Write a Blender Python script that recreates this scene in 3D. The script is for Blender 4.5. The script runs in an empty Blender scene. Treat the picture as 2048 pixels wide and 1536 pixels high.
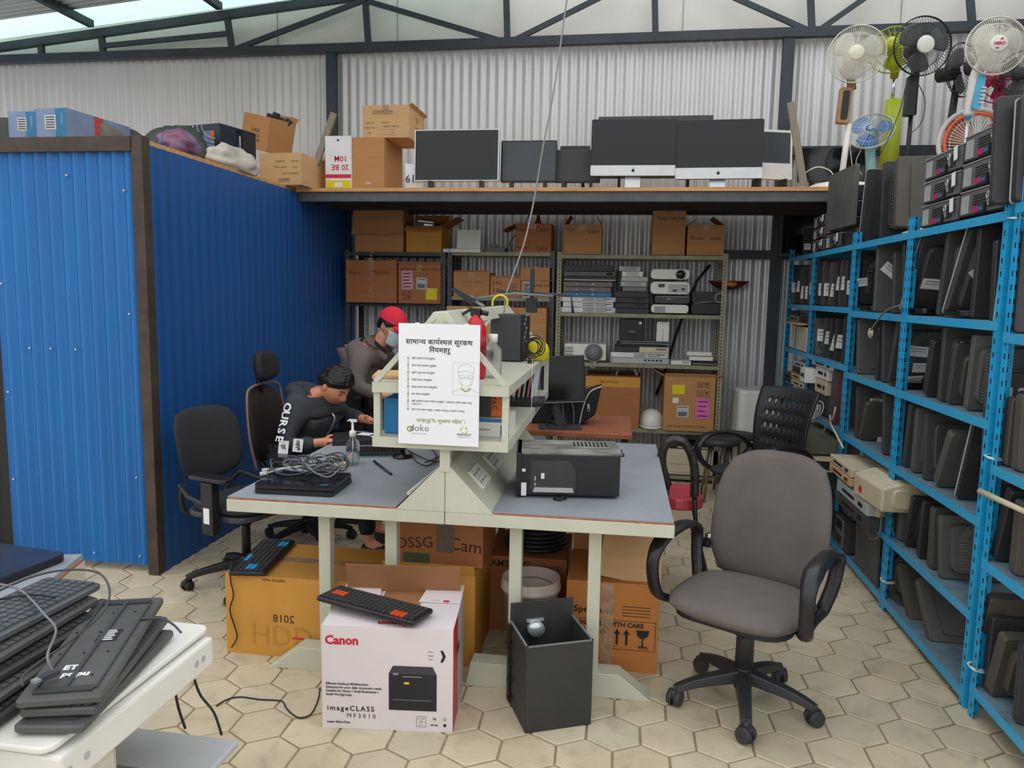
import bpy, bmesh, math, random
from mathutils import Vector, Matrix, Euler, noise
random.seed(7)
SC = bpy.context.scene
C = SC.collection
PI = math.pi
R = math.radians

# ------------------------------------------------------------------ camera
CF, CP, CY, CR, CH = 1510.0, R(-6.9), R(8.1), R(1.0), 1.6
_f = Vector((-math.sin(CY)*math.cos(CP), math.cos(CY)*math.cos(CP), math.sin(CP)))
_r0 = Vector((math.cos(CY), math.sin(CY), 0)); _u0 = _r0.cross(_f)
_r = _r0*math.cos(CR)+_u0*math.sin(CR); _u = -_r0*math.sin(CR)+_u0*math.cos(CR)
cam = bpy.data.cameras.new('camera'); camo = bpy.data.objects.new('camera', cam); C.objects.link(camo)
cam.sensor_width = 36; cam.lens = 36*CF/2048; cam.clip_start = .05; cam.clip_end = 200
camo.matrix_world = Matrix(((_r.x,_u.x,-_f.x,0),(_r.y,_u.y,-_f.y,0),(_r.z,_u.z,-_f.z,CH),(0,0,0,1)))
SC.camera = camo

def P(x, y, X=None, Y=None, Z=None):
    "a point of the room seen at a spot of the photograph, on the given wall, shelf or floor plane"
    d = _f+_r*((x-1024)/CF)-_u*((y-768)/CF); o = Vector((0,0,CH))
    if X is not None: t = X/d.x
    elif Y is not None: t = Y/d.y
    else: t = (Z-CH)/d.z
    return o+d*t

# --------------------------------------------------------------- materials
def lin(c):
    return tuple(((v/255)/12.92 if v/255 <= .04045 else ((v/255+.055)/1.055)**2.4) for v in c)
_m = {}
def mat(name, col, rough=.6, metal=0, var=.12, scale=6, bump=0, bscale=40, stretch=(1,1,1), col2=None, spec=.5, trans=0, alpha=1, coat=0, emit=0, ior=1.45):
    if name in _m: return _m[name]
    m = bpy.data.materials.new(name); m.use_nodes = True; _m[name] = m
    nt = m.node_tree; N = nt.nodes; L = nt.links; b = N['Principled BSDF']
    c = lin(col); c2 = lin(col2) if col2 else tuple(v*(1-var*2) for v in c)
    tc = N.new('ShaderNodeTexCoord'); mp = N.new('ShaderNodeMapping'); mp.inputs['Scale'].default_value = stretch
    L.new(tc.outputs['Object'], mp.inputs[0])
    nz = N.new('ShaderNodeTexNoise'); nz.inputs['Scale'].default_value = scale; nz.inputs['Detail'].default_value = 5; nz.inputs['Roughness'].default_value=.6
    L.new(mp.outputs[0], nz.inputs['Vector'])
    mx = N.new('ShaderNodeMix'); mx.data_type = 'RGBA'
    mx.inputs['A'].default_value = c+(1,); mx.inputs['B'].default_value = c2+(1,)
    rp = N.new('ShaderNodeMapRange'); rp.inputs['From Min'].default_value=.38; rp.inputs['From Max'].default_value=.7
    L.new(nz.outputs['Fac'], rp.inputs['Value']); L.new(rp.outputs[0], mx.inputs['Factor'])
    L.new(mx.outputs['Result'], b.inputs['Base Color'])
    b.inputs['Roughness'].default_value = rough; b.inputs['Metallic'].default_value = metal
    b.inputs['Specular IOR Level'].default_value = spec; b.inputs['IOR'].default_value = ior
    if trans: b.inputs['Transmission Weight'].default_value = trans
    if coat: b.inputs['Coat Weight'].default_value = coat
    if alpha < 1: b.inputs['Alpha'].default_value = alpha
    if emit:
        b.inputs['Emission Color'].default_value = c+(1,); b.inputs['Emission Strength'].default_value = emit
    if bump:
        n2 = N.new('ShaderNodeTexNoise'); n2.inputs['Scale'].default_value = bscale; n2.inputs['Detail'].default_value = 3
        L.new(mp.outputs[0], n2.inputs['Vector'])
        bp = N.new('ShaderNodeBump'); bp.inputs['Strength'].default_value = bump; bp.inputs['Distance'].default_value = .004
        L.new(n2.outputs['Fac'], bp.inputs['Height']); L.new(bp.outputs[0], b.inputs['Normal'])
    return m

def slotted(name, col, pitch=.05, col2=None):
    "paint on slotted angle: dark round-ended holes down the middle of each flange"
    if name in _m: return _m[name]
    m = mat(name, col, .45, 0, .15, 9, col2=col2); nt = m.node_tree; N = nt.nodes; L = nt.links
    b = N['Principled BSDF']; old = b.inputs['Base Color'].links[0].from_socket
    tc = N['Texture Coordinate']; sp = N.new('ShaderNodeSeparateXYZ'); L.new(tc.outputs['Object'], sp.inputs[0])
    def mt(op, a, v=None, v2=None):
        n = N.new('ShaderNodeMath'); n.operation = op
        if isinstance(a, (int,float)): n.inputs[0].default_value = a
        else: L.new(a, n.inputs[0])
        if v is not None:
            if isinstance(v, (int,float)): n.inputs[1].default_value = v
            else: L.new(v, n.inputs[1])
        return n.outputs[0]
    zz = mt('PINGPONG', mt('ADD', sp.outputs[2], 0.0), pitch/2)      # 0..pitch/2
    zh = mt('LESS_THAN', zz, pitch*.2)
    s = mt('ADD', sp.outputs[0], sp.outputs[1])
    sw = mt('LESS_THAN', mt('ABSOLUTE', mt('SUBTRACT', s, .023)), .005)
    h = mt('MULTIPLY', zh, sw)
    mx = N.new('ShaderNodeMix'); mx.data_type = 'RGBA'; L.new(h, mx.inputs['Factor']); L.new(old, mx.inputs['A']); mx.inputs['B'].default_value = (.012,.013,.015,1)
    L.new(mx.outputs['Result'], b.inputs['Base Color'])
    return m

# ------------------------------------------------------------ mesh builder
_txt = {}
def text_mesh(s, size, bold=0, font=None, align='CENTER', space=1.0):
    k = (s, size, bold, align, space)
    if k in _txt: return _txt[k]
    cu = bpy.data.curves.new('t', 'FONT'); cu.body = s; cu.size = size; cu.align_x = align; cu.align_y = 'CENTER'
    cu.offset = bold; cu.resolution_u = 2; cu.space_character = space
    ob = bpy.data.objects.new('t', cu); C.objects.link(ob)
    dg = bpy.context.evaluated_depsgraph_get(); dg.update()
    me = ob.evaluated_get(dg).to_mesh()
    out = ([v.co.copy() for v in me.vertices], [list(p.vertices) for p in me.polygons])
    bpy.data.objects.remove(ob); bpy.data.curves.remove(cu)
    _txt[k] = out
    return out

def RM(rx=0, ry=0, rz=0, loc=(0,0,0), s=1):
    return Matrix.Translation(Vector(loc)) @ Euler((R(rx),R(ry),R(rz))).to_matrix().to_4x4() @ Matrix.Scale(s,4)

class MB:
    def __init__(s): s.v = []; s.f = []; s.m = []; s.sm = []
    def add(s, vs, fs, mi=0, M=None, smooth=False):
        o = len(s.v)
        for v in vs:
            v = Vector(v); s.v.append(M @ v if M is not None else v)
        for f in fs: s.f.append([o+i for i in f]); s.m.append(mi); s.sm.append(smooth)
        return s
    def b2(s, x0,y0,z0,x1,y1,z1, mi=0, M=None):
        vs = [(x,y,z) for z in (z0,z1) for y in (y0,y1) for x in (x0,x1)]
        return s.add(vs, [(0,2,3,1),(4,5,7,6),(0,1,5,4),(2,6,7,3),(0,4,6,2),(1,3,7,5)], mi, M)
    def box(s, c, d, mi=0, M=None):
        return s.b2(c[0]-d[0]/2,c[1]-d[1]/2,c[2]-d[2]/2,c[0]+d[0]/2,c[1]+d[1]/2,c[2]+d[2]/2, mi, M)
    def rbox(s, c, d, r, mi=0, M=None, axis='z', n=4, taper=1):
        "box with rounded corners seen along axis"
        a,b = {'z':(0,1),'y':(0,2),'x':(1,2)}[axis]; k = {'z':2,'y':1,'x':0}[axis]
        pts = []
        for (sx,sy,a0) in ((1,1,0),(-1,1,90),(-1,-1,180),(1,-1,270)):
            for i in range(n+1):
                t = R(a0+90*i/n); pts.append((sx*(d[a]/2-r)+r*math.cos(t), sy*(d[b]/2-r)+r*math.sin(t)))
        vs = []
        for q,tp in ((-1,1),(1,taper)):
            for p in pts:
                w = [0,0,0]; w[a] = c[a]+p[0]*tp; w[b] = c[b]+p[1]*tp; w[k] = c[k]+q*d[k]/2; vs.append(w)
        m = len(pts); fs = [list(range(m))[::-1], list(range(m,2*m))]+[(i,(i+1)%m,(i+1)%m+m,i+m) for i in range(m)]
        if axis == 'y': fs = [f[::-1] for f in fs]
        return s.add(vs, fs, mi, M)
    def quad(s, a,b,c,d, mi=0): return s.add([a,b,c,d], [(0,1,2,3)], mi)
    def tube(s, pts, r, n=6, mi=0, M=None, caps=True, smooth=True):
        pts = [Vector(p) for p in pts]; rr = r if isinstance(r,(list,tuple)) else [r]*len(pts)
        vs = []; up = Vector((0,0,1)); pn = None
        for i,p in enumerate(pts):
            d = (pts[min(i+1,len(pts)-1)]-pts[max(i-1,0)])
            d = d.normalized() if d.length > 1e-9 else Vector((0,0,1))
            if pn is None: a = d.cross(up); a = a if a.length > .05 else d.cross(Vector((0,1,0)))
            else: a = pn-d*pn.dot(d); a = a if a.length > .01 else d.cross(up)
            a.normalize(); pn = a; b = d.cross(a)
            for k in range(n):
                t = 2*PI*k/n; vs.append(p+(a*math.cos(t)+b*math.sin(t))*rr[i])
        fs = [(i*n+k, i*n+(k+1)%n, (i+1)*n+(k+1)%n, (i+1)*n+k) for i in range(len(pts)-1) for k in range(n)]
        s.add(vs, fs, mi, M, smooth)
        if caps:
            o = len(s.v)-len(vs)
            s.f.append([o+k for k in range(n)][::-1]); s.m.append(mi); s.sm.append(False)
            s.f.append([o+(len(pts)-1)*n+k for k in range(n)]); s.m.append(mi); s.sm.append(False)
        return s
    def cyl(s, p0, p1, r0, r1=None, n=14, mi=0, M=None): return s.tube([p0,p1], [r0, r0 if r1 is None else r1], n, mi, M)
    def lathe(s, prof, n=20, mi=0, M=None, sx=1, sy=1):
        vs = [(r*math.cos(2*PI*k/n)*sx, r*math.sin(2*PI*k/n)*sy, z) for (r,z) in prof for k in range(n)]
        fs = [(i*n+k, i*n+(k+1)%n, (i+1)*n+(k+1)%n, (i+1)*n+k) for i in range(len(prof)-1) for k in range(n)]
        s.add(vs, fs, mi, M, True)
        o = len(s.v)-len(vs)
        for i,rev in ((0,True),(len(prof)-1,False)):
            if prof[i][0] > 1e-4:
                q = [o+i*n+k for k in range(n)]; s.f.append(q[::-1] if rev else q); s.m.append(mi); s.sm.append(False)
        return s
    def prism(s, poly, h0, h1, axis='y', mi=0, M=None, smooth=False):
        def w(p,h): return {'y':(p[0],h,p[1]),'z':(p[0],p[1],h),'x':(h,p[0],p[1])}[axis]
        n = len(poly); vs = [w(p,h0) for p in poly]+[w(p,h1) for p in poly]
        s.add(vs, [list(range(n))[::-1], list(range(n,2*n))]+[(i,(i+1)%n,(i+1)%n+n,i+n) for i in range(n)], mi, M, smooth)
        return s
    def text(s, t, size, M, mi=1, bold=0, align='CENTER', space=1.0, depth=0):
        v,f = text_mesh(t, size, bold, align=align, space=space)
        return s.add(v, f, mi, M)
    def ring(s, c, r, rt, M=None, n=28, m=5, mi=0, a0=0, a1=360):
        pts = [(c[0]+r*math.cos(R(a0+(a1-a0)*i/n)), c[1], c[2]+r*math.sin(R(a0+(a1-a0)*i/n))) for i in range(n+1)]
        return s.tube(pts, rt, m, mi, M, caps=(a1-a0) != 360)
    def build(s, name, mats, parent=None, loc=(0,0,0), rot=(0,0,0), bevel=0, seg=2, smooth=None, recalc=True, sub=0):
        me = bpy.data.meshes.new(name); me.from_pydata([tuple(v) for v in s.v], [], s.f)
        me.polygons.foreach_set('material_index', s.m)
        me.polygons.foreach_set('use_smooth', [bool(smooth) if smooth is not None else q for q in s.sm])
        if recalc:
            bm = bmesh.new(); bm.from_mesh(me); bmesh.ops.recalc_face_normals(bm, faces=bm.faces); bm.to_mesh(me); bm.free()
        for m in (mats if isinstance(mats,(list,tuple)) else [mats]): me.materials.append(m)
        o = bpy.data.objects.new(name, me); C.objects.link(o)
        o.location = loc; o.rotation_euler = tuple(R(a) for a in rot)
        if parent: o.parent = parent
        if bevel:
            b = o.modifiers.new('b','BEVEL'); b.width = bevel; b.segments = seg; b.limit_method = 'ANGLE'; b.angle_limit = R(40); b.harden_normals = False
        if sub:
            b = o.modifiers.new('s','SUBSURF'); b.levels = sub; b.render_levels = sub
        return o

def tag(o, label, cat, group=None, kind=None):
    o['label'] = label; o['category'] = cat
    if group: o['group'] = group
    if kind: o['kind'] = kind
    return o
def thing(name, label, cat, loc=(0,0,0), rot=(0,0,0), group=None):
    o = bpy.data.objects.new(name, None); o.empty_display_size = .05; C.objects.link(o)
    o.location = loc; o.rotation_euler = tuple(R(a) for a in rot)
    return tag(o, label, cat, group)
def struct(o): o['kind'] = 'structure'; return o
def copy_tree(o, parent=None):
    c = o.copy(); C.objects.link(c)
    if parent: c.parent = parent
    for ch in list(o.children): copy_tree(ch, c)
    return c
def smoothpath(pts, k=5):
    "Catmull-Rom through the points"
    pts = [Vector(p) for p in pts]; out = []
    for i in range(len(pts)-1):
        p0,p1,p2,p3 = pts[max(i-1,0)],pts[i],pts[i+1],pts[min(i+2,len(pts)-1)]
        for j in range(k):
            t = j/k
            out.append(.5*((2*p1)+(p2-p0)*t+(2*p0-5*p1+4*p2-p3)*t*t+(-p0+3*p1-3*p2+p3)*t**3))
    out.append(pts[-1]); return out
def cable(name, pts, r, m, label, cat='cable', group=None, k=6, parent=None):
    b = MB(); b.tube(smoothpath(pts,k), r, 6); o = b.build(name, m, parent)
    if parent is None: tag(o, label, cat, group)
    return o

# ------------------------------------------------------------- materials
M_floor = None
m_steel = mat('galvanised sheet', (212,213,214), .42, .4, .05, 3, stretch=(1,1,.2))
m_white = mat('white board', (216,214,208), .6, 0, .06, 1.2)
m_truss = mat('dark grey painted steel', (58,66,74), .5, .2, .15, 4)
m_blue = mat('blue painted sheet', (30,110,178), .38, .1, .08, 3, stretch=(1,1,.15), col2=(34,96,162))
m_blue_shaded = mat('blue painted sheet shaded side', (26,84,150), .45, .05, .06, 3, stretch=(1,1,.15))  # same blue sheet; the side panel's shade is put into this darker colour
m_ply = mat('pale plywood', (214,160,104), .7, 0, .15, 8, stretch=(.3,4,4))
m_wood = mat('weathered board', (150,138,120), .8, 0, .15, 12, stretch=(6,6,.6))
m_rust = mat('brown steel post', (78,66,58), .6, .2, .2, 9)
m_sbeam = mat('grey primed steel angle', (92,96,100), .5, .3, .15, 6)
m_bluerack = mat('bright blue paint', (30,160,215), .35, 0, .12, 14, col2=(70,160,200))
m_bluepost = slotted('bright blue slotted angle', (30,165,222))
m_shelfdust = mat('dusty blue shelf', (105,128,140), .7, 0, .2, 9)
m_olive = mat('olive grey paint', (150,146,118), .5, .1, .15, 10)
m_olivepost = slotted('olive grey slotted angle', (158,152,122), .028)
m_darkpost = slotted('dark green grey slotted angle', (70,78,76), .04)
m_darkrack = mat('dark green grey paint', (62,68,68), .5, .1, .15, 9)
m_cream = mat('cream grey powder coat', (196,196,178), .42, 0, .05, 5)
m_top = mat('blue grey worktop laminate', (148,153,160), .5, 0, .1, 3, bump=.05)
m_edge = mat('chipboard edge', (168,112,84), .8, 0, .2, 30)
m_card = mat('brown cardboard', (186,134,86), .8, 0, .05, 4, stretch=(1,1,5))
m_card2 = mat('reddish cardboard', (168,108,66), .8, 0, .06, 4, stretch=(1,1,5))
m_cardy = mat('ochre cardboard', (203,146,64), .75, 0, .06, 5)
m_cardp = mat('pale cardboard', (205,165,118), .8, 0, .05, 4, stretch=(1,1,5))
m_cardin = mat('inside of cardboard', (150,104,70), .85, 0, .08, 4)
m_tape = mat('brown packing tape', (176,128,82), .25, 0, .1, 6)
m_clear = mat('clear tape', (215,180,150), .15, 0, .2, 20, alpha=.45)
m_ink = mat('black print', (38,32,30), .7, 0, .05, 6)
m_pen = mat('brown pen', (62,40,30), .7, 0, .05, 6)
m_paper = mat('white paper', (228,228,230), .7, 0, .03, 8)
m_grey_label = mat('grey label', (190,192,196), .6, 0, .1, 40)
m_pink = mat('pink paper', (228,108,190), .7, 0, .05, 8)
m_palepink = mat('pale pink paper', (214,160,176), .7, 0, .05, 8)
m_yellow = mat('yellow sticker', (222,205,30), .5, 0, .05, 8)
m_red = mat('red print', (205,30,60), .5, 0, .05, 6)
m_black = mat('black plastic', (32,33,36), .42, 0, .12, 8)
m_black2 = mat('dusty black plastic', (58,58,60), .55, 0, .15, 5)
m_blackg = mat('glossy black plastic', (20,21,24), .15, 0, .05, 6)
m_screen = mat('dark glass screen', (22,24,27), .12, 0, .05, 3)
m_screend = mat('dusty screen', (62,68,72), .35, 0, .12, 3)
m_dgrey = mat('dark grey plastic', (66,68,72), .5, 0, .1, 8)
m_grey = mat('grey plastic', (118,120,122), .5, 0, .08, 8)
m_lgrey = mat('light grey plastic', (176,178,178), .45, 0, .06, 8)
m_cable = mat('grey cable jacket', (138,138,134), .5, 0, .05, 6)
m_silver = mat('silver metal', (200,202,204), .3, .6, .05, 8)
m_wplast = mat('white plastic', (226,224,216), .4, 0, .04, 6)
m_cplast = mat('aged cream plastic', (206,194,164), .5, 0, .08, 5)
m_hole = mat('dark opening', (10,10,11), .8, 0, .05, 8)
m_chrome = mat('chrome', (210,210,212), .12, 1, .02, 6)
# ================================================================ SETTING
def hexfloor():
    s = .1145; w = s*math.sqrt(3); mb = MB(); cx0, cy0 = 1.015, 2.978
    rnd = random.Random(3)
    jit = {}
    def j(x,y):
        k = (round(x*200), round(y*200))
        if k not in jit: jit[k] = (rnd.uniform(-.003,.003), rnd.uniform(-.003,.003))
        return jit[k]
    for r in range(-17, 25):
        for c in range(-26, 13):
            cx = cx0+c*w+(w/2 if r % 2 else 0); cy = cy0+r*s*1.5
            g = .0035+rnd.random()*.0015; dz = rnd.uniform(-.0012,.0012); tx,ty = rnd.uniform(-.008,.008), rnd.uniform(-.008,.008)
            vo=[]; vi=[]; vc=[]
            for k in range(6):
                a = R(60*k+30); px,py = cx+s*math.cos(a), cy+s*math.sin(a); jx,jy = j(px,py); px+=jx; py+=jy
                def inn(q,z):
                    l = s; return (cx+(px-cx)*(1-q/l), cy+(py-cy)*(1-q/l), z+dz+tx*(px-cx)+ty*(py-cy))
                vo.append(inn(g,-.007)); vi.append(inn(g+.001,-.0022)); vc.append(inn(g+.005,0))
            vs = vo+vi+vc
            fs = [list(range(12,18))]+[(k,(k+1)%6,(k+1)%6+6,k+6) for k in range(6)]+[(k+6,(k+1)%6+6,(k+1)%6+12,k+12) for k in range(6)]
            mb.add(vs, fs, 0)
    mb.quad((-4.2,-.2,-.0055),(3.8,-.2,-.0055),(3.8,7.3,-.0055),(-4.2,7.3,-.0055), 1)
    m = mat('cement paver', (210,196,168), .62, 0, .1, 1.6, bump=.12, bscale=60, col2=(186,171,143))
    nt = m.node_tree; N = nt.nodes; L = nt.links; b = N['Principled BSDF']
    old = b.inputs['Base Color'].links[0].from_socket
    n = N.new('ShaderNodeTexNoise'); n.inputs['Scale'].default_value = 9; n.inputs['Detail'].default_value = 8; n.inputs['Distortion'].default_value = .6
    rp = N.new('ShaderNodeMapRange'); rp.inputs['From Min'].default_value = .52; rp.inputs['From Max'].default_value=.75; rp.inputs['To Max'].default_value=.55
    mx = N.new('ShaderNodeMix'); mx.data_type='RGBA'; mx.inputs['B'].default_value = lin((150,138,118))+(1,)
    L.new(N['Texture Coordinate'].outputs['Object'], n.inputs['Vector']); L.new(n.outputs['Fac'], rp.inputs['Value']); L.new(rp.outputs[0], mx.inputs['Factor']); L.new(old, mx.inputs['A'])
    at = N.new('ShaderNodeAttribute'); at.attribute_name = 'tone'
    mu = N.new('ShaderNodeMix'); mu.data_type='RGBA'; mu.blend_type='MULTIPLY'; mu.inputs['Factor'].default_value=1
    L.new(mx.outputs['Result'], mu.inputs['A']); L.new(at.outputs['Color'], mu.inputs['B']); L.new(mu.outputs['Result'], b.inputs['Base Color'])
    o = mb.build('floor', [m, mat('grout', (158,138,112), .9, 0, .2, 30)], recalc=False)
    me = o.data; ca = me.color_attributes.new('tone','FLOAT_COLOR','CORNER')
    rnd = random.Random(5); i = 0
    for p in me.polygons:
        if p.index % 13 == 0 : t = rnd.uniform(.88,1.04); w_ = rnd.uniform(-.02,.02)
        for _ in p.loop_indices:
            ca.data[i].color = (t+w_, t, t-w_, 1); i += 1
    struct(o)
hexfloor()

def corrugated(name, x0, x1, z0, z1, m, pitch=.081, amp=.010, axis='x', at=0, k=8, zt=None, seams=None):
    "ribbed sheet in the XZ plane (axis x) or YZ plane (axis y)"
    mb = MB(); n = int((x1-x0)/pitch*k); vs = []; 
    for i in range(n+1):
        u = x0+(x1-x0)*i/n; d = amp*math.sin(2*PI*u/pitch)
        if seams and abs((u % seams)-.02) < pitch/k*1.2: d -= .004
        top = zt(u) if zt else z1
        for z in (z0, top): vs.append((u, at+d, z) if axis == 'x' else (at+d, u, z))
    fs = [(2*i,2*i+2,2*i+3,2*i+1) for i in range(n)]
    mb.add(vs, fs, 0, None, True)
    o = mb.build(name, m, recalc=False); return o

WY = 6.95
struct(corrugated('wall_back', -6.6, 3.3, 0, 3.8, m_steel, at=WY, seams=.8))
b = MB(); b.b2(-6.6, WY+.06, 3.6, 3.3, WY+.09, 5.0); struct(b.build('wall_back_gable', m_white))
struct(corrugated('wall_right', 2.5, 7.0, 0, 4.3, m_steel, axis='y', at=3.3))
# gable board seams
b = MB()
for x in (555,795,1010,1365,1800):
    a = P(x, 60, Y=WY+.055); b.b2(a.x-.002, WY+.052, 3.82, a.x+.002, WY+.06, 4.6)
struct(b.build('trim_1', mat('board seam', (150,148,142), .8)))

# roof frame on the back wall
TY = 6.86
def bar(a, c, w, d=.05, y=TY):
    "flat steel member between two photo spots, standing against the back wall"
    mb_ = MB(); p, q = P(*a, Y=y), P(*c, Y=y); v = (q-p); n = Vector((-v.z,0,v.x)).normalized()*w/2
    poly = [(p+n),(q+n),(q-n),(p-n)]
    return mb_.prism([(k.x,k.z) for k in poly], y-d/2, y+d/2, 'y')
truss = thing('roof_truss', 'dark grey steel roof truss running along the top of the back wall', 'roof truss')
truss['kind'] = 'structure'
bar((-60,122),(2060,50),.075,.07).build('bottom_chord', m_truss, truss)
bar((-40,101),(760,-14),.07,.06).build('top_chord', m_truss, truss)
for a,c in (((84,112),(82,90)),((207,108),(203,72)),((465,103),(455,38)),((737,92),(730,-10)),((1015,85),(1012,-30)),((1311,76),(1309,-30)),((1624,66),(1620,-30)),((1945,60),(1938,-30))):
    bar(a,c,.052,.04).build('strut', m_truss, truss)
for a,c in (((205,92),(458,67)),((466,100),(735,-2)),((733,2),(1010,84)),((1018,86),(1240,-25)),((1440,-18),(1618,62)),((1630,66),(1760,-25))):
    bar(a,c,.042,.03,TY-.01).build('brace', m_truss, truss)
for x,z0 in ((-2.69,0),(1.31,0)):
    b = MB(); b.b2(x-.045,6.84,0,x+.045,6.91,3.75); struct(b.build('column', m_truss))
    for o in (bpy.context.scene.collection.objects[-1],): o.name = 'trim_2'
for z,x0 in ((1.97,.8),(2.84,1.3)):
    b = MB(); b.b2(x0,6.85,z-.045,3.3,6.92,z+.03); struct(b.build('trim_3', m_truss))

# roof sheet, skylight strips and purlins, sloping up to the right
SL = .0875
def rz(x): return 3.93+SL*(x+6.08)
mb = MB(); n = 190; y0,y1 = 4.3,6.58; vs=[]
for i in range(n+1):
    y = y0+(y1-y0)*i/n; d = .012*math.sin(2*PI*y/.076)
    for x in (-7.5,-1.2): vs.append((x,y,rz(x)+.07+d))
mb.add(vs,[(2*i,2*i+1,2*i+3,2*i+2) for i in range(n)],0,None,True)
struct(mb.build('ceiling', mat('roof sheet underside', (150,160,158), .4, .4, .1, 3, stretch=(.2,1,1)), recalc=False))
mb = MB(); vs = []
for i in range(17):
    y = 6.56+(7.05-6.56)*i/16; d = .012*math.sin(2*PI*y/.076)
    for x in (-7.5,-1.2): vs.append((x,y,rz(x)+.075+d))
mb.add(vs,[(2*i,2*i+1,2*i+3,2*i+2) for i in range(16)],0,None,True)
struct(mb.build('ceiling_skylight', mat('translucent roof sheet lit by the sky', (196,232,226), .4, 0, .05, 3, emit=.9), recalc=False))
for x in (-6.3,-5.05,-3.75,-2.45):
    b = MB(); b.b2(x-.03,4.3,rz(x)+.0,x+.03,6.84,rz(x)+.062); struct(b.build('ceiling_beam', m_truss))

# blue partition
PX, PYf = -2.5, 3.76
struct(corrugated('wall_left_front', -3.42, -2.56, .045, 2.3, m_blue, pitch=.076, amp=.011, at=PYf))
struct(corrugated('wall_left_far', -4.4, -3.56, .0, 2.3, m_blue, pitch=.076, amp=.011, at=PYf))
struct(corrugated('wall_left_side', 3.8, 6.9, .0, 2.34, m_blue_shaded, pitch=.1, amp=.0038, axis='y', at=PX))
b = MB(); b.b2(-2.56,PYf-.03,0,-2.5,PYf+.04,2.38); struct(b.build('trim_4', m_rust))
b = MB(); b.b2(-4.4,PYf-.035,2.3,-2.562,PYf+.03,2.375); struct(b.build('trim_5', m_rust))
b = MB(); b.b2(-3.56,PYf+.03,0,-3.42,PYf+.09,2.3); struct(b.build('trim_6', mat('dark door gap', (30,28,28), .5)))  # dark strip closing the door gap, the shade inside put into its colour
b = MB()
for x,z in ((-2.62,2.1),(-2.62,1.45),(-2.62,.55),(-2.62,.1),(-2.95,1.25),(-3.1,1.25),(-3.23,1.25),(-2.95,2.18),(-2.9,.1),(-3.38,1.6),(-3.38,1.0),(-3.38,.5)):
    b.cyl((x,PYf-.011,z),(x,PYf-.02,z),.007,.005,8)
struct(b.build('trim_7', m_silver))
# loft: deck on a steel angle frame
b = MB()
for i,(x0,x1) in enumerate(((-2.52,-1.3),(-1.3,.0),(.0,1.32),(1.32,3.28))): b.b2(x0+.002,5.66,2.345,x1,6.88,2.372)
struct(b.build('loft_floor', m_ply))
b = MB(); b.b2(-2.5,5.68,2.275,3.28,5.72,2.344); b.b2(-2.5,5.72,2.275,3.28,5.76,2.283); struct(b.build('trim_8', m_sbeam))
b = MB()
for y in (6.0,6.35,6.7): b.b2(-2.5,y,2.285,3.28,y+.05,2.344)
struct(b.build('trim_9', mat('dark beam', (50,44,42), .7)))
b = MB(); b.b2(-4.4,3.8,2.345,-2.53,6.88,2.372); struct(b.build('loft_floor_side', m_ply))
# two leaning wood posts on the loft
for i,(a,c,yy) in enumerate((((668,226),(618,368),5.78),((1581,205),(1607,368),5.74))):
    p,q = P(*a,Y=yy), P(*c,Y=yy); b = MB(); v=(q-p).normalized(); n=Vector((-v.z,0,v.x))*.024
    b.prism([((k).x,(k).z) for k in (p+n,q+n,q-n,p-n)], yy-.012, yy+.012,'y')
    tag(b.build('wooden_prop', m_wood), ('grey wooden prop leaning beside the white carton on the loft','grey wooden prop standing at the right end of the loft monitors')[i], 'wooden prop')

# ------------------------------------------------------------- light
W = bpy.data.worlds.new('world'); SC.world = W; W.use_nodes = True
nt = W.node_tree; bg = nt.nodes['Background']; bg.inputs[1].default_value = 1.0
_tc = nt.nodes.new('ShaderNodeTexCoord'); _sp = nt.nodes.new('ShaderNodeSeparateXYZ'); _mr = nt.nodes.new('ShaderNodeMapRange'); _cr = nt.nodes.new('ShaderNodeMix'); _cr.data_type='RGBA'
nt.links.new(_tc.outputs['Generated'],_sp.inputs[0]); nt.links.new(_sp.outputs[2],_mr.inputs['Value']); _mr.inputs['From Min'].default_value=-.1; _mr.inputs['From Max'].default_value=.55; _mr.interpolation_type='SMOOTHSTEP'
_cr.inputs['A'].default_value=(.645,.63,.61,1); _cr.inputs['B'].default_value=(1.16,1.2,1.22,1)   # dim surroundings low down, bright overcast sky above
nt.links.new(_mr.outputs[0],_cr.inputs['Factor']); nt.links.new(_cr.outputs['Result'],bg.inputs[0])
SC.view_settings.view_transform = 'Standard'; SC.view_settings.look = 'None'; SC.view_settings.exposure = .42; SC.view_settings.gamma = 1
SC.cycles.max_bounces = 8; SC.cycles.diffuse_bounces = 4; SC.cycles.transparent_max_bounces = 12
# ================================================================ HELPERS FOR GOODS
def post(parent, x, y, h, m, sx=1, sy=1, w=.04, z=0, name='post'):
    b = MB(); b.b2(0,0,0,w,.003,h); b.b2(0,.003,0,.003,w,h)
    o = b.build(name, m, parent, (x,y,z)); o.scale = (sx,sy,1); return o
def shelf_rack(name, label, x0,x1,y0,y1,zs,h,mp,ms,mtop=None,lip=.032,group=None,brace=True):
    t = thing(name, label, 'storage rack', ((x0+x1)/2,(y0+y1)/2,0), group=group)
    cx,cy = (x0+x1)/2,(y0+y1)/2
    for x,sx in ((x0,1),(x1,-1)):
        for y,sy in ((y0,1),(y1,-1)): post(t, x-cx, y-cy, h, mp, sx, sy)
    for z in zs:
        b = MB(); b.b2(x0-cx+.004,y0-cy+.005,z-.003,x1-cx-.004,y1-cy-.005,z,1)
        b.b2(x0-cx+.004,y0-cy+.0045,z-lip,x1-cx-.004,y0-cy+.007,z,0); b.b2(x0-cx+.004,y1-cy-.007,z-lip,x1-cx-.004,y1-cy-.0045,z,0)
        b.build('shelf', [ms, mtop or ms], t)
    return t
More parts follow.
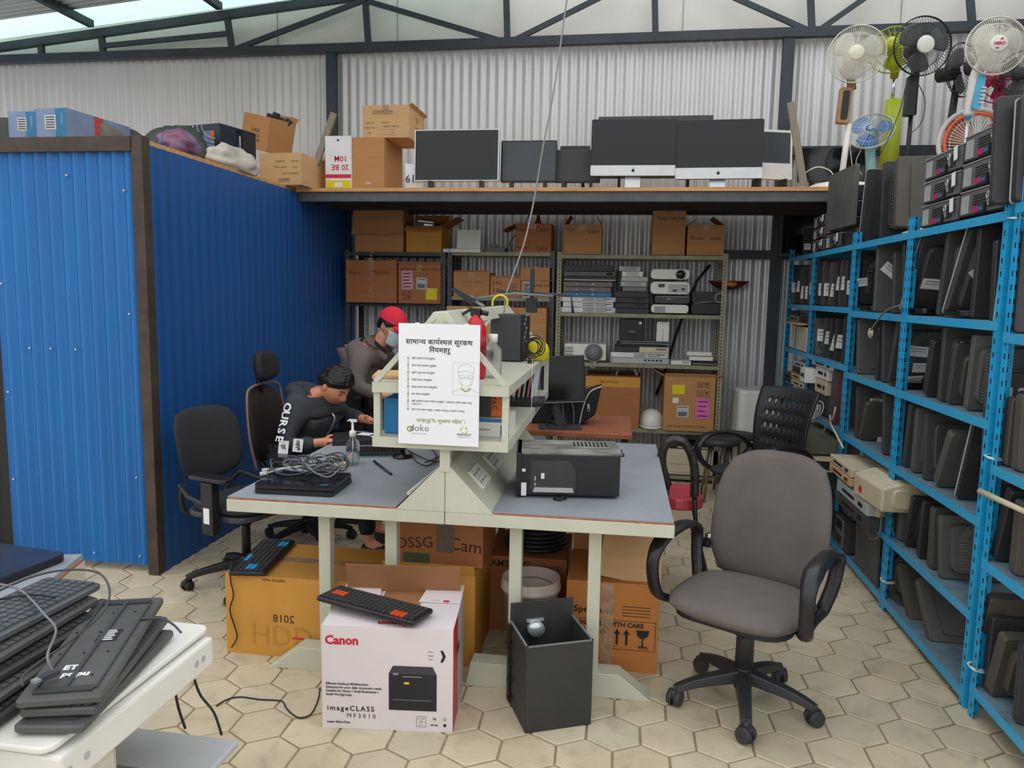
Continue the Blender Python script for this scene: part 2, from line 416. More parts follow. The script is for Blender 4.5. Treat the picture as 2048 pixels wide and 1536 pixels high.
def FM(face, u, v, w, d, h, rot=0, e=.0012):
    "matrix putting flat print on a face of a carton whose origin is its bottom centre; u to the reader's right, v up"
    if face == 'f': A = RM(90,0,0,(u,-d/2-e,v))
    elif face == 'r': A = RM(90,0,90,(w/2+e,u,v))
    elif face == 'l': A = RM(90,0,-90,(-w/2-e,-u,v))
    elif face == 'b': A = RM(90,0,180,(-u,d/2+e,v))
    else: A = RM(0,0,0,(u,v,h+e))
    return A @ RM(0,0,rot)
def flap(parent, face, w, d, h, ln, ang, mats, span=None, jag=0, tw=0, name='flap'):
    "lid flap hinged on a top edge; ang 0 stands up, 90 lies outwards, 180 hangs down"
    W = (w if face in 'fb' else d) if span is None else span
    b = MB(); n = 8 if jag else 1; top = []
    rnd = random.Random(int(W*1e4+ang))
    pts = [(-W/2+.002,0),(W/2-.002,0)]+[(W/2-.002-W*i/n*.996-(tw if i else 0)*0, ln+(rnd.uniform(-jag,jag) if jag else 0)) for i in range(n+1)]
    b.prism(pts, -.002,.002,'y')
    o = b.build(name, mats, parent)
    rz_ = {'f':0,'b':180,'r':90,'l':-90}[face]
    off = {'f':(0,-d/2,h),'b':(0,d/2,h),'r':(w/2,0,h),'l':(-w/2,0,h)}[face]
    o.location = off; o.rotation_euler = (R(ang), R(tw), R(rz_)) ; o.rotation_mode='XYZ'
    return o
def carton(label, loc, size, rot=0, m=None, open_=False, flaps=(), marks=None, mats=(), tape=True, name='cardboard_box', group=None, rotx=0, roty=0, cat='cardboard box', tapem=None, sag=0):
    w,d,h = size; m = m or m_card
    t = thing(name, label, cat, loc, (rotx,roty,rot), group)
    b = MB()
    if open_:
        k = .005
        b.b2(-w/2,-d/2,0,w/2,d/2,k); b.b2(-w/2,-d/2,k,w/2,-d/2+k,h); b.b2(-w/2,d/2-k,k,w/2,d/2,h)
        b.b2(-w/2,-d/2+k,k,-w/2+k,d/2-k,h); b.b2(w/2-k,-d/2+k,k,w/2,d/2-k,h)
    else:
        b.b2(-w/2,-d/2,0,w/2,d/2,h)
    if marks: marks(b,w,d,h)
    body = b.build('body', [m]+list(mats or [m_ink]), t, bevel=0 if marks else .003, seg=1)
    if tape and not open_:
        b = MB(); tw = min(.05,w*.2)
        b.b2(-tw/2,-d/2-.001,h*.82,tw/2,-d/2,h+.0012); b.b2(-tw/2,-d/2,h,tw/2,d/2,h+.0012)
        b.build('tape', tapem or m_tape, t)
    for f in flaps:
        flap(t, f[0], w, d, h, f[1], f[2], m if len(f) < 5 else f[4], jag=f[3] if len(f) > 3 else 0)
    return t
def sticker(parent, face, u, v, sw, sh, w,d,h, m, rot=0, lines=0, name='label_sticker', e=.0015, bar=False):
    parent = [c_ for c_ in parent.children if c_.name.startswith('body')][0]
    b = MB(); A = FM(face,u,v,w,d,h,rot,e)
    b.box((0,0,0),(sw,sh,.0008),0,A)
    for i in range(lines):
        y = sh*(.36-.72*i/max(lines-1,1)); b.box((-sw*.05*(i%3),y,.0007),(sw*(.78-.1*(i%3)),sh*.05,.0004),1,A)
    if bar:
        for i in range(14): b.box((-sw*.38+sw*.055*i,-sh*.18,.0007),(sw*(.02+.015*(i*7%3)),sh*.3,.0004),1,A)
    return b.build(name, [m, m_ink], parent)
def boxpx(x0,y0,x1,zb,Y,depth,**k):
    "bottom-centre and size of a box whose front stands on zb and spans x0..x1 with its top at y0 of the photograph"
    a = P(x0,(y0),Y=Y); c = P(x1,y0,Y=Y); w = c.x-a.x; h = a.z-zb
    return ((a.x+c.x)/2, Y+depth/2, zb), (w,depth,h)
def symbols(b, A, s, n=2, mi=1):
    "row of framed handling pictograms: arrows up, glass, umbrella"
    for i in range(n):
        x = i*s*1.25
        for (c,dd) in (((x,s/2,0),(s,.06*s,.0005)),((x,-s/2,0),(s,.06*s,.0005)),((x-s/2,0,0),(.06*s,s,.0005)),((x+s/2,0,0),(.06*s,s,.0005))): b.box(c,dd,mi,A)
        if i % 3 == 0:
            for q in (-.18,.18):
                b.add([(x+q*s-.1*s,.08*s,.0003),(x+q*s+.1*s,.08*s,.0003),(x+q*s,.32*s,.0003)],[(0,1,2)],mi,A); b.box((x+q*s,-.1*s,.0003),(.06*s,.36*s,.0003),mi,A)
            b.box((x,-.34*s,.0003),(.7*s,.05*s,.0003),mi,A)
        elif i % 3 == 1:
            b.add([(x-.24*s,.32*s,.0003),(x+.24*s,.32*s,.0003),(x+.12*s,0,.0003),(x-.12*s,0,.0003)],[(3,2,1,0)],mi,A); b.box((x,-.13*s,.0003),(.06*s,.26*s,.0003),mi,A); b.box((x,-.3*s,.0003),(.3*s,.06*s,.0003),mi,A)
        else:
            vs = [(x+.32*s*math.cos(R(q)),.02*s+.28*s*math.sin(R(q)),.0003) for q in range(0,181,30)]; b.add(vs,[tuple(range(7))],mi,A); b.box((x,-.16*s,.0003),(.05*s,.36*s,.0003),mi,A)

# ================================================================ BACK RACKS
RY = 6.5
rack_r = shelf_rack('slotted_angle_rack','olive grey slotted angle rack holding network switches and projectors',-.555,.86,RY,6.88,(.06,.455,1.015,1.44,1.93),1.95,m_olivepost,m_olive)
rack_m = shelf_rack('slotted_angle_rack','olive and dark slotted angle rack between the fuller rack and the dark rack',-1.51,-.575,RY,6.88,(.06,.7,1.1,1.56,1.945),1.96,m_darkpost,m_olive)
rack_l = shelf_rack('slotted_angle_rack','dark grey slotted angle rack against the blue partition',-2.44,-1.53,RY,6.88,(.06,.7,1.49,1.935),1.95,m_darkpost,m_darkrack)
for s_,nm in ((1,'gusset_plate'),(-1,'gusset_plate')):
    b = MB(); b.prism([(0,0),(.09,0),(.03,-.03),(0,-.1)],0,.004,'y')
    o = b.build(nm, m_olive, rack_r, (-.7075*s_,-.192,1.93)); o.scale = (s_,1,1)
b = MB(); b.tube([P(1420,530,Y=6.86),P(1395,560,Y=6.86),P(1378,600,Y=6.86),P(1352,670,Y=6.86),P(1330,745,Y=6.86),P(1312,790,Y=6.86)], .014, 6)
tag(b.build('hanging_strap', m_black), 'dark strap hanging behind the projectors against the ribbed wall', 'strap')

zt = 1.935
# on top of the dark rack
def m_none(b,w,d,h): pass
L_,S_ = boxpx(710,398,806,zt,RY+.02,.36)
t = carton('tall brown carton with a long torn flap hanging over its front on the dark rack', L_, S_, 0, m_card, True, (('b',.1,100,0),))
flap(t,'f',S_[0],S_[1],S_[2],.27,171,m_card,span=S_[0]*1.05,jag=.012)
flap(t,'f',S_[0],S_[1],S_[2]*.62,.14,158,m_card,span=S_[0]*1.08,jag=.012)
flap(t,'r',*S_,.06,120,m_card)
L_,S_ = boxpx(812,452,883,zt,RY+.03,.3)
t = carton('small open carton with a black device in it beside the tall torn carton', L_, S_, 0, m_cardy, True, (('f',.075,125,0,m_cardy),('l',.1,28,0,m_card2),('r',.16,60,0,m_card2),('b',.12,-5,0,m_card2)))
b = MB(); b.box((0,0,0),(.17,.2,.05)); b.box((.03,-.101,0),(.08,.004,.03),1); b.box((0,0,.03),(.14,.16,.012),1)
tag(b.build('disc_drive', [m_black,m_silver], None, (L_[0]-.01,L_[1]-.02,zt+S_[2]+.02), (6,5,8), bevel=.004), 'black and silver drive lying in the small open carton', 'drive')
# white board standing on a flat white tray
L_,S_ = boxpx(886,487,961,zt,RY-.02,.3)
t = thing('white_panel_tray','flat white tray with a white square panel standing on it, on top of the racks','panel', L_)
b = MB(); b.box((0,0,.018),(S_[0],.3,.03)); b.box((-S_[0]*.32,-.151,.018),(.012,.003,.012),1); b.build('tray',[m_wplast,m_ink],t,bevel=.003)
a,c = P(913,450,Y=RY),P(960,489,Y=RY); b = MB(); b.box((0,0,0),(c.x-a.x,.012,a.z-c.z)); b.build('upright_panel', m_wplast, t, ((a.x+c.x)/2-L_[0], .0-.1, .035+(a.z-c.z)/2),(-6,0,0),bevel=.002)
L_,S_ = boxpx(970,488,1010,zt,RY+.1,.18)
b = MB(); b.box((0,0,.03),(S_[0],.18,.05)); b.box((-.02,-.03,.07),(.05,.06,.03)); tag(b.build('small_device',m_grey,None,L_,bevel=.006),'small grey device between the white tray and the printer cable carton','device')
def mk(lines, size=.04, m=1, pos=(0,.7), rot=0, sp=1.0):
    def f(b,w,d,h):
        for i,(s,u,v,sz) in enumerate(lines): b.text(s, sz, FM('f',u*w,v*h,w,d,h,rot), m, space=sp)
    return f
L_,S_ = boxpx(1031,447,1103,zt,RY+.02,.3)
t = carton('carton marked Printer Cable with one flap out to the left', L_, S_, 0, m_card2, False, (('l',.13,115,0),), mk([('Printer',-.3,.8,.045),('Cable',.25,.8,.045),('Printer',-.3,.2,.045),('Cable',.25,.18,.045)]), [m_pen])
b = MB(); b.lathe([(.055,0),(.05,.02),(.02,.07),(.012,.12),(.012,.15),(.004,.16)],14)
tag(b.build('brass_cone',mat('dull brass',(150,120,60),.35,.7),None,(P(1076,440,Y=6.7).x,6.72,zt+.23)),'dull brass cone standing behind the printer cable carton','lamp part')
cable('thin_cable', [P(1062,408,Y=6.85),P(1060,425,Y=6.8),P(1045,455,Y=6.7),P(1030,470,Y=6.6),P(1020,487,Y=6.55),P(1024,500,Y=6.5)], .004, m_black, 'thin dark cable drooping beside the printer cable carton')
L_,S_ = boxpx(1128,449,1204,zt,RY+.02,.3)
carton('carton marked Mix Cable with half open flaps on the olive rack', L_, S_, 0, m_card, False, (('l',.1,-35,0,m_card2),('r',.1,-30,0,m_card2)), mk([('Mix',-.33,.83,.045),('Cable',.28,.78,.045)]), [m_pen])
L_,S_ = boxpx(1307,413,1373,zt,RY+.02,.3)
carton('tallest carton on the olive rack, upright and narrow', L_, S_, 0, m_card, False, (('l',.04,-60,0),('r',.04,-60,0)), mk([('Sony',-.22,.76,.045),('new box',.25,.76,.04)]), [m_pen])
L_,S_ = boxpx(1376,450,1450,zt,RY+.02,.28)
carton('small carton with flaps half up at the right end of the olive rack', L_, S_, 0, m_card, False, (('l',.1,-50,0,m_card2),('r',.12,-55,0,m_card2)), mk([('Router',-.22,.57,.042),('cable',.27,.57,.042)]), [m_pen])
# dark rack shelf
L_,S_ = boxpx(692,520,793,1.492,RY-.06,.36)
t = carton('large reddish carton scribbled with marker on the dark rack shelf', L_, S_, 0, m_card2, False, (('l',.06,-80),('r',.06,-80)), mk([('Kent',-.33,.7,.05),('Monitor',.2,.72,.05)]), [m_pen])
b = MB()
for i in range(14): b.box((.01*math.sin(i*2.1),0,.05+i*.03),(.012+.01*(i%3),.001,.02))
b.build('clear_tape', m_clear, t, (0,-S_[1]/2-.002,0))
L_,S_ = boxpx(797,529,881,1.492,RY-.04,.34)
def mA(b,w,d,h):
    b.text('SHENZHEN STORM STORES', .028, FM('f',0,h*.88,w,d,h), 1); symbols(b, FM('f',-w*.36,h*.26,w,d,h), .034, 2); symbols(b, FM('f',-w*.36,h*.14,w,d,h), .034, 2)
t = carton('carton with pink, barcode and yellow labels on the dark rack shelf', L_, S_, 0, m_card2, False, (('f',.03,30),), mA, [m_ink])
sticker(t,'f',-S_[0]*.29,S_[2]*.6,.1,.16,*S_,m_palepink,2,5); sticker(t,'f',.02,S_[2]*.52,.095,.1,*S_,m_grey_label,-4,2,bar=True); sticker(t,'f',S_[0]*.29,S_[2]*.25,.1,.1,*S_,m_yellow,-2,0)
# middle rack shelf
L_,S_ = boxpx(907,544,979,1.562,RY+.02,.3)
carton('left one of three small cartons on the middle rack, faintly scribbled', L_, S_, 0, m_card, False, (('f',.03,-60),), mk([('Power cable',0,.6,.036)]), [mat('faint pencil',(160,110,70),.8)])
L_,S_ = boxpx(981,556,1041,1.562,RY+.02,.3)
def mB(b,w,d,h): b.text('2 Pin', .045, FM('f',-w*.28,h*.72,w,d,h),1); b.text('3 Pin',.045,FM('f',-w*.26,h*.35,w,d,h),1); symbols(b,FM('f',w*.27,h*.5,w,d,h),.06,1)
carton('short carton marked 2 Pin and 3 Pin on the middle rack', L_, S_, 0, m_card, False, (('f',.03,-50),('l',.05,-70)), mB, [m_pen])
L_,S_ = boxpx(1042,562,1104,1.562,RY,.3)
t = carton('carton marked SERVER FAN with white paper label under a smaller carton', L_, S_, 0, m_card, False, (), mk([('SERVER FAN',.14,.72,.034)]), [m_ink]); sticker(t,'f',-S_[0]*.3,S_[2]*.45,.07,.14,*S_,m_grey_label,0,9)
L2,S2 = boxpx(1041,534,1104,1.562+S_[2]+.002,RY,.3)
carton('plain carton stacked on the SERVER FAN carton', L2, S2, 0, m_card, False)
for (x0,y0,x1,zb,lab) in ((893,612,985,1.105,'wide pale carton half hidden behind the red extinguisher'),(1020,615,1093,1.105,'carton with small white label behind the upright black computer')):
    L_,S_ = boxpx(x0,y0,x1,zb,RY-.1,.4); t = carton(lab, L_, S_, 0, m_cardp if x0 < 900 else m_card, False)
    if x0 > 1000: sticker(t,'f',-S_[0]*.12,S_[2]*.7,.09,.13,*S_,m_cardp,-3,0)
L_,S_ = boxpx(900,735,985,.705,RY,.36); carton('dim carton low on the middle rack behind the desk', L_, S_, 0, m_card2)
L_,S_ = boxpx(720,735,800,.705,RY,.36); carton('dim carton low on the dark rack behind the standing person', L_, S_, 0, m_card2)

# ---------------------------------------------------- network gear
def switch(label, x0,x1,zb,h,m,ports='none',Y=RY+.01,d=.3,name='network_switch',ears=False,group=None,cat='network switch',dx=0):
    a,c = P(x0,600,Y=Y).x, P(x1,600,Y=Y).x; w = c-a
    t = thing(name, label, cat, ((a+c)/2, Y+d/2, zb), group=group)
    b = MB(); b.b2(-w/2,-d/2,0,w/2,d/2,h-.003); b.build('case', m, t, bevel=.0025, seg=1)
    if ports == 'rj':
        b = MB()
        for r_ in (.32,.68):
            for i in range(24):
                if i % 12 == 11: continue
                b.box((-w*.1+i*w*.5/24, -d/2-.0005, h*r_),(w*.012,.003,h*.2))
        b.build('port_row', m_hole, t); b = MB(); b.box((w*.4,-d/2-.0005,h*.6),(w*.13,.002,h*.14)); b.build('name_plate', m_ink, t)
    if ports == 'rj2':
        b = MB(); b.box((-w*.05,-d/2-.0004,h*.5),(w*.36,.001,h*.3),1)
        for i in range(16): b.box((-w*.2+i*w*.29/16, -d/2-.0015, h*.62),(w*.013,.003,h*.16)); b.box((-w*.2+i*w*.29/16, -d/2-.0015, h*.36),(w*.013,.003,h*.12))
        b.build('port_row', [m_hole,m_lgrey], t)
    if ports == 'few':
        b = MB()
        for i in range(5): b.box((w*.1+i*w*.07,-d/2-.0005,h*.6),(w*.04,.003,h*.25))
        b.build('port_row', m_hole, t)
    if ports == 'slots':
        b = MB()
        for i in range(3): b.box((0,-d/2-.0005,h*(.28+.22*i)),(w*.62,.002,h*.09))
        b.build('vent_slot', m_grey, t)
    if ports == 'line':
        b = MB(); b.box((0,-d/2-.0005,h*.3),(w*.96,.002,h*.09)); b.build('trim_line', m_silver, t)
    if ears:
        for s_ in (-1,1):
            b = MB(); b.box((s_*(w/2+.008),-d/2+.002,h/2),(.018,.003,h-.006)); b.box((s_*(w/2+.008),-d/2,h*.3),(.006,.002,.006),1); b.box((s_*(w/2+.008),-d/2,h*.7),(.006,.002,.006),1); b.build('mounting_ear', [m,m_hole], t)
    return t
m_sw_w = mat('white switch paint',(222,222,222),.4); m_sw_b = mat('blue switch paint',(40,120,175),.4); m_sw_br = mat('brown grey switch paint',(118,110,106),.5); m_sw_g = mat('mid grey switch paint',(92,94,98),.5); m_sw_d = mat('charcoal switch paint',(52,55,58),.5)
z = 1.442
G1 = 'stack of network switches at the left of the olive rack'
for lab,x1,h,m,pp,ears in (('white network switch, lowest of the left stack on the olive rack',1228,.0455,m_sw_w,'rj',1),('white network switch, second from the bottom of the left stack',1227,.0455,m_sw_w,'rj',0),('white network switch just under the blue switch',1227,.042,m_sw_w,'rj',1),('blue network switch in the left stack on the olive rack',1223,.042,m_sw_b,'rj2',0),('brown grey network switch lying on the blue switch',1221,.044,m_sw_br,'rj2',0),('brown grey network switch, upper one of two in the left stack',1224,.044,m_sw_br,'rj2',0),('thin charcoal unit with a silver line in the left stack',1231,.044,m_sw_d,'line',0),('mid grey unit with a dark oval, second from top of the left stack',1229,.043,m_sw_g,'none',0),('black unit on top of the left stack of network switches',1225,.052,m_black2,'none',0)):
    t = switch(lab,1126,x1,z,h,m,pp,ears=bool(ears),group=G1)
    if 'oval' in lab:
        b = MB(); b.lathe([(.001,0),(.02,0),(.02,.002),(.001,.002)],14,0,RM(90,0,0,(.17,-.151,.021)) @ Matrix.Diagonal((1.4,.6,1,1)) ); b.build('oval_mark',m_black,t)
    z += h
z = 1.442
G2 = 'second stack of units on the olive rack'
for lab,x0,x1,h,m,pp in (('dark grey unit, lowest of the second stack on the olive rack',1231,1298,.045,m_sw_d,'none'),('dark grey unit, second lowest of the second stack',1231,1297,.045,m_sw_d,'few'),('dark grey unit, third lowest of the second stack',1232,1298,.045,m_sw_d,'few'),('dark unit just under the small grey unit',1231,1296,.052,m_black2,'none'),('small mid grey unit between the dark and pale units',1244,1292,.04,m_grey,'none'),('pale router on the small mid grey unit',1240,1292,.043,m_lgrey,'slots'),('pale router under the smaller white one',1241,1294,.04,m_lgrey,'none'),('small white router, second from top of the second stack',1242,1284,.045,m_wplast,'slots'),('light grey router on top of the second stack',1236,1279,.042,m_lgrey,'slots')):
    switch(lab,x0,x1,z,h,m,pp,group=G2,d=.26); z += h
def projector(label, x0,x1,zb,h,m,kind,Y=RY+.0,d=.26):
    a,c = P(x0,600,Y=Y).x, P(x1,600,Y=Y).x; w = c-a
    t = thing('projector', label, 'projector', ((a+c)/2,Y+d/2,zb))
    b = MB(); b.rbox((0,0,h/2+.004),(w,d,h-.012),h*.32,0,None,'y',4); b.build('body', m, t, bevel=.004)
    for s_ in (-1,1): b = MB(); b.cyl((s_*w*.36,-d*.3,0),(s_*w*.36,-d*.3,.012),.01); b.build('foot', m_black, t)
    if kind == 'lens':
        b = MB(); b.lathe([(.001,0),(.046,0),(.046,.012),(.04,.016),(.034,.004),(.001,.0)],22,0,RM(90,0,0,(w*.27,-d/2+.004,h/2+.002))); b.build('lens_ring', m_lgrey, t)
        b = MB(); b.lathe([(.001,.004),(.034,.006),(.036,0)],18,0,RM(90,0,0,(w*.27,-d/2-.004,h/2+.002))); b.build('lens', m_blackg, t)
    if kind == 'back':
        b = MB(); b.box((-w*.22,-d/2-.001,h*.7),(w*.16,.003,h*.25),0)
        for i in range(6): b.box((w*.2,-d/2-.001,h*(.25+.1*i)),(w*.5,.003,h*.03),0)
        b.box((w*.12,-d/2-.002,h*.35),(w*.1,.003,h*.13),0); b.box((w*.33,-d/2-.002,h*.45),(w*.08,.003,h*.14),0); b.build('socket', m_dgrey, t)
        b = MB(); b.box((-w*.12,-d/2-.002,h*.3),(w*.16,.002,h*.25)); b.build('label_sticker', m_paper, t)
    if kind == 'vents':
        b = MB()
        for i in range(7): b.box((-w*.27,-d/2-.001,h*(.22+.09*i)),(w*.3,.003,h*.035),0)
        b.build('vent', m_dgrey, t)
    if kind == 'dark':
        b = MB(); b.box((-w*.1,-d/2-.002,h*.6),(.03,.002,.008)); b.box((0,-d/2-.001,h*.86),(w*.9,.002,.003)); b.build('badge', m_lgrey, t)
    return t
projector('white projector with round vent at its side, lowest of the projector stack',1303,1378,1.442,.082,m_wplast,'vents')
projector('charcoal projector between two white ones on the olive rack',1309,1380,1.524,.075,m_dgrey,'dark')
projector('white projector showing its sockets and label sticker',1300,1379,1.60,.115,m_wplast,'back')
projector('white projector with big round lens on top of the stack',1300,1377,1.724,.095,m_wplast,'lens')
b = MB(); b.rbox((0,0,.05),(.27,.24,.09),.02,0,None,'y',3); tag(b.build('black_device',m_black,None,(P(1417,600,Y=RY).x,RY+.14,1.442),bevel=.004),'lower black device right of the projectors','device')
t = thing('black_speaker_unit','black unit with a round dial, upper one right of the projectors','device',(P(1418,600,Y=RY).x,RY+.14,1.538))
b = MB(); b.rbox((0,0,.05),(.275,.24,.095),.015,0,None,'y',3); b.build('body',m_black,t,bevel=.004)
b = MB(); b.ring((0,0,0),.038,.004,RM(0,0,0,(.09,-.122,.05)),20,5); b.build('dial',m_silver,t)
b = MB(); b.tube([(-.12,-.12,0),(-.05,-.124,.006),(.0,-.125,.012),(.12,-.122,.004)],.002,5); b.build('trim_wire',m_silver,t)
# hanging copper lamp bowl
t = thing('bowl_lamp','red brown shallow bowl lamp hanging at the wall beside the olive rack','lamp',P(1457,562,Y=6.84))
b = MB(); b.lathe([(.18,0),(.17,-.012),(.12,-.05),(.06,-.075),(.01,-.08),(.01,-.07),(.06,-.066),(.115,-.042),(.165,-.008)],26,sx=1,sy=.45); b.build('bowl',mat('dark red glaze',(92,40,30),.25),t)
b = MB(); b.lathe([(.001,.012),(.04,.006),(.05,-.01),(.03,-.03),(.001,-.034)],16,0,RM(0,0,0,(.02,-.065,-.018)),sy=.5); b.build('orange_disc',mat('orange glass',(225,130,60),.3),t)

# second shelf of the olive rack
z = 1.017
t = thing('projector','white projector with grey domed lens cover on the second shelf','projector',(P(1170,700,Y=RY).x,RY+.15,z))
b = MB(); b.rbox((0,0,.085),(.36,.26,.14),.012,0,None,'z',3); b.build('body',m_wplast,t,bevel=.008)
b = MB(); b.box((0,0,.008),(.34,.24,.014)); b.build('base',m_dgrey,t)
b = MB()
for i in range(3):
    for j in range(4): b.box((-.165+j*.018,-.131,.06+i*.028),(.012,.002,.02))
b.build('vent',m_grey,t)
b = MB(); b.lathe([(.076,0),(.076,.012),(.07,.03),(.052,.052),(.028,.066),(.001,.07)],24,0,RM(90,0,0,(.075,-.12,.082))); b.build('lens_cover',m_grey,t)
b = MB(); b.lathe([(.074,0),(.082,0),(.082,.014),(.076,.018),(.074,.014)],24,0,RM(90,0,0,(.075,-.125,.082))); b.build('lens_ring',m_lgrey,t)
cable('pull_cord',[P(1190,722,Y=RY-.01),P(1190,730,Y=RY-.02),P(1186,736,Y=RY-.02),P(1182,733,Y=RY-.02)],.002,m_wplast,'short white cord hanging off the domed white projector')
G3 = 'stack of units on the second shelf of the olive rack'
switch('silver server unit with screwed ears, lowest on the second shelf',1229,1340,z,.05,m_lgrey,'few',ears=True,group=G3)
switch('white network switch on the silver server unit',1229,1338,z+.05,.046,m_sw_w,'rj',ears=True,group=G3)
switch('half width dark unit at the left of a beige unit',1232,1281,z+.096,.05,m_sw_d,'none',group=G3)
switch('beige half width network unit beside the dark one',1282,1342,z+.096,.05,m_cplast,'few',group=G3)
switch('thin black unit under the grey tray',1236,1322,z+.146,.03,m_black,'none',group=G3)
b = MB(); b.box((0,0,.008),(.43,.26,.014)); b.box((0,-.128,.0),(.43,.004,.016)); tag(b.build('metal_tray',m_grey,None,(P(1292,680,Y=RY).x,RY+.13,z+.178)),'grey metal tray carrying the black box and white router','tray')
t = thing('black_network_box','black upright box with a round white emblem on the grey tray','device',(P(1264,680,Y=RY).x,RY+.12,z+.194))
b = MB(); b.rbox((0,0,.09),(.2,.16,.18),.014,0,None,'y',4,); b.build('body',m_black,t,bevel=.004)
b = MB(); b.cyl((.065,-.081,.15),(.065,-.084,.15),.011); b.build('emblem',m_paper,t); b = MB(); b.box((0,-.081,.075),(.06,.003,.003)); b.build('grip_line',m_silver,t)
t = thing('router','upright white router with a column of small lights on the grey tray','router',(P(1326,680,Y=RY).x,RY+.1,z+.186))
b = MB(); b.rbox((0,0,.087),(.105,.05,.172),.008,0,None,'y',3); b.build('body',m_wplast,t,bevel=.003)
b = MB(); 
for i in range(7): b.box((0,-.026,.012+i*.014),(.006,.002,.006))
b.build('indicator_row',m_ink,t)
switch('small white router lying right of the silver server',1347,1388,z,.036,m_wplast,'few',d=.15,name='router',cat='router')
switch('black flat box lying at the right end of the second shelf',1390,1442,z,.04,m_black,'line',d=.2,name='flat_box',cat='device')
switch('white flat router on the black flat box',1384,1432,z+.04,.037,m_wplast,'none',d=.18,name='router',cat='router')
switch('white flat router, topmost at the right end of the second shelf',1379,1429,z+.08,.035,m_wplast,'none',d=.18,name='router',cat='router')

# third shelf: brown carton, helmet, carton with labels
z = .457
L_,S_ = boxpx(1172,752,1281,z,RY+.0,.36)
def mC(b,w,d,h): b.box((0,-d/2-.0008,h*.9),(w,.001,h*.2),2); b.text('101-Printer', .035, FM('f',-.03,h*.9,w,d,h,0,.002), 1)
t = carton('wide brown carton with a paler top strip beside the white helmet', L_, (S_[0],S_[1],S_[2]), 0, m_card2, False, (('b',.03,60),), mC, [m_pen,m_cardy])
b = MB(); b.ring((0,0,0),.09,.007,RM(0,0,0),24,6,0,0,180); b.ring((0,.05,0),.085,.006,RM(0,0,12),24,6,0,0,180); b.ring((0,-.03,0),.088,.005,RM(0,0,-12),24,6,0,10,170)
tag(b.build('headband',m_lgrey,None,(P(1254,748,Y=RY+.1).x,RY+.12,z+S_[2]-.0)),'grey plastic headband hoops lying on the wide brown carton','headband')
def helmet(loc):
    t = thing('hard_hat','white hard hat resting on the shelf beside the labelled carton','helmet',loc)
    b = MB(); n=24; prof = [(.118,0),(.12,.03),(.116,.06),(.104,.09),(.083,.115),(.055,.132),(.025,.14),(.001,.142)]
    vs=[]
    for r_,z_ in prof:
        for k in range(n):
            a = 2*PI*k/n; rr = r_*(1+.04*max(0,-math.sin(a))); ridge = 0
            if abs(math.cos(a)) < .24 and z_ > .03: ridge = .006
            vs.append((rr*math.cos(a)*.92, rr*math.sin(a)*1.08, z_+ridge))
    b.add(vs,[(i*n+k,i*n+(k+1)%n,(i+1)*n+(k+1)%n,(i+1)*n+k) for i in range(len(prof)-1) for k in range(n)],0,None,True)
    b.build('shell',m_wplast,t,sub=1)
    b = MB(); pts=[]
    for k in range(25):
        a = PI+PI*k/24; pts.append((math.cos(a),math.sin(a)))
    vs = [(.112*x,.13*y-.0,.008) for x,y in pts]+[(.112*x,.13*y-.05*max(0,-y),-.004) for x,y in pts]+[(.112*x,.13*y-.05*max(0,-y),-.009) for x,y in pts]+[(.112*x,.13*y,0) for x,y in pts]
    m_=25; b.add(vs,[(i+q*m_,i+1+q*m_,i+1+((q+1)%4)*m_,i+((q+1)%4)*m_) for q in range(4) for i in range(24)],0,None,True); b.build('peak',m_wplast,t)
    b = MB(); b.ring((0,0,0),.118,.006,RM(90,0,0,(0,0,.002)) @ Matrix.Diagonal((.93,1,1.09,1)),30,6); b.build('rim',m_wplast,t)
helmet((P(1304,832,Y=RY+.08).x,RY+.16,z+.012))
L_,S_ = boxpx(1330,752,1432,z,RY-.02,.36)
def mD(b,w,d,h):
    symbols(b,FM('f',w*.2,h*.86,w,d,h),.045,2); symbols(b,FM('f',w*.2,h*.7,w,d,h),.045,2); b.text('SHENZHEN STORM STORES',.026,FM('f',-.02,h*.08,w,d,h),1)
t = carton('sagging carton with yellow, white and bright pink labels on the third shelf', L_, S_, 0, m_card, True, (('l',.1,62,.004),('r',.08,70,.004),('f',.03,30,.003)), mD, [m_pen])
sticker(t,'f',-S_[0]*.22,S_[2]*.76,.105,.08,*S_,m_yellow,1,0); sticker(t,'f',-S_[0]*.27,S_[2]*.56,.05,.045,*S_,m_paper,0,0); sticker(t,'f',-S_[0]*.12,S_[2]*.36,.1,.1,*S_,m_grey_label,2,2,bar=True); sticker(t,'f',S_[0]*.27,S_[2]*.42,.105,.17,*S_,m_pink,0,4)
# bottom: cream printer
t = thing('laser_printer','cream laser printer with dark lid on the lowest shelf','printer',(P(1388,950,Y=RY).x,RY+.17,.062))
b = MB(); b.rbox((0,0,.12),(.47,.34,.22),.02,0,None,'y',3); b.b2(-.2,-.172,.03,.2,-.168,.032,1); b.b2(-.22,-.172,.1,.22,-.168,.103,1); b.build('body',[m_cplast,m_grey],t,bevel=.008)
b = MB(); b.prism([(-.21,.228),(.21,.228),(.19,.26),(-.19,.26)],-.15,.14,'y'); b.box((0,-.153,.245),(.3,.008,.012),1); b.build('lid',[m_black,m_lgrey],t,bevel=.004)
L_,S_ = boxpx(1240,905,1275,.062,RY-.02,.3); carton('small carton at the left end of the lowest olive shelf', L_, S_, 0, m_card, False)
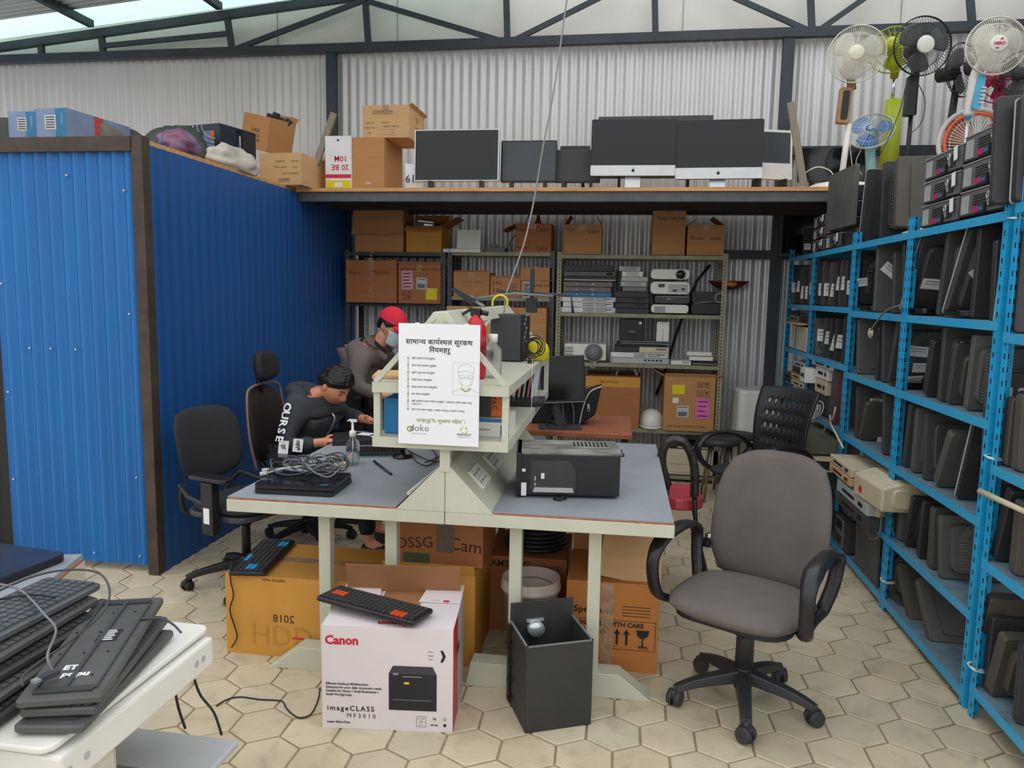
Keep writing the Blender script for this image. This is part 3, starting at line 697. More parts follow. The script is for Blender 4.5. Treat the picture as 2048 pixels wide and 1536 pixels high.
# air cooler white tall appliance
t = thing('air_cooler','tall white rounded air cooler standing at the ribbed wall behind the chairs','air cooler',(P(1503,960,Y=6.6).x,6.6,0),(0,0,6))
h = P(1508,778,Y=6.5).z
b = MB(); b.rbox((0,0,h/2),(.37,.3,h-.02),.06,0,None,'z',6,.93); b.build('body',m_wplast,t,bevel=.025,seg=3)
b = MB(); b.box((.03,-.152,h*.62),(.16,.004,h*.5)); b.build('front_panel',mat('pale blue white plastic',(214,226,230),.35),t)
b = MB(); b.ring((0,0,0),.1,.006,RM(90,0,0,(0,-.02,h+.004))@Matrix.Diagonal((1.2,1,.7,1)),24,5); b.build('handle_ring',m_lgrey,t)
b = MB(); b.text('CG',.035,RM(90,0,0,(.05,-.155,h*.72)),0); b.build('emblem',m_ink,t)

# ================================================================ LOFT
LZ = 2.373
def flat_tv(label, x0,y0,x1,y1,Y,mats,frame=.008,yaw=0,lean=3,thick=.035,name='television',cat='television',lift=0,stand=None,scr=None,chin=0,chinm=None,logo=False,rad=.006):
    a,c = P(x0,y0,Y=Y),P(x1,y1,Y=Y); w,h = c.x-a.x,a.z-c.z
    t = thing(name,label,cat,((a.x+c.x)/2,Y,LZ),(0,0,yaw))
    zb = c.z-LZ if not lift else lift
    A = (-lean,0,0)
    b = MB(); b.rbox((0,thick/2,h/2),(w,thick,h),rad,0,None,'y',4); b.build('frame',mats[0],t,(0,0,zb),A,bevel=.003)
    f = frame; b = MB(); b.b2(-w/2+f,-.0015,f+chin,w/2-f,.001,h-f); b.build('screen',mats[1],t,(0,0,zb),A)
    if chin:
        b = MB(); b.rbox((0,-.001,chin/2),(w,.004,chin),.008,0,None,'y',3); b.build('chin',chinm,t,(0,0,zb),A)
    if logo: apple(t,(0,-.004,zb+chin/2),.012,A)
    b = MB(); b.rbox((0,thick+.012,h*.45),(w*.6,.03,h*.55),.03,0,None,'y',3); b.build('back_cover',m_black,t,(0,0,zb),A)
    if stand:
        b = MB(); b.box((0,.05,.004),(stand,.18,.006)); b.prism([(.03,0),(.06,0),(.075,zb+.14),(.06,zb+.14)],-stand/2,stand/2,'x'); b.build('stand',m_silver,t)
    elif zb > .004:
        for s_ in (-1,1): b = MB(); b.box((s_*w*.3,.02,zb/2),(.02,.12,zb)); b.build('foot',m_black,t)
    return t
def apple(parent, loc, s, rot=(0,0,0)):
    "small dark fruit mark with a bite and a leaf"
    pts=[]
    for k in range(40):
        a = 2*PI*k/40; r_ = s*(1-.16*max(0,math.sin(a))**6-.1*max(0,-math.sin(a))**10); x,y = r_*.92*math.cos(a), r_*math.sin(a)
        bx,by,br = s*1.18,s*.12,s*.5; dd = math.hypot(x-bx,y-by)
        if dd < br: x,y = bx+(x-bx)*br/dd, by+(y-by)*br/dd
        pts.append((x,y))
    b = MB(); b.prism(pts,-.0005,.0005,'y'); b.prism([(0,s*1.05),(.12*s,s*1.5),(.45*s,s*1.65),(.35*s,s*1.2)],-.0005,.0005,'y')
    b.build('emblem',m_ink,parent,loc,rot)
# cartons at the left of the loft deck
Yl = 5.76
L_,S_ = boxpx(650,272,702,LZ,Yl+.0,.3)
def mE(b,w,d,h):
    b.text('10M',.06,FM('f',.02,h*.58,w,d,h,180),1,bold=.0008); b.text('20 BE',.06,FM('f',.015,h*.42,w,d,h,180),1,bold=.0008)
    b.box((0,-d/2-.0006,h*.25),(w*.98,.001,h*.07),1); b.box((0,-d/2-.0006,h*.09),(w*.98,.001,h*.16),2); b.box((0,-d/2-.0012,h*.09),(w*.3,.001,h*.08),3)
    b.cyl((0,-d/2-.001,h*.92),(0,-d/2+.001,h*.92),.008,mi=4); b.box((0,-d/2-.001,h*.92),(.02,.001,.006),4)
carton('white carton printed upside down in magenta with a yellow band on the loft', L_, S_, 0, m_paper, False, (), mE, [m_red,m_yellow,m_paper,m_ink], tape=False)
L_,S_ = boxpx(703,275,768,LZ,Yl+.02,.5)
t = carton('plain orange brown carton under the pale carton on the loft', L_, S_, 0, m_card, False, (), None, tape=False)
b = MB(); b.text('S/N',.03,RM(90,0,0,(0,0,0)),0); b.build('scribble',m_paper,t,(.0,-S_[1]/2-.002,.05))
hb = S_[2]
L2,S2 = boxpx(725,211,818,LZ+hb+.003,Yl+.05,.46)
def mF(b,w,d,h):
    symbols(b,FM('f',-w*.24,h*.78,w,d,h),.026,5)
    for i,(s,u,v) in enumerate((('G.W. NO.',-.34,.45),('MODEL NO.',-.34,.3),('SIZE',-.36,.14),('RESPECT FRAGILE',.12,.34),('P.O. NO.',0,.46),('kg',.15,.16))): b.text(s,.016,FM('f',u*w,v*h,w,d,h),1)
    for v in (.3,.14): b.box((w*.02,-d/2-.0008,h*v-.012),(w*.4,.0006,.0012),1)
    for i,(s,v) in enumerate((('BARCELONA',.75),('MADE IN',.66),('DIMENSIONS',.45),('WIRELESS',.38))): b.text(s,.02,FM('r',.0,v*h,w,d,h),1)
carton('pale carton with shipping print on top of the orange brown carton', L2, S2, 0, m_cardp, False, (('r',.03,60),), mF, [m_pen], tapem=m_clear)
# hanging paper with a number
a = P(808,312,Y=Yl-.03); c = P(829,362,Y=Yl-.03)
b = MB(); w,h = c.x-a.x+.05,a.z-c.z; vs=[]; 
for j in range(7):
    for i in range(5): vs.append((w*i/4-.0, -.02*math.sin(j/6*2.6)-.01*i/4, h*j/6+ (i==0)*(.01*j/6)))
b.add(vs,[(j*5+i,j*5+i+1,(j+1)*5+i+1,(j+1)*5+i) for j in range(6) for i in range(4)],0,None,True)
b.text('61',.085,RM(84,0,0,(.045,-.03,.07)),1)
tag(b.build('paper_sheet',[m_paper,m_ink],None,(a.x,Yl+.02,LZ+.005)),'curled white paper with the number 61 beside the silver framed television','paper')
flat_tv('silver framed television leaning beside the cartons on the loft',828,258,997,362,Yl-.03,(m_silver,m_screen),.009,0,3)
flat_tv('dark monitor with dusty grey screen right of the silver framed television',1002,280,1112,364,Yl+.06,(m_blackg,m_screend),.012,0,4,name='monitor',cat='monitor')
flat_tv('black television back half hidden left of the first desktop computer',1110,298,1200,364,Yl+.12,(m_black2,m_black2),.01,0,6)
flat_tv('black frame of a television behind the small black one',1120,290,1178,364,Yl+.3,(m_black,m_black),.01,0,6)
flat_tv('large dark grey television standing behind the two big desktop computers',1197,231,1422,355,Yl+.5,(m_dgrey,m_dgrey),.01,0,4)
t = flat_tv('big black all-in-one computer with silver chin, left of the pair on the loft',1184,238,1352,351,Yl+.0,(m_black,m_screen),.004,1,2,name='all_in_one_computer',cat='computer',stand=.11,chin=.075,chinm=m_silver,logo=True,rad=.012)
t = flat_tv('big black all-in-one computer with silver chin, right of the pair on the loft',1355,239,1523,357,Yl-.02,(m_black,m_screen),.004,-2,2,name='all_in_one_computer',cat='computer',stand=.11,chin=.078,chinm=m_silver,logo=True,rad=.012)
flat_tv('white framed all-in-one computer turned aside by the wooden prop',1500,258,1588,358,Yl+.12,(m_wplast,m_screend),.018,16,4,name='all_in_one_computer',cat='computer',chin=.1,chinm=m_wplast,rad=.02)
flat_tv('wide black television lying back behind the white fan foot',1600,292,1745,362,Yl+.72,(m_blackg,m_screen),.02,0,10)
cable('white_power_cable',[P(1603,362,Y=Yl+.1),P(1612,345,Y=Yl+.05),P(1635,334,Y=Yl+.03),P(1658,340,Y=Yl+.03),P(1668,352,Y=Yl+.05)],.004,m_wplast,'white cable looping over the foot of the white fan')

# things along the top of the blue partition
def blueprint(b,w,d,h):
    b.box((w*.32,-d/2-.0006,h*.5),(w*.34,.001,h*.98),2); b.box((-w*.0,-d/2-.001,h*.62),(w*.34,.001,h*.4),3)
    for i in range(5): b.box((-w*.0,-d/2-.0016,h*(.48+.07*i)),(w*.26,.001,h*.025),1)
    b.text('Wireless',h*.09,FM('f',w*.36,h*.7,w,d,h,-90,.002),3); b.box((-.03,-d/2-.001,h*.17),(.03,.001,.02),1); b.box((.05,-d/2-.001,h*.17),(.03,.001,.02),1)
    b.box((w/2+.0006,-d*.02,h*.5),(.001,d*.14,h*.98),4)
for i,(x0,y0,x1,dd,yaw,lab) in enumerate(((14,223,66,.3,3,'blue and lilac product carton, left one above the blue partition'),(70,217,140,.5,-4,'blue product carton with red band on its side above the blue partition'))):
    L_,S_ = boxpx(x0,y0,x1,LZ,3.92,dd); t = carton(lab,L_,S_,yaw,mat('lilac blue print',(120,140,175),.5),False,(),blueprint,[m_ink,mat('sky blue print',(40,120,165),.5),m_grey_label,mat('red band',(190,70,60),.5)],tape=False)
L_,S_ = boxpx(168,238,235,LZ,4.1,.5)
b = MB(); b.lathe([(.07,-.17),(.095,-.14),(.1,0),(.085,.15),(.06,.18)],16,0,RM(90,0,14)); tag(b.build('rolled_cloth',mat('dusty grey cloth',(120,115,105),.9,bump=.3),None,(L_[0]-.12,4.32,LZ+.1)),'dusty grey rolled cloth behind the blue cartons','cloth')
# ribbed dark green moulding
b = MB(); vs=[]; nx,ny = 26,10
for j in range(ny+1):
    for i in range(nx+1):
        u,v = i/nx,j/ny; z_ = .25*math.sin(PI*v)**.5*(1-.35*max(0,math.sin(PI*2*u-.6))**2*(v>.15)) + .008*math.sin(u*60)
        vs.append((-.3+.6*u+.12*(v-.5), -.16+.32*v, z_*(min(1,min(u,1-u)*9))))
b.add(vs,[(j*(nx+1)+i,j*(nx+1)+i+1,(j+1)*(nx+1)+i+1,(j+1)*(nx+1)+i) for j in range(ny) for i in range(nx)],0,None,True)
p = P(292,272,Y=4.55); tag(b.build('plastic_moulding',mat('dark green plastic',(66,76,68),.5),None,(p.x-.02,4.72,LZ+.01),(0,0,-8)),'dark green ribbed plastic moulding above the blue partition','plastic moulding')
def lump(name,label,cat,c,d,m,seed=1,amp=.25,n=3,z0=True,freq=2.2):
    bm = bmesh.new(); bmesh.ops.create_icosphere(bm,subdivisions=n,radius=1)
    for v in bm.verts:
        q = 1+amp*noise.noise(v.co*freq+Vector((seed*7.3,0,0))); v.co *= q; v.co.x *= d[0]/2; v.co.y *= d[1]/2; v.co.z *= d[2]/2
        if z0 and v.co.z < -d[2]*.3: v.co.z = -d[2]*.3
    me = bpy.data.meshes.new(name); bm.to_mesh(me); bm.free()
    for p_ in me.polygons: p_.use_smooth = True
    me.materials.append(m); o = bpy.data.objects.new(name,me); C.objects.link(o); o.location = (c[0],c[1],c[2]+d[2]*.3)
    return tag(o,label,cat) if label else o
p = P(362,285,Y=4.05); lump('plastic_bag','crumpled purple plastic bag on the edge of the blue partition','plastic bag',(-2.61,4.24,LZ),(.2,.26,.17),mat('purple film',(105,98,140),.3,0,.2,7,col2=(140,78,84)),3,.28,4,freq=2.2)
p = P(268,272,Y=4.0); lump('blue_wrap','blue plastic strip beside the green moulding','plastic strip',(p.x,4.05,LZ),(.3,.1,.05),mat('blue film',(30,110,190),.4),5,.6)
L_,S_ = boxpx(378,249,452,LZ+.02,4.85,.2)
def mG(b,w,d,h):
    for k in range(5):
        for i in range(13):
            a = PI*1.02+ i*PI*.42/12; r_ = .1+.028*k; x,z_ = w*.42+r_*1.35*math.cos(a), h*1.0+r_*.95*math.sin(a)
            if -w/2 < x < w/2 and 0 < z_ < h: b.cyl((x,-d/2-.0015,z_),(x,-d/2,z_),.0035+.0012*k,n=6,mi=1)
    b.box((0,-d/2-.001,h*.12),(w,.001,h*.14),2); b.box((w*.25,-d/2-.001,h*.75),(w*.12,.001,h*.14),2); b.box((w*.14,-d/2-.0006,h*.55),(w*.34,.001,h*.6),3)
t = carton('dark blue printed carton with dotted swirl and orange stripe above the partition',L_,S_,-14,mat('navy print',(24,34,52),.35),False,(('f',.0001,0),),mG,[m_paper,mat('orange print',(225,80,50),.5),mat('steel blue print',(90,115,140),.4)],tape=False)
L_,S_ = boxpx(455,260,490,LZ+.02,5.0,.14)
def mH(b,w,d,h): b.box((0,-d/2-.001,h*.12),(w,.001,h*.14),2); b.box((.02,-d/2-.001,h*.6),(w*.45,.001,h*.5),1)
carton('black carton with pale label beside the dotted swirl carton',L_,S_,-10,m_black,False,(),mH,[m_grey_label,mat('orange print',(225,80,50),.5)],tape=False)
t = carton('tilted brown carton with black parts sticking out above the sack',(P(530,300,Y=5.85).x,5.86,P(530,303,Y=5.75).z+.02),(.30,.26,.26),-22,m_card,True,(('b',.05,30,.004),),lambda b,w,d,h:(b.text('THREE',.035,FM('f',0,h*.55,w,d,h),1),b.text('LARGE',.035,FM('f',0,h*.4,w,d,h),1),b.text('POWDER',.03,FM('f',0,h*.26,w,d,h),1)),[m_pen],roty=14)
for i,(dx,dz) in enumerate(((.04,.24),(.13,.2))):
    b = MB(); b.box((0,0,0),(.09,.05,.08)); b.box((.02,0,.05),(.05,.04,.03)); tag(b.build('adapter',m_black,None,(P(535,240,Y=5.85).x+dx,5.85,P(530,303,Y=5.75).z+.02+dz),(10,20+i*20,10),bevel=.005),('black adapter poking out of the tilted carton','second black adapter poking out at the right of the tilted carton')[i],'adapter')
lump('white_sack','white woven sack slumped on the partition edge','sack',(-2.60,4.86,LZ-.005),(.2,.62,.2),mat('white sack cloth',(205,196,186),.85,0,.1,6,bump=.4),8,.35,4)
L_,S_ = boxpx(520,306,606,LZ,5.5,.45)
def mI(b,w,d,h):
    for i,(s,u,v) in enumerate((('P.O. NO.',.35,.75),('G.W.:',.35,.55),('DIMENSION',.32,.36),('CONTENT',.0,.74),('SPAIN   INDIA',0,.56),('25 KG',.1,.36))): b.text(s,.017,FM('f',u*w,v*h,w,d,h,180),1)
    symbols(b,FM('f',.0,h*.15,w,d,h),.024,3)
carton('pale carton printed upside down standing at the corner of the partition',L_,(S_[0],S_[1],S_[2]),-3,m_cardp,False,(('b',.05,20),),mI,[m_pen],tape=False)
L_,S_ = boxpx(606,322,655,LZ,5.85,.3); carton('brown carton behind the left wooden prop on the loft',L_,S_,-5,m_card2,False)
L_,S_ = boxpx(-20,232,12,LZ,4.0,.3); b = MB(); b.rbox((0,0,.09),(.3,.3,.16),.03,0,None,'y',3); tag(b.build('grey_crate',m_dgrey,None,(L_[0]-.05,4.15,LZ)),'dark grey crate at the far left above the partition','crate')
# ================================================================ WORKBENCH
DZ = .757; Y0, Y1 = 2.80, 4.30; XC = -.66
wb = thing('workbench','cream steel double workbench with blue grey tops, legs and a raised middle shelf','workbench',(XC,3.55,0))
def loc_(m): m.v = [v-Vector((XC,3.55,0)) for v in m.v]; return m
for (x0,x1) in ((-1.56,-.852),(-.468,.222)):
    b = MB(); b.b2(x0,Y0+.004,DZ-.004,x1,Y1,DZ,0); b.b2(x0-.001,Y0+.002,DZ-.016,x1+.001,Y1,DZ-.0042,1)
    loc_(b).build('tabletop',[m_top,m_edge],wb)
b = MB(); 
b.b2(-1.565,Y0,.695,-.657,Y0+.03,DZ-.012); b.b2(-.654,Y0,.695,.226,Y0+.03,DZ-.012)
b.b2(-1.565,Y0+.031,.695,-1.535,Y1-.031,DZ-.0165); b.b2(.196,Y0+.031,.695,.226,Y1-.031,DZ-.0165); b.b2(-1.565,Y1-.03,.695,.226,Y1,DZ-.0165)
for y in (3.2,3.7): b.b2(-1.53,y,.70,.19,y+.04,DZ-.017)
loc_(b).build('apron', m_cream, wb, bevel=.002, seg=1)
ap = P(889,933,Y=Y0).z
b = MB(); b.prism([(-.852,DZ-.012),(-.656,DZ-.012),(-.656,ap),(-.675,ap)],Y0-.001,Y1,'y'); b.prism([(-.654,DZ-.012),(-.462,DZ-.012),(-.635,ap),(-.654,ap)],Y0-.001,Y1,'y')
loc_(b).build('console', m_cream, wb, bevel=.002, seg=1)
# sockets on the slopes
sl = Vector((.173,0,DZ-ap)).normalized(); nn = Vector((-sl.z,0,sl.x))
for px,py in ((1002,918),(968,950),(1030,882)):
    q = P(px,py,Z=.85); yy = q.y; c = Vector((-.635,0,ap))+ (Vector((-.462,0,DZ-.012))-Vector((-.635,0,ap)))*.45
    b = MB(); M = Matrix.Translation(Vector((c.x-XC,yy-3.55,c.z))+nn*.003) @ Matrix(((0,sl.x,nn.x,0),(1,0,0,0),(0,sl.z,nn.z,0),(0,0,0,1)))
    b.box((0,0,0),(.17,.09,.008),0,M)
    for i in range(4):
        for j in (-.02,.02): b.box((-.06+i*.035,j,.005),(.006,.01,.002),1,M)
        b.box((-.06+i*.035,.0,.005),(.012,.006,.002),2,M)
    b.build('socket_strip',[m_wplast,m_ink,m_lgrey],wb)
b = MB(); b.tube([(-.845,2.95,DZ+.012),(-.79,3.3,DZ+.05),(-.74,3.7,DZ+.09),(-.70,4.1,DZ+.12)],.008,6); loc_(b).build('cable_channel',m_wplast,wb)
for x0,s_ in ((-1.285,-1),(-.245,1)):   # two T feet with two legs each
    cx = x0
    for x in ((-1.185,-.90) if s_ < 0 else (-.385,-.07)):
        for y in (2.912,4.05):
            b = MB(); b.b2(x-.025,y-.025,.03,x+.025,y+.025,.70); loc_(b).build('leg',m_cream,wb,bevel=.002,seg=1)
for y in (2.87,4.01):
    for xa,xb,sx in ((-1.43,-.72,-1),(-.58,.17,1)):
        b = MB(); poly = [(xa,0),(xb,0),(xb-.13,.1),(xa+.02,.1)] if sx > 0 else [(xa,0),(xb,0),(xb-.02,.1),(xa+.13,.1)]
        b.prism(poly,y,y+.085,"y"); loc_(b).build('foot',m_cream,wb,bevel=.002,seg=1)
# raised shelf: two A shaped ends carrying two decks and a top channel
SX0,SX1,SY0,SY1 = -.935,-.405,2.765,4.36; SZ1,SZ2 = 1.04,1.252
zap = P(888,628,Y=SY0).z
for y in (SY0,SY1-.03):
    b = MB(); b.b2(-.675,y+.03,ap-.02,-.635,y+.06,1.02); loc_(b).build('post',m_cream,wb)
    for x in (SX0,SX1-.025):
        b = MB(); e7=.0015 if x < -.6 else -.0015; b.b2(x+e7,y+.0135,SZ1-.0375,x+.025+e7,y+.0385,SZ2-.0095); loc_(b).build('upright',m_cream,wb)
    b = MB(); t_=.02
    for sx in (-1,1):
        xs = SX0+.012 if sx < 0 else SX1-.012; xa = -.67+sx*.022
        p,q = Vector((xs,0,SZ2+.001)),Vector((xa,0,zap-.01)); v=(q-p).normalized(); n_=Vector((-v.z,0,v.x))*t_/2*1.0
        b.prism([((p+n_).x,(p+n_).z),((q+n_).x,(q+n_).z),((q-n_).x,(q-n_).z),((p-n_).x,(p-n_).z)],y-.0012,y+.02,'y')
    loc_(b).build('brace',m_cream,wb)
for z in (SZ1,SZ2):
    b = MB(); b.b2(SX0,SY0,z-.04,SX1,SY0+.012,z); b.b2(SX0,SY0+.012,z-.008,SX1,SY1,z-.001); b.b2(SX1-.012,SY0+.012,z-.04,SX1,SY1,z-.008); b.b2(SX0,SY0+.012,z-.04,SX0+.012,SY1,z-.008)
    loc_(b).build('shelf_deck',m_cream,wb)
b = MB(); b.prism([(-.735,zap-.045),(-.605,zap-.045),(-.645,zap+.008),(-.695,zap+.008)],SY0+.003,SY1-.002,'y'); loc_(b).build('top_channel',m_cream,wb,bevel=.003,seg=1)
b = MB()
for x in (-.755,-.565): b.lathe([(.001,0),(.012,0),(.012,.02),(.001,.02)],10,0,RM(90,0,0,(x,SY0,zap-.045)))
loc_(b).build('clip',m_wplast,wb)

# ---------------------------------------------------------------- poster
pa = [P(*c,Y=2.745) for c in ((797,886),(957,894),(963,651),(801,646))]
w_, h_ = (pa[1]-pa[0]).length, (pa[3]-pa[0]).length
ang = math.degrees(math.atan2((pa[1]-pa[0]).z,(pa[1]-pa[0]).x))
po = thing('safety_poster','white safety rules poster in Devanagari script hung on the front of the raised shelf','poster',pa[0],(0,-ang,0))
b = MB(); b.b2(0,-.0015,0,w_,.0015,h_); b.build('sheet',mat('poster white',(236,236,240),.5,0,.01,3),po)
m_olv = mat('olive green print',(150,160,60),.6); m_pink2 = mat('thin print',(96,86,80),.6)
def PT(u,v,rot=0): return RM(90,0,0,(u*w_,-.0022,(1-v)*h_)) @ RM(0,0,rot)
def deva(b, toks, size, u, v, mi, bold=.0004):
    "lay Devanagari clusters one after the other; ('h',c) cuts a letter's stem to a half form, ('m',c) is a mark over the last letter"
    import bisect
    def glyph(c): return text_mesh(c,size,bold,align='LEFT')
    items=[]; x=0; last=0
    for k in toks:
        kind,c = (k if isinstance(k,tuple) else ('n',k))
        vs,fs = glyph(c)
        if not vs: x += size*.3; continue
        mn = min(p.x for p in vs); mxx = max(p.x for p in vs); wd = mxx-mn
        if kind == 'm': items.append((vs,fs,x-size*.28 - mn - wd*.5 + size*.12,1)); continue
        if kind == 'h':
            cut = mn+wd*.68; items.append(([Vector((min(p.x,cut),p.y,0)) for p in vs],fs,x-mn,1)); last=x; x += (cut-mn)*.98; continue
        if kind == 'r': items.append(([Vector((p.x*.45,p.y*.45+size*.52,0)) for p in vs],fs,x-size*.22,1)); continue
        items.append((vs,fs,x-mn,1)); last=x; x += size*.2 if c == 'ि' else wd*.985
    for vs,fs,dx,_ in items:
        b.add([v_+Vector((dx-x/2,0,0)) for v_ in vs],fs,mi,PT(u,v))
    return x
b = MB()
deva(b,['स','ा','म','ा',('h','न'),'य',' ','क','ा','य',('r','ट'),('h','स'),'थ','ल',' ','स',('m','ु'),'र','क',('h','ष'),'ा'],.0262,.5,.15,0)
deva(b,['ि','न','य','म','ह','र',('m','ू')],.0262,.51,.215,0)
b.build('heading',m_ink,po)
b = MB(); lines = ['सही उपकरण लगाउनुहोस','काम गरदा सावधान हुनुहोस','धूलो र धुवा बाट बचनुहोस','फोहोर सफा राखनुहोस','कार्य सथल सफा राखनुहोस','हात सफा राखनुहोस','सही उपकरण मातर परयोग गरनुहोस । चोटपटक लागेमा खबर गरनु','काम गरदा खाना नखानु । मासक लगाउनु र दसतान लगाउनु']
for i,s in enumerate(lines):
    v = .285+i*.059+(.012 if i > 6 else 0); b.text(s,.0098,PT(.165,v),0,bold=.00008,align='LEFT')
    if i == 6: b.text('आवशयक पर',.0085,PT(.165,v+.025),0,align='LEFT')
b.build('lettering',m_pink2,po)
b = MB(); b.box((0,0,0),(.0022,.425*h_,.0003),0,PT(.12,.498))
for i in range(8): b.cyl((.12*w_,-.002,(1-(.283+i*.059+(.012 if i>6 else 0)))*h_),(.12*w_,-.0035,(1-(.283+i*.059+(.012 if i>6 else 0)))*h_),.0034,n=8)
b.build('timeline',mat('pale olive print',(150,155,130),.6),po)
b = MB(); deva(b,['स',('h','म'),'झ','न',('m','ु'),'ह','ो',('h','स'),',',' ','स',('m','ु'),'र','क',('h','ष'),'ा',' ','प','ि','ह','ल','े',' ','।'],.0185,.53,.80,0,.0002); b.build('slogan',m_olv,po)
b = MB(); b.text('doko',.037,PT(.265,.865),0,bold=-.0004); b.ring((.145*w_,-.002,(1-.873)*h_),.0095,.0018,None,16,4,1); b.box((0,0,0),(.06,.0009,.0002),0,PT(.26,.91)); b.build('logo',[m_ink,mat('green print',(110,140,50),.6)],po)
b = MB(); 
for k in range(5):
    a0 = k*72; b.add([(0.82*w_+.0145*math.cos(R(a0+q))*(.45 if q in(0,) else 1),-.002,(1-.862)*h_+.0145*math.sin(R(a0+q))) for q in (0,20,45,66)],[(0,1,2,3)],0)
b.text('PREVENT',.0135,PT(.82,.905),1,bold=.0001); b.box((0,0,0),(.05,.0009,.0002),1,PT(.82,.925)); b.build('logo',[mat('lime print',(205,205,40),.6),m_pink2],po)
b = MB(); m1 = PT(.835,.44)
for (c,d) in (((0,.062,0),(.1,.0006,.0002)),((0,-.062,0),(.1,.0006,.0002)),((-.05,0,0),(.0006,.124,.0002)),((.05,0,0),(.0006,.124,.0002))): b.box(c,d,0,m1)
def face_line(pts,mi=0,r_=.0005): b.tube([m1@Vector((x,y,0)) for x,y in smoothpath2(pts)],r_,4,mi)
def smoothpath2(p): return [(v.x,v.y) for v in smoothpath([(x,y,0) for x,y in p],5)]
face_line([(-.03,.022),(-.026,.045),(0,.056),(.026,.045),(.03,.022)]); face_line([(-.033,.022),(0,.03),(.033,.022)])
face_line([(-.026,.02),(-.027,-.005),(-.014,-.03),(0,-.036),(.014,-.03),(.027,-.005),(.026,.02)]); face_line([(-.024,.012),(-.008,.014),(-.006,.006),(-.022,.004),(-.024,.012)]); face_line([(.024,.012),(.008,.014),(.006,.006),(.022,.004),(.024,.012)])
face_line([(-.018,-.002),(0,.004),(.018,-.002),(.014,-.022),(0,-.026),(-.014,-.022),(-.018,-.002)]); face_line([(-.05,-.052),(-.02,-.036)]); face_line([(.05,-.052),(.02,-.036)])
face_line([(-.018,-.036),(0,-.047),(.018,-.036)],1,.0022)
b.build('worker_drawing',[mat('pale green line',(170,190,160),.6),mat('green print 2',(120,170,70),.6)],po)

# ------------------------------------------------- things on the raised shelf
def onshelf(px,py,z): return P(px,py,Z=z)
# fire extinguisher
q = P(951,760,Z=SZ2); q.y = 3.0; q.x = P(951,700,Y=3.0).x
t = thing('fire_extinguisher','red fire extinguisher standing behind the poster on the raised shelf','fire extinguisher',(q.x,3.0,SZ2))
zt_ = P(951,630,Y=3.0).z-SZ2
b = MB(); b.lathe([(.04,0),(.044,.012),(.044,zt_*.72),(.04,zt_*.82),(.026,zt_*.93),(.018,zt_*.97),(.018,zt_)],20); b.build('cylinder',mat('red enamel',(200,30,45),.25),t)
b = MB(); b.box((0,0,zt_+.012),(.04,.03,.03)); b.prism([(-.02,zt_+.015),(-.02,zt_+.03),(-.09,zt_-.015),(-.095,zt_-.025)],-.01,.01,'y'); b.prism([(-.02,zt_+.04),(-.0,zt_+.06),(-.09,zt_+.11),(-.1,zt_+.1)],-.01,.01,'y'); b.cyl((.02,0,zt_+.012),(.05,0,zt_+.005),.01); b.build('valve_handle',m_black,t)
b = MB(); b.cyl((.0,0,zt_*.4),(0,0,zt_*.66),.0445,.0445,20); b.build('label_band',mat('dark red print',(150,24,36),.4),t)
# pump bottle
t = thing('pump_bottle','white pump dispenser beside the fire extinguisher behind the poster','bottle',(P(926,650,Y=2.98).x,2.98,SZ2)); zh = P(926,634,Y=2.98).z-SZ2
b = MB(); b.lathe([(.03,0),(.032,.01),(.032,zh*.6),(.014,zh*.72),(.014,zh*.78)],14); b.build('bottle',m_wplast,t)
b = MB(); b.cyl((0,0,zh*.78),(0,0,zh*.95),.004); b.box((-.008,0,zh*.97),(.03,.012,.01)); b.build('pump',m_wplast,t)
m_glass = mat('clear plastic bottle',(235,240,240),.05,0,.01,3,trans=.95,ior=1.2,alpha=.55); m_liq = mat('clear gel',(225,232,236),.03,0,.01,3,trans=.95,ior=1.33)
def clear_bottle(label,px,yb,yt,Y,z,r,cap=True,gel=.5,pump=False):
    x = P(px,yb,Y=Y).x; H_ = P(px,yt,Y=Y).z-z
    t = thing('clear_bottle' if not pump else 'sanitizer_bottle',label,'bottle',(x,Y,z))
    hb = H_*(.82 if cap else .62); b = MB(); b.lathe([(r*.9,0),(r,.01),(r,hb*.72),(r*.9,hb*.82),(r*.45,hb*.93),(r*.45,hb)],22); b.build('bottle',m_glass,t)
    if gel: b = MB(); b.lathe([(r*.86,.002),(r*.95,.01),(r*.95,hb*.72*gel),(.0005,hb*.72*gel+.001)],22); b.build('gel',m_liq,t)
    if cap: b = MB(); b.lathe([(r*.52,hb),(r*.52,H_),(.001,H_)],16); b.build('cap',m_wplast,t)
    if pump:
        b = MB(); b.lathe([(r*.5,hb),(r*.5,hb+.025),(r*.28,hb+.03),(.006,hb+.032),(.006,H_-.012)],14); b.box((.005,0,H_-.008),(.032,.014,.012)); b.tube([(.015,0,H_-.006),(-.015,0,H_-.004),(-.026,0,H_-.012)],.004,6); b.build('pump',m_wplast,t)
        b = MB(); b.cyl((0,0,.01),(0,0,hb),.0022,n=6); b.build('dip_tube',m_wplast,t)
        b = MB(); b.box((0,-r-.001,hb*.35),(r*.6,.001,hb*.14),0); b.text('A',.02,RM(90,0,0,(r*.45,-r-.001,hb*.55)),1); b.build('label_sticker',[mat('faint red print',(220,150,140),.5),m_ink],t)
    return t
clear_bottle('clear plastic bottle with square white cap right of the extinguisher',985,748,668,3.05,SZ2,.038,True,.0)
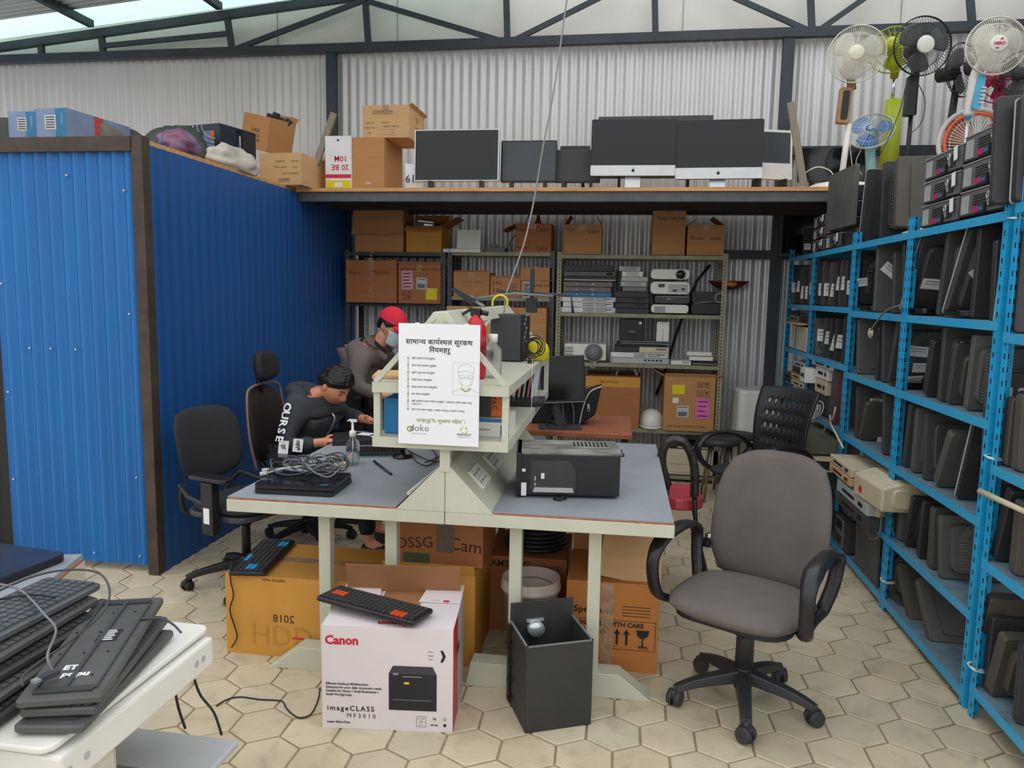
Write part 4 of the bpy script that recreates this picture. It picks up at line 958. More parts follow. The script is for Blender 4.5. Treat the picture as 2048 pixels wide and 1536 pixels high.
# upright black computer on the shelf
a = P(982,722,Z=SZ2); c = P(1050,722,Z=SZ2); yb = a.y; xw = P(1044,722,Y=yb).x-P(983,722,Y=yb).x; hz = P(983,628,Y=yb).z-SZ2
t = thing('computer_tower','plain dark grey computer standing upright on the raised shelf','computer tower',(P(1013,722,Y=yb).x,yb+.09,SZ2),(0,0,-5))
b = MB(); b.b2(-xw/2,-.09,0.004,xw/2,.09,hz); b.build('case',m_dgrey,t,bevel=.004)
b = MB(); b.b2(xw/2,-.08,.01,xw/2+.012,.08,hz-.01,0)
for i in range(9): b.box((xw/2+.013,-.05+.02*(i%3),hz*.25+i*.022),(.002,.02,.014),1)
b.build('front_bezel',[m_black,m_lgrey],t)
t = thing('power_cable_coil','black coiled power cable hanging off the right side of the upright computer','cable',(P(1068,695,Y=yb).x,yb-.02,SZ2+.08))
b = MB(); rnd = random.Random(4)
for i in range(6):
    r_=.045+rnd.uniform(-.012,.012); b.ring((rnd.uniform(-.012,.012),0,rnd.uniform(-.02,.012)),r_,.0028,RM(rnd.uniform(-20,20),0,rnd.uniform(-30,30)),22,5)
b.build('coil',m_black,t)
b = MB(); b.rbox((0,0,0),(.03,.02,.035),.006,0,RM(20,0,0,(-.01,-.03,-.085)),'y',3); b.cyl((-.016,-.03,-.1),(-.018,-.03,-.12),.002); b.cyl((-.002,-.03,-.1),(-.002,-.03,-.12),.002); b.tube(smoothpath([(-.01,-.03,-.07),(.0,-.02,-.05),(-.03,0,-.03)],4),.003,5); b.build('plug',m_black,t)
p = P(1072,712,Y=yb+.06); lump('yellow_roll','yellow wrapped roll behind the black coiled cable','roll',(p.x,yb+.12,SZ2),(.12,.1,.14),mat('yellow wrap',(225,205,40),.45),4,.15)
# papers, laptop, books and boxes on the lower deck
def slab(name,label,cat,px,py,z,size,rot,m,parent=None,lab2=None,bev=.003):
    p = P(px,py,Z=z); b = MB(); b.b2(-size[0]/2,-size[1]/2,0,size[0]/2,size[1]/2,size[2]); o = b.build(name,m,None,(p.x,p.y,z+.001),(0,0,rot),bevel=bev); return tag(o,label,cat)
b = MB(); 
def booklet(i,px,lab,m,h=.17,tilt=8):
    p = P(px,795,Z=SZ1); b = MB(); b.b2(-.006,-.1,0,.006,.1,h); o = b.build('booklet',m,None,(p.x,3.95,SZ1+.002),(0,tilt,0)); tag(o,lab,'booklet','booklets standing on the raised shelf')
for i,(px,lab,m,h) in enumerate(((1033,'pale booklet, left of the standing booklets under the raised shelf',m_paper,.15),(1043,'brownish booklet second among the standing booklets',m_cardp,.16),(1052,'grey booklet third among the standing booklets',m_lgrey,.165),(1061,'reddish edged booklet fourth among the standing booklets',mat('dull pink cover',(170,130,120),.6),.17),(1069,'white booklet, right of the standing booklets',m_paper,.175))): booklet(i,px,lab,m,h)
slab('laptop','closed black laptop on the lower deck of the raised shelf','laptop',1030,806,SZ1,(.3,.24,.022),4,m_black)
b = MB(); b.b2(0,0,0,.0025,.0025,.3); 
p = P(1053,815,Z=SZ1); tag(b.build('wire_stand',m_wplast,None,(SX1+.006,3.45,1.0)),'thin white upright wire at the side of the raised shelf','wire')
a = P(768,860,Z=SZ1); 
L_,S_ = boxpx(768,795,830,SZ1,2.84,.3); carton('blue carton left of the poster under the raised shelf',L_,S_,0,mat('flat blue print',(40,125,180),.5),tape=False)
L_,S_ = boxpx(945,836,1026,SZ1,2.86,.22)
t = carton('white and blue glove carton right of the poster on the lower deck',(L_[0]-.02,L_[1],L_[2]),(S_[0],S_[1],.072),0,m_wplast,False,(),lambda b,w,d,h:(b.box((0,-d/2-.0006,h*.9),(w,.001,h*.2),1),b.box((w*.4,-d/2-.0006,h*.35),(w*.16,.001,h*.6),1),b.text('Nitrile gloves',.012,FM('f',-.02,h*.4,w,d,h),2)),[mat('blue print',(60,120,170),.5),m_ink],tape=False)
t = carton('black carton with orange band and marker scribble on the glove carton',(L_[0]-.05,L_[1],SZ1+.074),(.16,.16,.09),0,m_dgrey,False,(),lambda b,w,d,h:(b.box((w*.37,-d/2-.0006,h*.5),(w*.26,.001,h*.98),1),b.text('7AC',.03,FM('f',w*.3,h*.6,w,d,h,-80,.002),2)),[mat('orange side',(225,110,50),.6),m_ink],tape=False)
# arm lamp and bits above the top channel
t = thing('lamp_arm','folding metal lamp arm lying on top of the raised shelf frame','lamp',(-.6,3.6,zap+.02))
b = MB(); b.tube([(-.12,0,.03),(.1,-.05,.06),(.28,-.02,.05)],.007,6); b.tube([(-.12,0,.03),(-.02,-.2,0)],.007,6); b.box((-.12,0,.03),(.035,.03,.03)); b.build('arm',m_grey,t)
b = MB(); b.tube([(.0,.05,.07),(.36,.05,.055),(.37,.05,-.03)],.008,6); b.build('rail',m_black2,t)
b = MB(); b.b2(.165,.0,-.02,.185,.02,.18); b.b2(.15,-.01,-.03,.2,.03,.04); b.build('clamp',m_black,t)
cable('yellow_cable',[P(985,612,Y=3.55),P(987,598,Y=3.55),P(1000,590,Y=3.55),P(1014,598,Y=3.55),P(1013,614,Y=3.55)],.005,m_yellow,'yellow cable loop over the lamp arm')
cable('ceiling_cable',[P(1138,-30,Y=3.75),P(1125,60,Y=3.75),P(1108,180,Y=3.75),P(1085,300,Y=3.75),P(1068,400,Y=3.75),P(1050,480,Y=3.7),P(1028,545,Y=3.66),P(1012,590,Y=3.62),P(1008,625,Y=3.6)],.0042,m_cable,'thin grey cable hanging from the roof down to the workbench shelf')

# ---------------------------------------------------------- right top: computer
a = P(1025,995,Z=DZ); c = P(1230,999,Z=DZ); w = (c-a).length; rot = math.degrees(math.atan2(c.y-a.y,c.x-a.x)); hz = P(1026,905,Y=a.y).z-DZ
dp = (P(1040,879,Z=DZ+hz)-Vector((a.x,a.y,DZ+hz))).length
t = thing('computer_tower','dusty black computer tower lying on its side on the right worktop','computer tower',((a+c)/2+Vector((0,dp/2,0))),(0,0,rot*.9))
b = MB(); b.b2(-w/2,-dp/2,0.012,w/2,dp/2,hz-.006,0); b.build('case',m_black,t,bevel=.004)
b = MB(); b.b2(-w/2+.004,-dp/2+.004,hz-.006,w/2+.008,dp/2,hz); 
for i in range(9): b.box((w*.22+i*.017-.06,.06,hz+.0005),(.008,.09,.001),1)
md = mat('dusty grey black panel',(96,95,92),.6,0,.2,7,col2=(168,164,154),stretch=(1,3,1)); b.build('side_panel',[md,m_hole],t)
b = MB(); b.b2(-w/2-.003,-dp/2-.006,.006,-w/2+.02,dp/2,hz); b.build('front_bezel',m_blackg,t,bevel=.003)
b = MB(); X0,X1,Z0,Z1 = -w*.37,w*.07,hz*.18,hz*.84
b.prism([(X0,Z0),(X1,Z0),(X1,Z1-.035),(X1-.03,Z1),(X0,Z1)],-dp/2-.003,-dp/2+.002,'y',0); b.prism([(X0+.01,Z0-.008),(X1-.005,Z0-.008),(X1-.012,Z0+.012),(X0+.018,Z0+.012)],-dp/2-.005,-dp/2-.001,'y',1)
b.box((X0+.02,-dp/2-.004,Z0+.05),(.006,.002,.018),1); b.box((X0+.02,-dp/2-.004,Z0+.025),(.006,.002,.012),1); b.build('door_panel',[m_black2,m_lgrey],t)
for (u,v,sw,sh) in ((-w*.44,hz*.2,.028,.055),(-w*.435,hz*.62,.014,.012),(-w*.25,hz*.5,.014,.024)):
    b = MB(); b.box((u,-dp/2-.005,v),(sw,.001,sh)); b.build('label_sticker',m_paper,t)
b = MB(); b.cyl((w/2,-dp/2+.05,hz-.012),(w/2+.02,-dp/2+.05,hz-.012),.008,n=8); b.cyl((w/2,-dp/2+.12,hz-.012),(w/2+.02,-dp/2+.12,hz-.012),.008,n=8); b.build('thumb_screw',m_black,t)
b = MB(); b.tube([(-.06,-dp/2-.03,.008),(-.03,-dp/2-.045,.008),(-.01,-dp/2-.03,.01),(-.04,-dp/2-.0,.006)],.006,6); b.build('clip',m_black,t)

# ----------------------------------------------------------- wooden table behind
t = thing('wooden_table','reddish brown wooden table behind the workbench carrying a monitor and a bag','table',(-.25,4.95,0))
b = MB(); b.b2(-.5,-.35,.72,.34,.35,.75); b.build('tabletop',mat('red brown wood',(172,104,76),.4,0,.12,5,stretch=(1,6,1),col2=(140,78,54)),t,bevel=.003)
for sx in (-.46,.3):
    for sy in (-.31,.31): b = MB(); b.b2(sx-.02,sy-.02,0,sx+.02,sy+.02,.72); b.build('leg',m_black,t)
pb = P(1120,855,Z=.75)
t = thing('monitor','dark monitor tilted on a curved stand on the wooden table','monitor',(pb.x,pb.y,.75),(0,0,8))
a,c = P(1086,710,Y=pb.y),P(1172,806,Y=pb.y); w,h = c.x-a.x,a.z-c.z
b = MB(); b.b2(-w/2,-.02,0,w/2,.02,h); b.build('casing',m_black,t,(.015,-.02,c.z-.75),(-2,-3,0),bevel=.005)
b = MB(); b.b2(-w/2+.015,-.022,.02,w/2-.015,-.02,h-.015); b.box((0,-.0215,.004),(w*.98,.002,.003),1); b.build('screen',[m_screen,m_lgrey],t,(.015,-.02,c.z-.75),(-2,-3,0))
b = MB(); b.prism([(-.02,.01),(.05,.01),(.0,.1),(-.01,.2),(-.05,.2),(-.05,.09)],-.0,.05,'y'); b.build('neck',m_dgrey,t,bevel=.006)
b = MB(); b.rbox((.0,0,.006),(.27,.18,.01),.02); b.build('base',m_dgrey,t)
t = thing('equipment_bag','black padded bag with white piping and zip standing on the wooden table','bag',(P(1150,835,Y=4.85).x,4.95,.75),(0,0,0))
b = MB(); b.prism([(-.3,0),(.03,0),(.13,.07),(.165,.26),(.06,.22),(-.02,.22),(-.3,.2)],-.09,.12,'y'); b.build('body',mat('black fabric',(38,38,42),.85,0,.1,30,bump=.2),t,bevel=.02,seg=3)
b = MB(); b.tube(smoothpath([(.03,-.1,.01),(.05,-.1,.12),(.09,-.1,.22),(.165,-.09,.26)],5),.004,6); b.build('piping',m_wplast,t)
b = MB(); b.box((.085,-.1,.13),(.015,.004,.03)); b.ring((.085,-.1,.105),.008,.002); b.build('zip_pull',m_silver,t)
for k,(pp) in enumerate(([(-.1,-.02,.0),(-.07,-.1,.05),(.0,-.1,.02),(.04,-.06,.0)],[(-.12,.02,0),(-.04,-.03,.11),(.03,-.02,.03),(.05,-.0,-.0)],[(.0,.1,0),(-.01,.04,.13),(-.02,.0,.22)],[(.06,.1,0),(.06,.05,.11),(.03,.0,.2)])):
    b = MB(); b.tube(smoothpath([Vector(q)+Vector((pb.x+.02,pb.y,.757)) for q in pp],6),.0032,5)
    tag(b.build('monitor_cable',m_dgrey if k < 2 else m_lgrey),('dark cable lying across the monitor foot on the wooden table','looped dark cable in front of the monitor neck','pale cable rising behind the monitor neck','pale cable hanging right of the monitor neck')[k],'cable')

# ---------------------------------------------------------- left top things
a = P(508,990,Z=DZ); c = P(666,998,Z=DZ); e_ = P(700,965,Z=DZ)
w = (c-a).length*1.0; rot = math.degrees(math.atan2(c.y-a.y,c.x-a.x)); cc = (a+e_)/2
for i,(dz,lab,dr) in enumerate(((0,'lower black laptop under the tangle of cables at the left desk corner',0),(.022,'upper black laptop with teal edge under the tangle of cables',1.5))):
    t = thing('laptop',lab,'laptop',(cc.x,cc.y+.01,DZ+.001+dz),(0,0,rot+dr))
    b = MB(); b.rbox((0,0,.009),(w,.25,.014),.012); b.build('base',m_black,t)
    b = MB(); b.rbox((0,0,.0185),(w,.245,.004),.012); b.build('lid',m_blackg,t)
    b = MB(); b.box((w*.36,-.1,.0208),(.03,.01,.0006)); b.build('badge',mat('teal badge',(40,150,130),.4) if i else m_lgrey,t)
t = thing('cable_tangle','tangle of grey cables heaped on the closed laptops','cables',(cc.x,cc.y+.06,DZ+.045)); rnd = random.Random(11)
for k in range(9):
    ce = Vector((rnd.uniform(-.08,.1),rnd.uniform(-.02,.14),0)); r0 = rnd.uniform(.05,.12); n = rnd.randint(9,14); pts=[]
    for i in range(n): an = i*.75+k; pts.append(ce+Vector((r0*math.cos(an)*1.25,r0*math.sin(an)*.8,.008+rnd.uniform(0,.055)*(1-.3*(i in (0,n-1))))))
    b = MB(); b.tube(smoothpath(pts,5),rnd.uniform(.0028,.0042),5); b.build('cable',m_grey if k%2 else m_dgrey,t)
for px,py in ((0,0),(1,1)):
    b = MB(); b.tube([(-.2-.02*px,-.05+.06*py,.006),(-.17-.02*px,-.045+.06*py,.01)],.009,8); b.tube([(-.17-.02*px,-.045+.06*py,.01),(-.1,-.02,.03),(.02,.02,.04)],.0038,5); b.build('plug',m_lgrey,t)
clear_bottle('clear pump bottle of hand sanitizer standing on the left worktop',706,929,838,P(706,929,Z=DZ).y,DZ,.033,False,.62,True)
t = thing('tape_roll','clear tape roll and pale pad behind the cable tangle','tape',P(640,943,Z=DZ+.001)); b = MB(); b.lathe([(.02,0),(.038,0),(.038,.045),(.02,.045),(.02,0)],22,0); b.build('roll',m_glass,t)
b = MB(); b.rbox((0,0,.012),(.11,.09,.02),.02); b.build('pad',m_cplast,t,(.03,.12,.0))
b = MB(); b.rbox((0,0,.02),(.06,.1,.03),.02); p = P(675,930,Z=DZ); tag(b.build('glasses_case',m_blackg,None,(p.x,p.y,DZ),(0,0,-30),bevel=.005),'small shiny black case between tangle and sanitizer','case')
# open laptop and keyboard
t = thing('keyboard','black laptop keyboard part with teal edge lying right of the sanitizer','keyboard',P(752,905,Z=DZ+.001),(0,0,18))
b = MB(); b.rbox((0,0,.008),(.3,.2,.014),.01); b.build('base',m_black,t)
b = MB(); b.rbox((0,0,-.0),(.31,.21,.003),.01); b.build('edge',mat('teal mat',(70,150,150),.5),t,(0,-.005,.002))
b = MB()
for i in range(14):
    for j in range(5): b.box((-.13+i*.02,-.05+j*.024+.02,.0165),(.016,.018,.003))
b.build('key_bed',m_blackg,t)
b = MB(); q = [P(748,922,Z=DZ+.008),P(782,948,Z=DZ+.008)]; b.tube([q[0],q[1]],.007,4); tag(b.build('plastic_strip',m_black),'thin black strip lying on the left worktop','strip')
t = thing('webcam','round black gadget on a foot beside the workbench console','gadget',P(805,915,Z=DZ)); b = MB(); b.lathe([(.001,0),(.05,0),(.05,.01),(.01,.016),(.01,.06)],18); b.build('base',m_blackg,t); b = MB(); b.rbox((0,0,.09),(.06,.04,.09),.015,0,None,'y',3); b.build('head',m_black,t)
for k,pts in enumerate(([(820,905),(835,925),(860,930),(885,905)],[(815,900),(850,918),(880,922),(895,900)],[(840,880),(865,900),(872,915),(850,925)])):
    cable('desk_cable',[P(x,y,Z=DZ+.006+.012*(i%2)) for i,(x,y) in enumerate(pts)],.003,m_black,('front black cable looping by the console on the left worktop','second black cable looping by the console','short black cable crossing the other two by the console')[k])
slab('laptop','dark laptop with papers on the far end of the left worktop','laptop',728,882,DZ,(.34,.24,.03),20,m_black)
for k,(px,py,r_) in enumerate(((700,878,10),(735,869,-8),(752,872,25))): slab('note_paper',('white paper sheet left of the far laptop','white paper sheet on the far laptop','small white card right of the far laptop')[k],'paper',px,py,DZ+(.034 if k else .002),(.1 if k<2 else .06,.07,.002),r_,m_paper,bev=0)

slab('paper_stack','loose pale papers lying left of the poster on the raised shelf','papers',790,752,SZ2,(.16,.22,.012),12,m_cardp,bev=0)
p = P(795,745,Z=SZ2); b = MB(); b.b2(-.005,-.14,0,.005,.14,.24); tag(b.build('leaning_panel',m_dgrey,None,(p.x+.10,p.y+.25,SZ2+.002),(0,38,0),bevel=.003),'dark grey panel leaning behind the poster on the raised shelf','panel')
# ================================================================ CHAIRS
def star_base(t, hub, h, m, a0=0, r=.27, cast=True, col=None, cr=.028, fat=1.0):
    b = MB(); b.cyl((0,0,.07),(0,0,.16),.035,.03,16); b.cyl((0,0,.16),(0,0,h-.06),.024*fat**2,.022*fat**2,14); b.cyl((0,0,h-.17),(0,0,h-.06),.03*fat**2,.033*fat**2,14); b.box((0,0,h-.05),(.16,.14,.025)); b.build('gas_column',m,t,hub)
    for i in range(5):
        a = R(a0+72*i); M = RM(0,0,a0+72*i)
        b = MB(); vs=[]; n=6
        for k in range(n+1):
            u = k/n; x = .015+(r-.015)*u; w = (.026-.008*u)*fat; zt_ = .15-.045*u-.02*(u**4); hh = .05-.022*u
            vs += [(x,-w,zt_-hh),(x,w,zt_-hh),(x,w*.75,zt_),(x,-w*.75,zt_)]
        fs = [(q*4+j,q*4+(j+1)%4,(q+1)*4+(j+1)%4,(q+1)*4+j) for q in range(n) for j in range(4)]+[(0,1,2,3),(n*4+3,n*4+2,n*4+1,n*4)]
        b.add(vs,fs,0,M); ba_ = b.build('base_arm',m,t,hub,bevel=.006)
        if cast:
            b = MB(); c = M @ Vector((r,0,0)); Mw = RM(0,0,a0+72*i+50)
            for s_ in (-1,1): b.cyl(c+Mw@Vector((0,s_*.006,cr)),c+Mw@Vector((0,s_*.026,cr)),cr,cr*.86,16)
            b.cyl(c+Vector((0,0,cr)),c+Vector((0,0,.085)),.009); b.rbox((0,0,0),(.05,.02,.04),.012,0,Matrix.Translation(c+Vector((0,0,cr+.014)))@Mw,'y',3); b.build('caster',col or m_black2,ba_)
def pad(name, t, w, h, th, m, prof, r=.1, n=14, puff=.35, M=None, curve=0, taper=1.0, sub=1):
    "upholstered cushion in the local XZ plane (width w, height h), bulged along Y"
    vs=[]; nx,nz = n,n
    for side in (-1,1):
        for j in range(nz+1):
            for i in range(nx+1):
                u,v = -1+2*i/nx,-1+2*j/nz
                # squircle mapping
                e = 3.2; L_ = (abs(u)**e+abs(v)**e)**(1/e); M_ = max(abs(u),abs(v)) or 1; k = M_/(L_ or 1)
                uu,vv = u*k,v*k; rr = max(abs(u),abs(v)); edge = (1-rr**4)**.5 if rr < 1 else 0
                ww = w/2*(1+(taper-1)*(vv+1)/2)
                vs.append((uu*ww, side*th/2*(.25+.75*edge)*(1 if rr < 1 else 0) + prof(vv)+curve*uu*uu, vv*h/2))
    N_ = (nx+1)*(nz+1); fs=[]
    for s_ in (0,1):
        for j in range(nz):
            for i in range(nx):
                q = s_*N_+j*(nx+1)+i; f = (q,q+1,q+nx+2,q+nx+1); fs.append(f if s_ == 0 else f[::-1])
    b = MB(); b.add(vs,fs,0,M,True); o = b.build(name,m,t)
    bm = bmesh.new(); bm.from_mesh(o.data); bmesh.ops.remove_doubles(bm,verts=bm.verts,dist=.0008); bmesh.ops.recalc_face_normals(bm,faces=bm.faces); bm.to_mesh(o.data); bm.free()
    if sub: s_ = o.modifiers.new('s','SUBSURF'); s_.levels=sub; s_.render_levels=sub
    return o
m_fab = mat('grey brown woven fabric',(106,99,95),.9,0,.08,5,bump=.5,bscale=350,spec=.2)
m_armb = mat('worn black plastic',(34,34,38),.28,0,.1,5)
# --- main grey fabric chair
t = thing('office_chair','grey fabric office chair with black looped arms in front of the blue rack','chair',(.525,2.92,0),(0,0,-30))
star_base(t,(0,0,0),.46,mat('grey black plastic base',(50,52,56),.4,0,.1,6),-96+30,cr=.034,fat=1.22)
pad('seat',t,.53,.5,.085,m_fab,lambda v:0,M=RM(90,0,0,(0,-.06,.445))@Matrix.Diagonal((1,1,1,1)))
b = MB(); b.rbox((0,-.04,.405),(.44,.42,.02),.1); b.build('seat_shell',m_black,t)
pad('backrest',t,.53,.6,.075,m_fab,lambda v:.03*v*v-.01,M=RM(-9,0,0,(0,.25,.69)),curve=-.05,taper=.9)
b = MB(); b.box((0,.24,.42),(.08,.02,.16)); b.box((0,.14,.385),(.07,.24,.012)); b.build('back_bracket',m_black,t)
def loop_arm(t,s_,m,xo=.285,pts=None):
    pts = pts or [(xo-.035,.1,.42),(xo-.01,.13,.52),(xo,.14,.62),(xo,.06,.665),(xo,-.06,.672),(xo,-.18,.655),(xo+.005,-.235,.60),(xo+.005,-.235,.52),(xo-.005,-.2,.44),(xo-.04,-.1,.40),(xo-.05,.02,.40),(xo-.035,.1,.42)]
    P_ = smoothpath(pts,5); n=len(P_); b = MB(); vs=[]
    for i,p in enumerate(P_):
        d = (P_[min(i+1,n-1)]-P_[max(i-1,0)]).normalized(); x = Vector((1,0,0)); y = d.cross(x).normalized(); up = max(0,(p.z-.6)/.07); hw = .027+.01*min(1,up); hh = .017-.003*min(1,up)
        for a in range(10):
            q = 2*PI*a/10; vs.append(p+x*math.cos(q)*hw+y*math.sin(q)*hh)
    b.add([(v.x*s_,v.y,v.z) for v in vs],[(i*10+a,i*10+(a+1)%10,(i+1)*10+(a+1)%10,(i+1)*10+a) for i in range(n-1) for a in range(10)],0,None,True)
    return b.build('armrest',m,t)
for s_ in (-1,1): loop_arm(t,s_,m_armb)
# --- black mesh chair at the left desk side, facing the desk
m_mesh = mat('black mesh fabric',(40,40,44),.75,0,.1,8,bump=.3,bscale=220)
t = thing('office_chair','black mesh office chair with pad arms between the blue partition and the workbench','chair',(-1.97,3.72,0),(0,0,72))
star_base(t,(0,0,0),.5,m_black,-150,.3,col=m_black)
pad('seat',t,.5,.48,.07,m_mesh,lambda v:0,M=RM(90,0,0,(0,-.02,.47)))
b = MB(); b.rbox((0,0,.43),(.46,.44,.03),.1); b.build('seat_shell',m_dgrey,t,bevel=.008)
pad('backrest',t,.47,.42,.03,m_mesh,lambda v:.02*v*v,M=RM(-12,0,0,(0,.27,.76)),curve=-.03,taper=1.0)
b = MB(); b.tube(smoothpath([(-.2,.24,.56),(-.16,.3,.47),(-.12,.3,.38),(0,.2,.36),(.12,.3,.38),(.16,.3,.47),(.2,.24,.56)],5),.014,7); b.build('back_frame',m_black,t)
for s_ in (-1,1):
    b = MB(); b.b2(s_*.27-.025,-.08,.36,s_*.27+.025,-.0,.63); b.tube([(s_*.27,-.03,.5),(s_*.24,.15,.52),(s_*.2,.26,.56)],.016,6); b.build('arm_post',m_black,t,bevel=.006)
    b = MB(); b.rbox((s_*.27,-.05,.65),(.085,.26,.022),.03); b.build('arm_pad',m_armb,t,bevel=.006)
b = MB(); b.b2(.296,-.06,.42,.298,-.02,.5); 
o = b.build('label_sticker',m_paper,t)
b = MB(); b.b2(-.298,-.06,.42,-.296,-.02,.5); b.build('label_sticker',m_paper,t)
# --- seated person's chair with headrest
t = thing('office_chair','black office chair with headrest holding the seated person','chair',(-1.93,4.42,0),(0,0,88))
star_base(t,(0,0,0),.48,m_black,10,.28,col=m_black)
pad('seat',t,.5,.48,.07,m_mesh,lambda v:0,M=RM(90,0,0,(0,0,.46)))
pad('backrest',t,.45,.5,.04,mat('dark brown mesh',(52,40,38),.7),lambda v:.02*v*v,M=RM(-8,0,0,(0,.27,.76)),curve=-.03)
pad('headrest',t,.27,.2,.07,m_mesh,lambda v:0,M=RM(-6,0,0,(0,.27,1.12)),curve=-.03)
b = MB(); b.tube([(0,.3,.95),(0,.31,1.1)],.018,6); b.tube([(-.05,.2,.42),(0,.3,.5),(0,.3,.6)],.02,6); b.build('back_frame',m_black,t)
for s_ in (-1,1):
    b = MB(); b.b2(s_*.27-.02,-.06,.38,s_*.27+.02,-.0,.66); b.build('arm_post',m_black,t,bevel=.005); b = MB(); b.rbox((s_*.27,-.05,.675),(.08,.25,.02),.03); b.build('arm_pad',m_armb,t,bevel=.005)
    b = MB(); b.tube(smoothpath([(s_*.2,.22,.5),(s_*.225,.25,.7),(s_*.21,.27,.95),(s_*.14,.275,1.0),(0,.28,1.01)],5),.008,6); b.build('frame_piping',mat('brown piping',(150,120,100),.4),t)
# --- black perforated chair at the back right
t = thing('office_chair','black chair with slotted plastic back and looped arms behind the grey fabric chair','chair',(.86,4.85,0),(0,0,-52))
b = MB()
star_base(t,(0,0,0),.48,m_chrome,20,.27,col=m_black)
pad('seat',t,.47,.46,.06,m_mesh,lambda v:0,M=RM(90,0,0,(0,-.02,.5)))
W_,H_=.46,.48; b = MB(); nx,nz=21,17; vs=[];fs=[]
for j in range(nz+1):
    for i in range(nx+1):
        u,v=-1+2*i/nx,-1+2*j/nz; w_2 = W_/2*(1-.14*(1-v)/2); vs.append((u*w_2,-.05*u*u+.04*v*v, v*H_/2-.02*u*u*(v>0)*v))
for j in range(nz):
    for i in range(nx):
        if i%2==1 and j%3==1 and 2<i<nx-2 and 1<j<nz-1: continue
        q=j*(nx+1)+i; fs.append((q,q+1,q+nx+2,q+nx+1))
b.add(vs,fs,0,None,True); o=b.build('backrest',mat('black slotted plastic',(38,38,40),.5),t,(0,.27,.79),(-10,0,0),recalc=False); md_=o.modifiers.new('s','SOLIDIFY'); md_.thickness=.014; md_.offset=0
b = MB(); b.box((0,.25,.5),(.07,.02,.2)); b.box((0,.14,.44),(.06,.24,.015)); b.build('back_bracket',m_black,t)
for s_ in (-1,1): loop_arm(t,s_,m_armb,.26,[(.24,.24,.6),(.26,.12,.68),(.265,-.02,.71),(.265,-.16,.70),(.26,-.23,.63),(.25,-.2,.54),(.24,-.08,.47),(.24,.1,.50),(.24,.24,.6)])
# stools behind
m_stool = mat('dull metal legs',(140,128,112),.35,.6)
for k,(px,py,lab) in enumerate(((1430,992,'metal stool legs just behind the looped arm chair'),(1462,978,'second metal stool tucked by the first behind the looped arm chair'))):
    p = P(px,py,Z=0); t = thing('stool',lab,'stool',(p.x,p.y-.1,0),(0,0,20*k))
    b = MB(); b.lathe([(.001,.45),(.15,.45),(.16,.46),(.16,.49),(.001,.49)],20); b.build('seat',m_black2,t)
    for q in range(4):
        a = R(45+90*q); b = MB(); b.tube([(.09*math.cos(a),.09*math.sin(a),.45),(.16*math.cos(a),.16*math.sin(a),0)],.011,7); b.build('leg',m_stool,t)
# --- red seat chair with plastic-wrapped arm
p = P(1352,1000,Z=.45); t = thing('armchair','chair with red seat and plastic wrapped curved arm at the right edge of the workbench','chair',(.355,4.2,0),(0,0,90))
b = MB(); b.rbox((0,.0,.49),(.4,.25,.06),.12,0,None,'z',6,.9); b.build('seat',mat('red vinyl',(190,60,75),.25),t,bevel=.012)
m_wrap = mat('plastic wrapped black tube',(70,66,60),.12,.3,.3,40,bump=.5,bscale=90)
b = MB(); b.tube(smoothpath([(-.22,.08,.6),(-.22,.12,.75),(-.22,.08,.84),(-.22,-.0,.83),(-.22,-.05,.72),(-.22,-.06,.55)],6),.024,10); b.build('arm_sleeve',m_wrap,t)
b = MB(); b.tube([(-.22,.08,.6),(-.2,.1,.35),(-.2,.2,.0)],.012,8); b.tube([(-.22,-.06,.55),(-.2,-.08,.35),(-.2,-.18,0)],.012,8); b.tube([(.2,.1,.47),(.2,.2,0)],.012,8); b.tube([(.2,-.08,.47),(.2,-.18,0)],.012,8); b.tube([(-.2,.1,.4),(.2,.1,.4)],.012,8); b.build('tube_frame',m_black,t)
# ================================================================ PEOPLE
def skinned(pts, edges, root, sub=2):
    "evaluate a skin modifier over a radius skeleton and return the grown surface"
    names = list(pts); me = bpy.data.meshes.new('sk'); me.from_pydata([pts[k][0] for k in names],[(names.index(a),names.index(c)) for a,c in edges],[])
    o = bpy.data.objects.new('sk',me); C.objects.link(o); o.modifiers.new('k','SKIN')
    for i,k in enumerate(names):
        r_ = pts[k][1]; r_ = r_ if isinstance(r_,tuple) else (r_,r_)
        sv = me.skin_vertices[0].data[i]; sv.radius = r_; sv.use_root = (k == root)
    s_ = o.modifiers.new('s','SUBSURF'); s_.levels = sub; s_.render_levels = sub
    dg = bpy.context.evaluated_depsgraph_get(); dg.update(); m2 = o.evaluated_get(dg).to_mesh()
    out = ([v.co.copy() for v in m2.vertices],[list(p.vertices) for p in m2.polygons])
    bpy.data.objects.remove(o); bpy.data.meshes.remove(me); return out
def chain(pts, edges, names, prev=None):
    for n,p,r_ in names:
        pts[n] = (tuple(p),r_)
        if prev: edges.append((prev,n))
        prev = n
    return prev
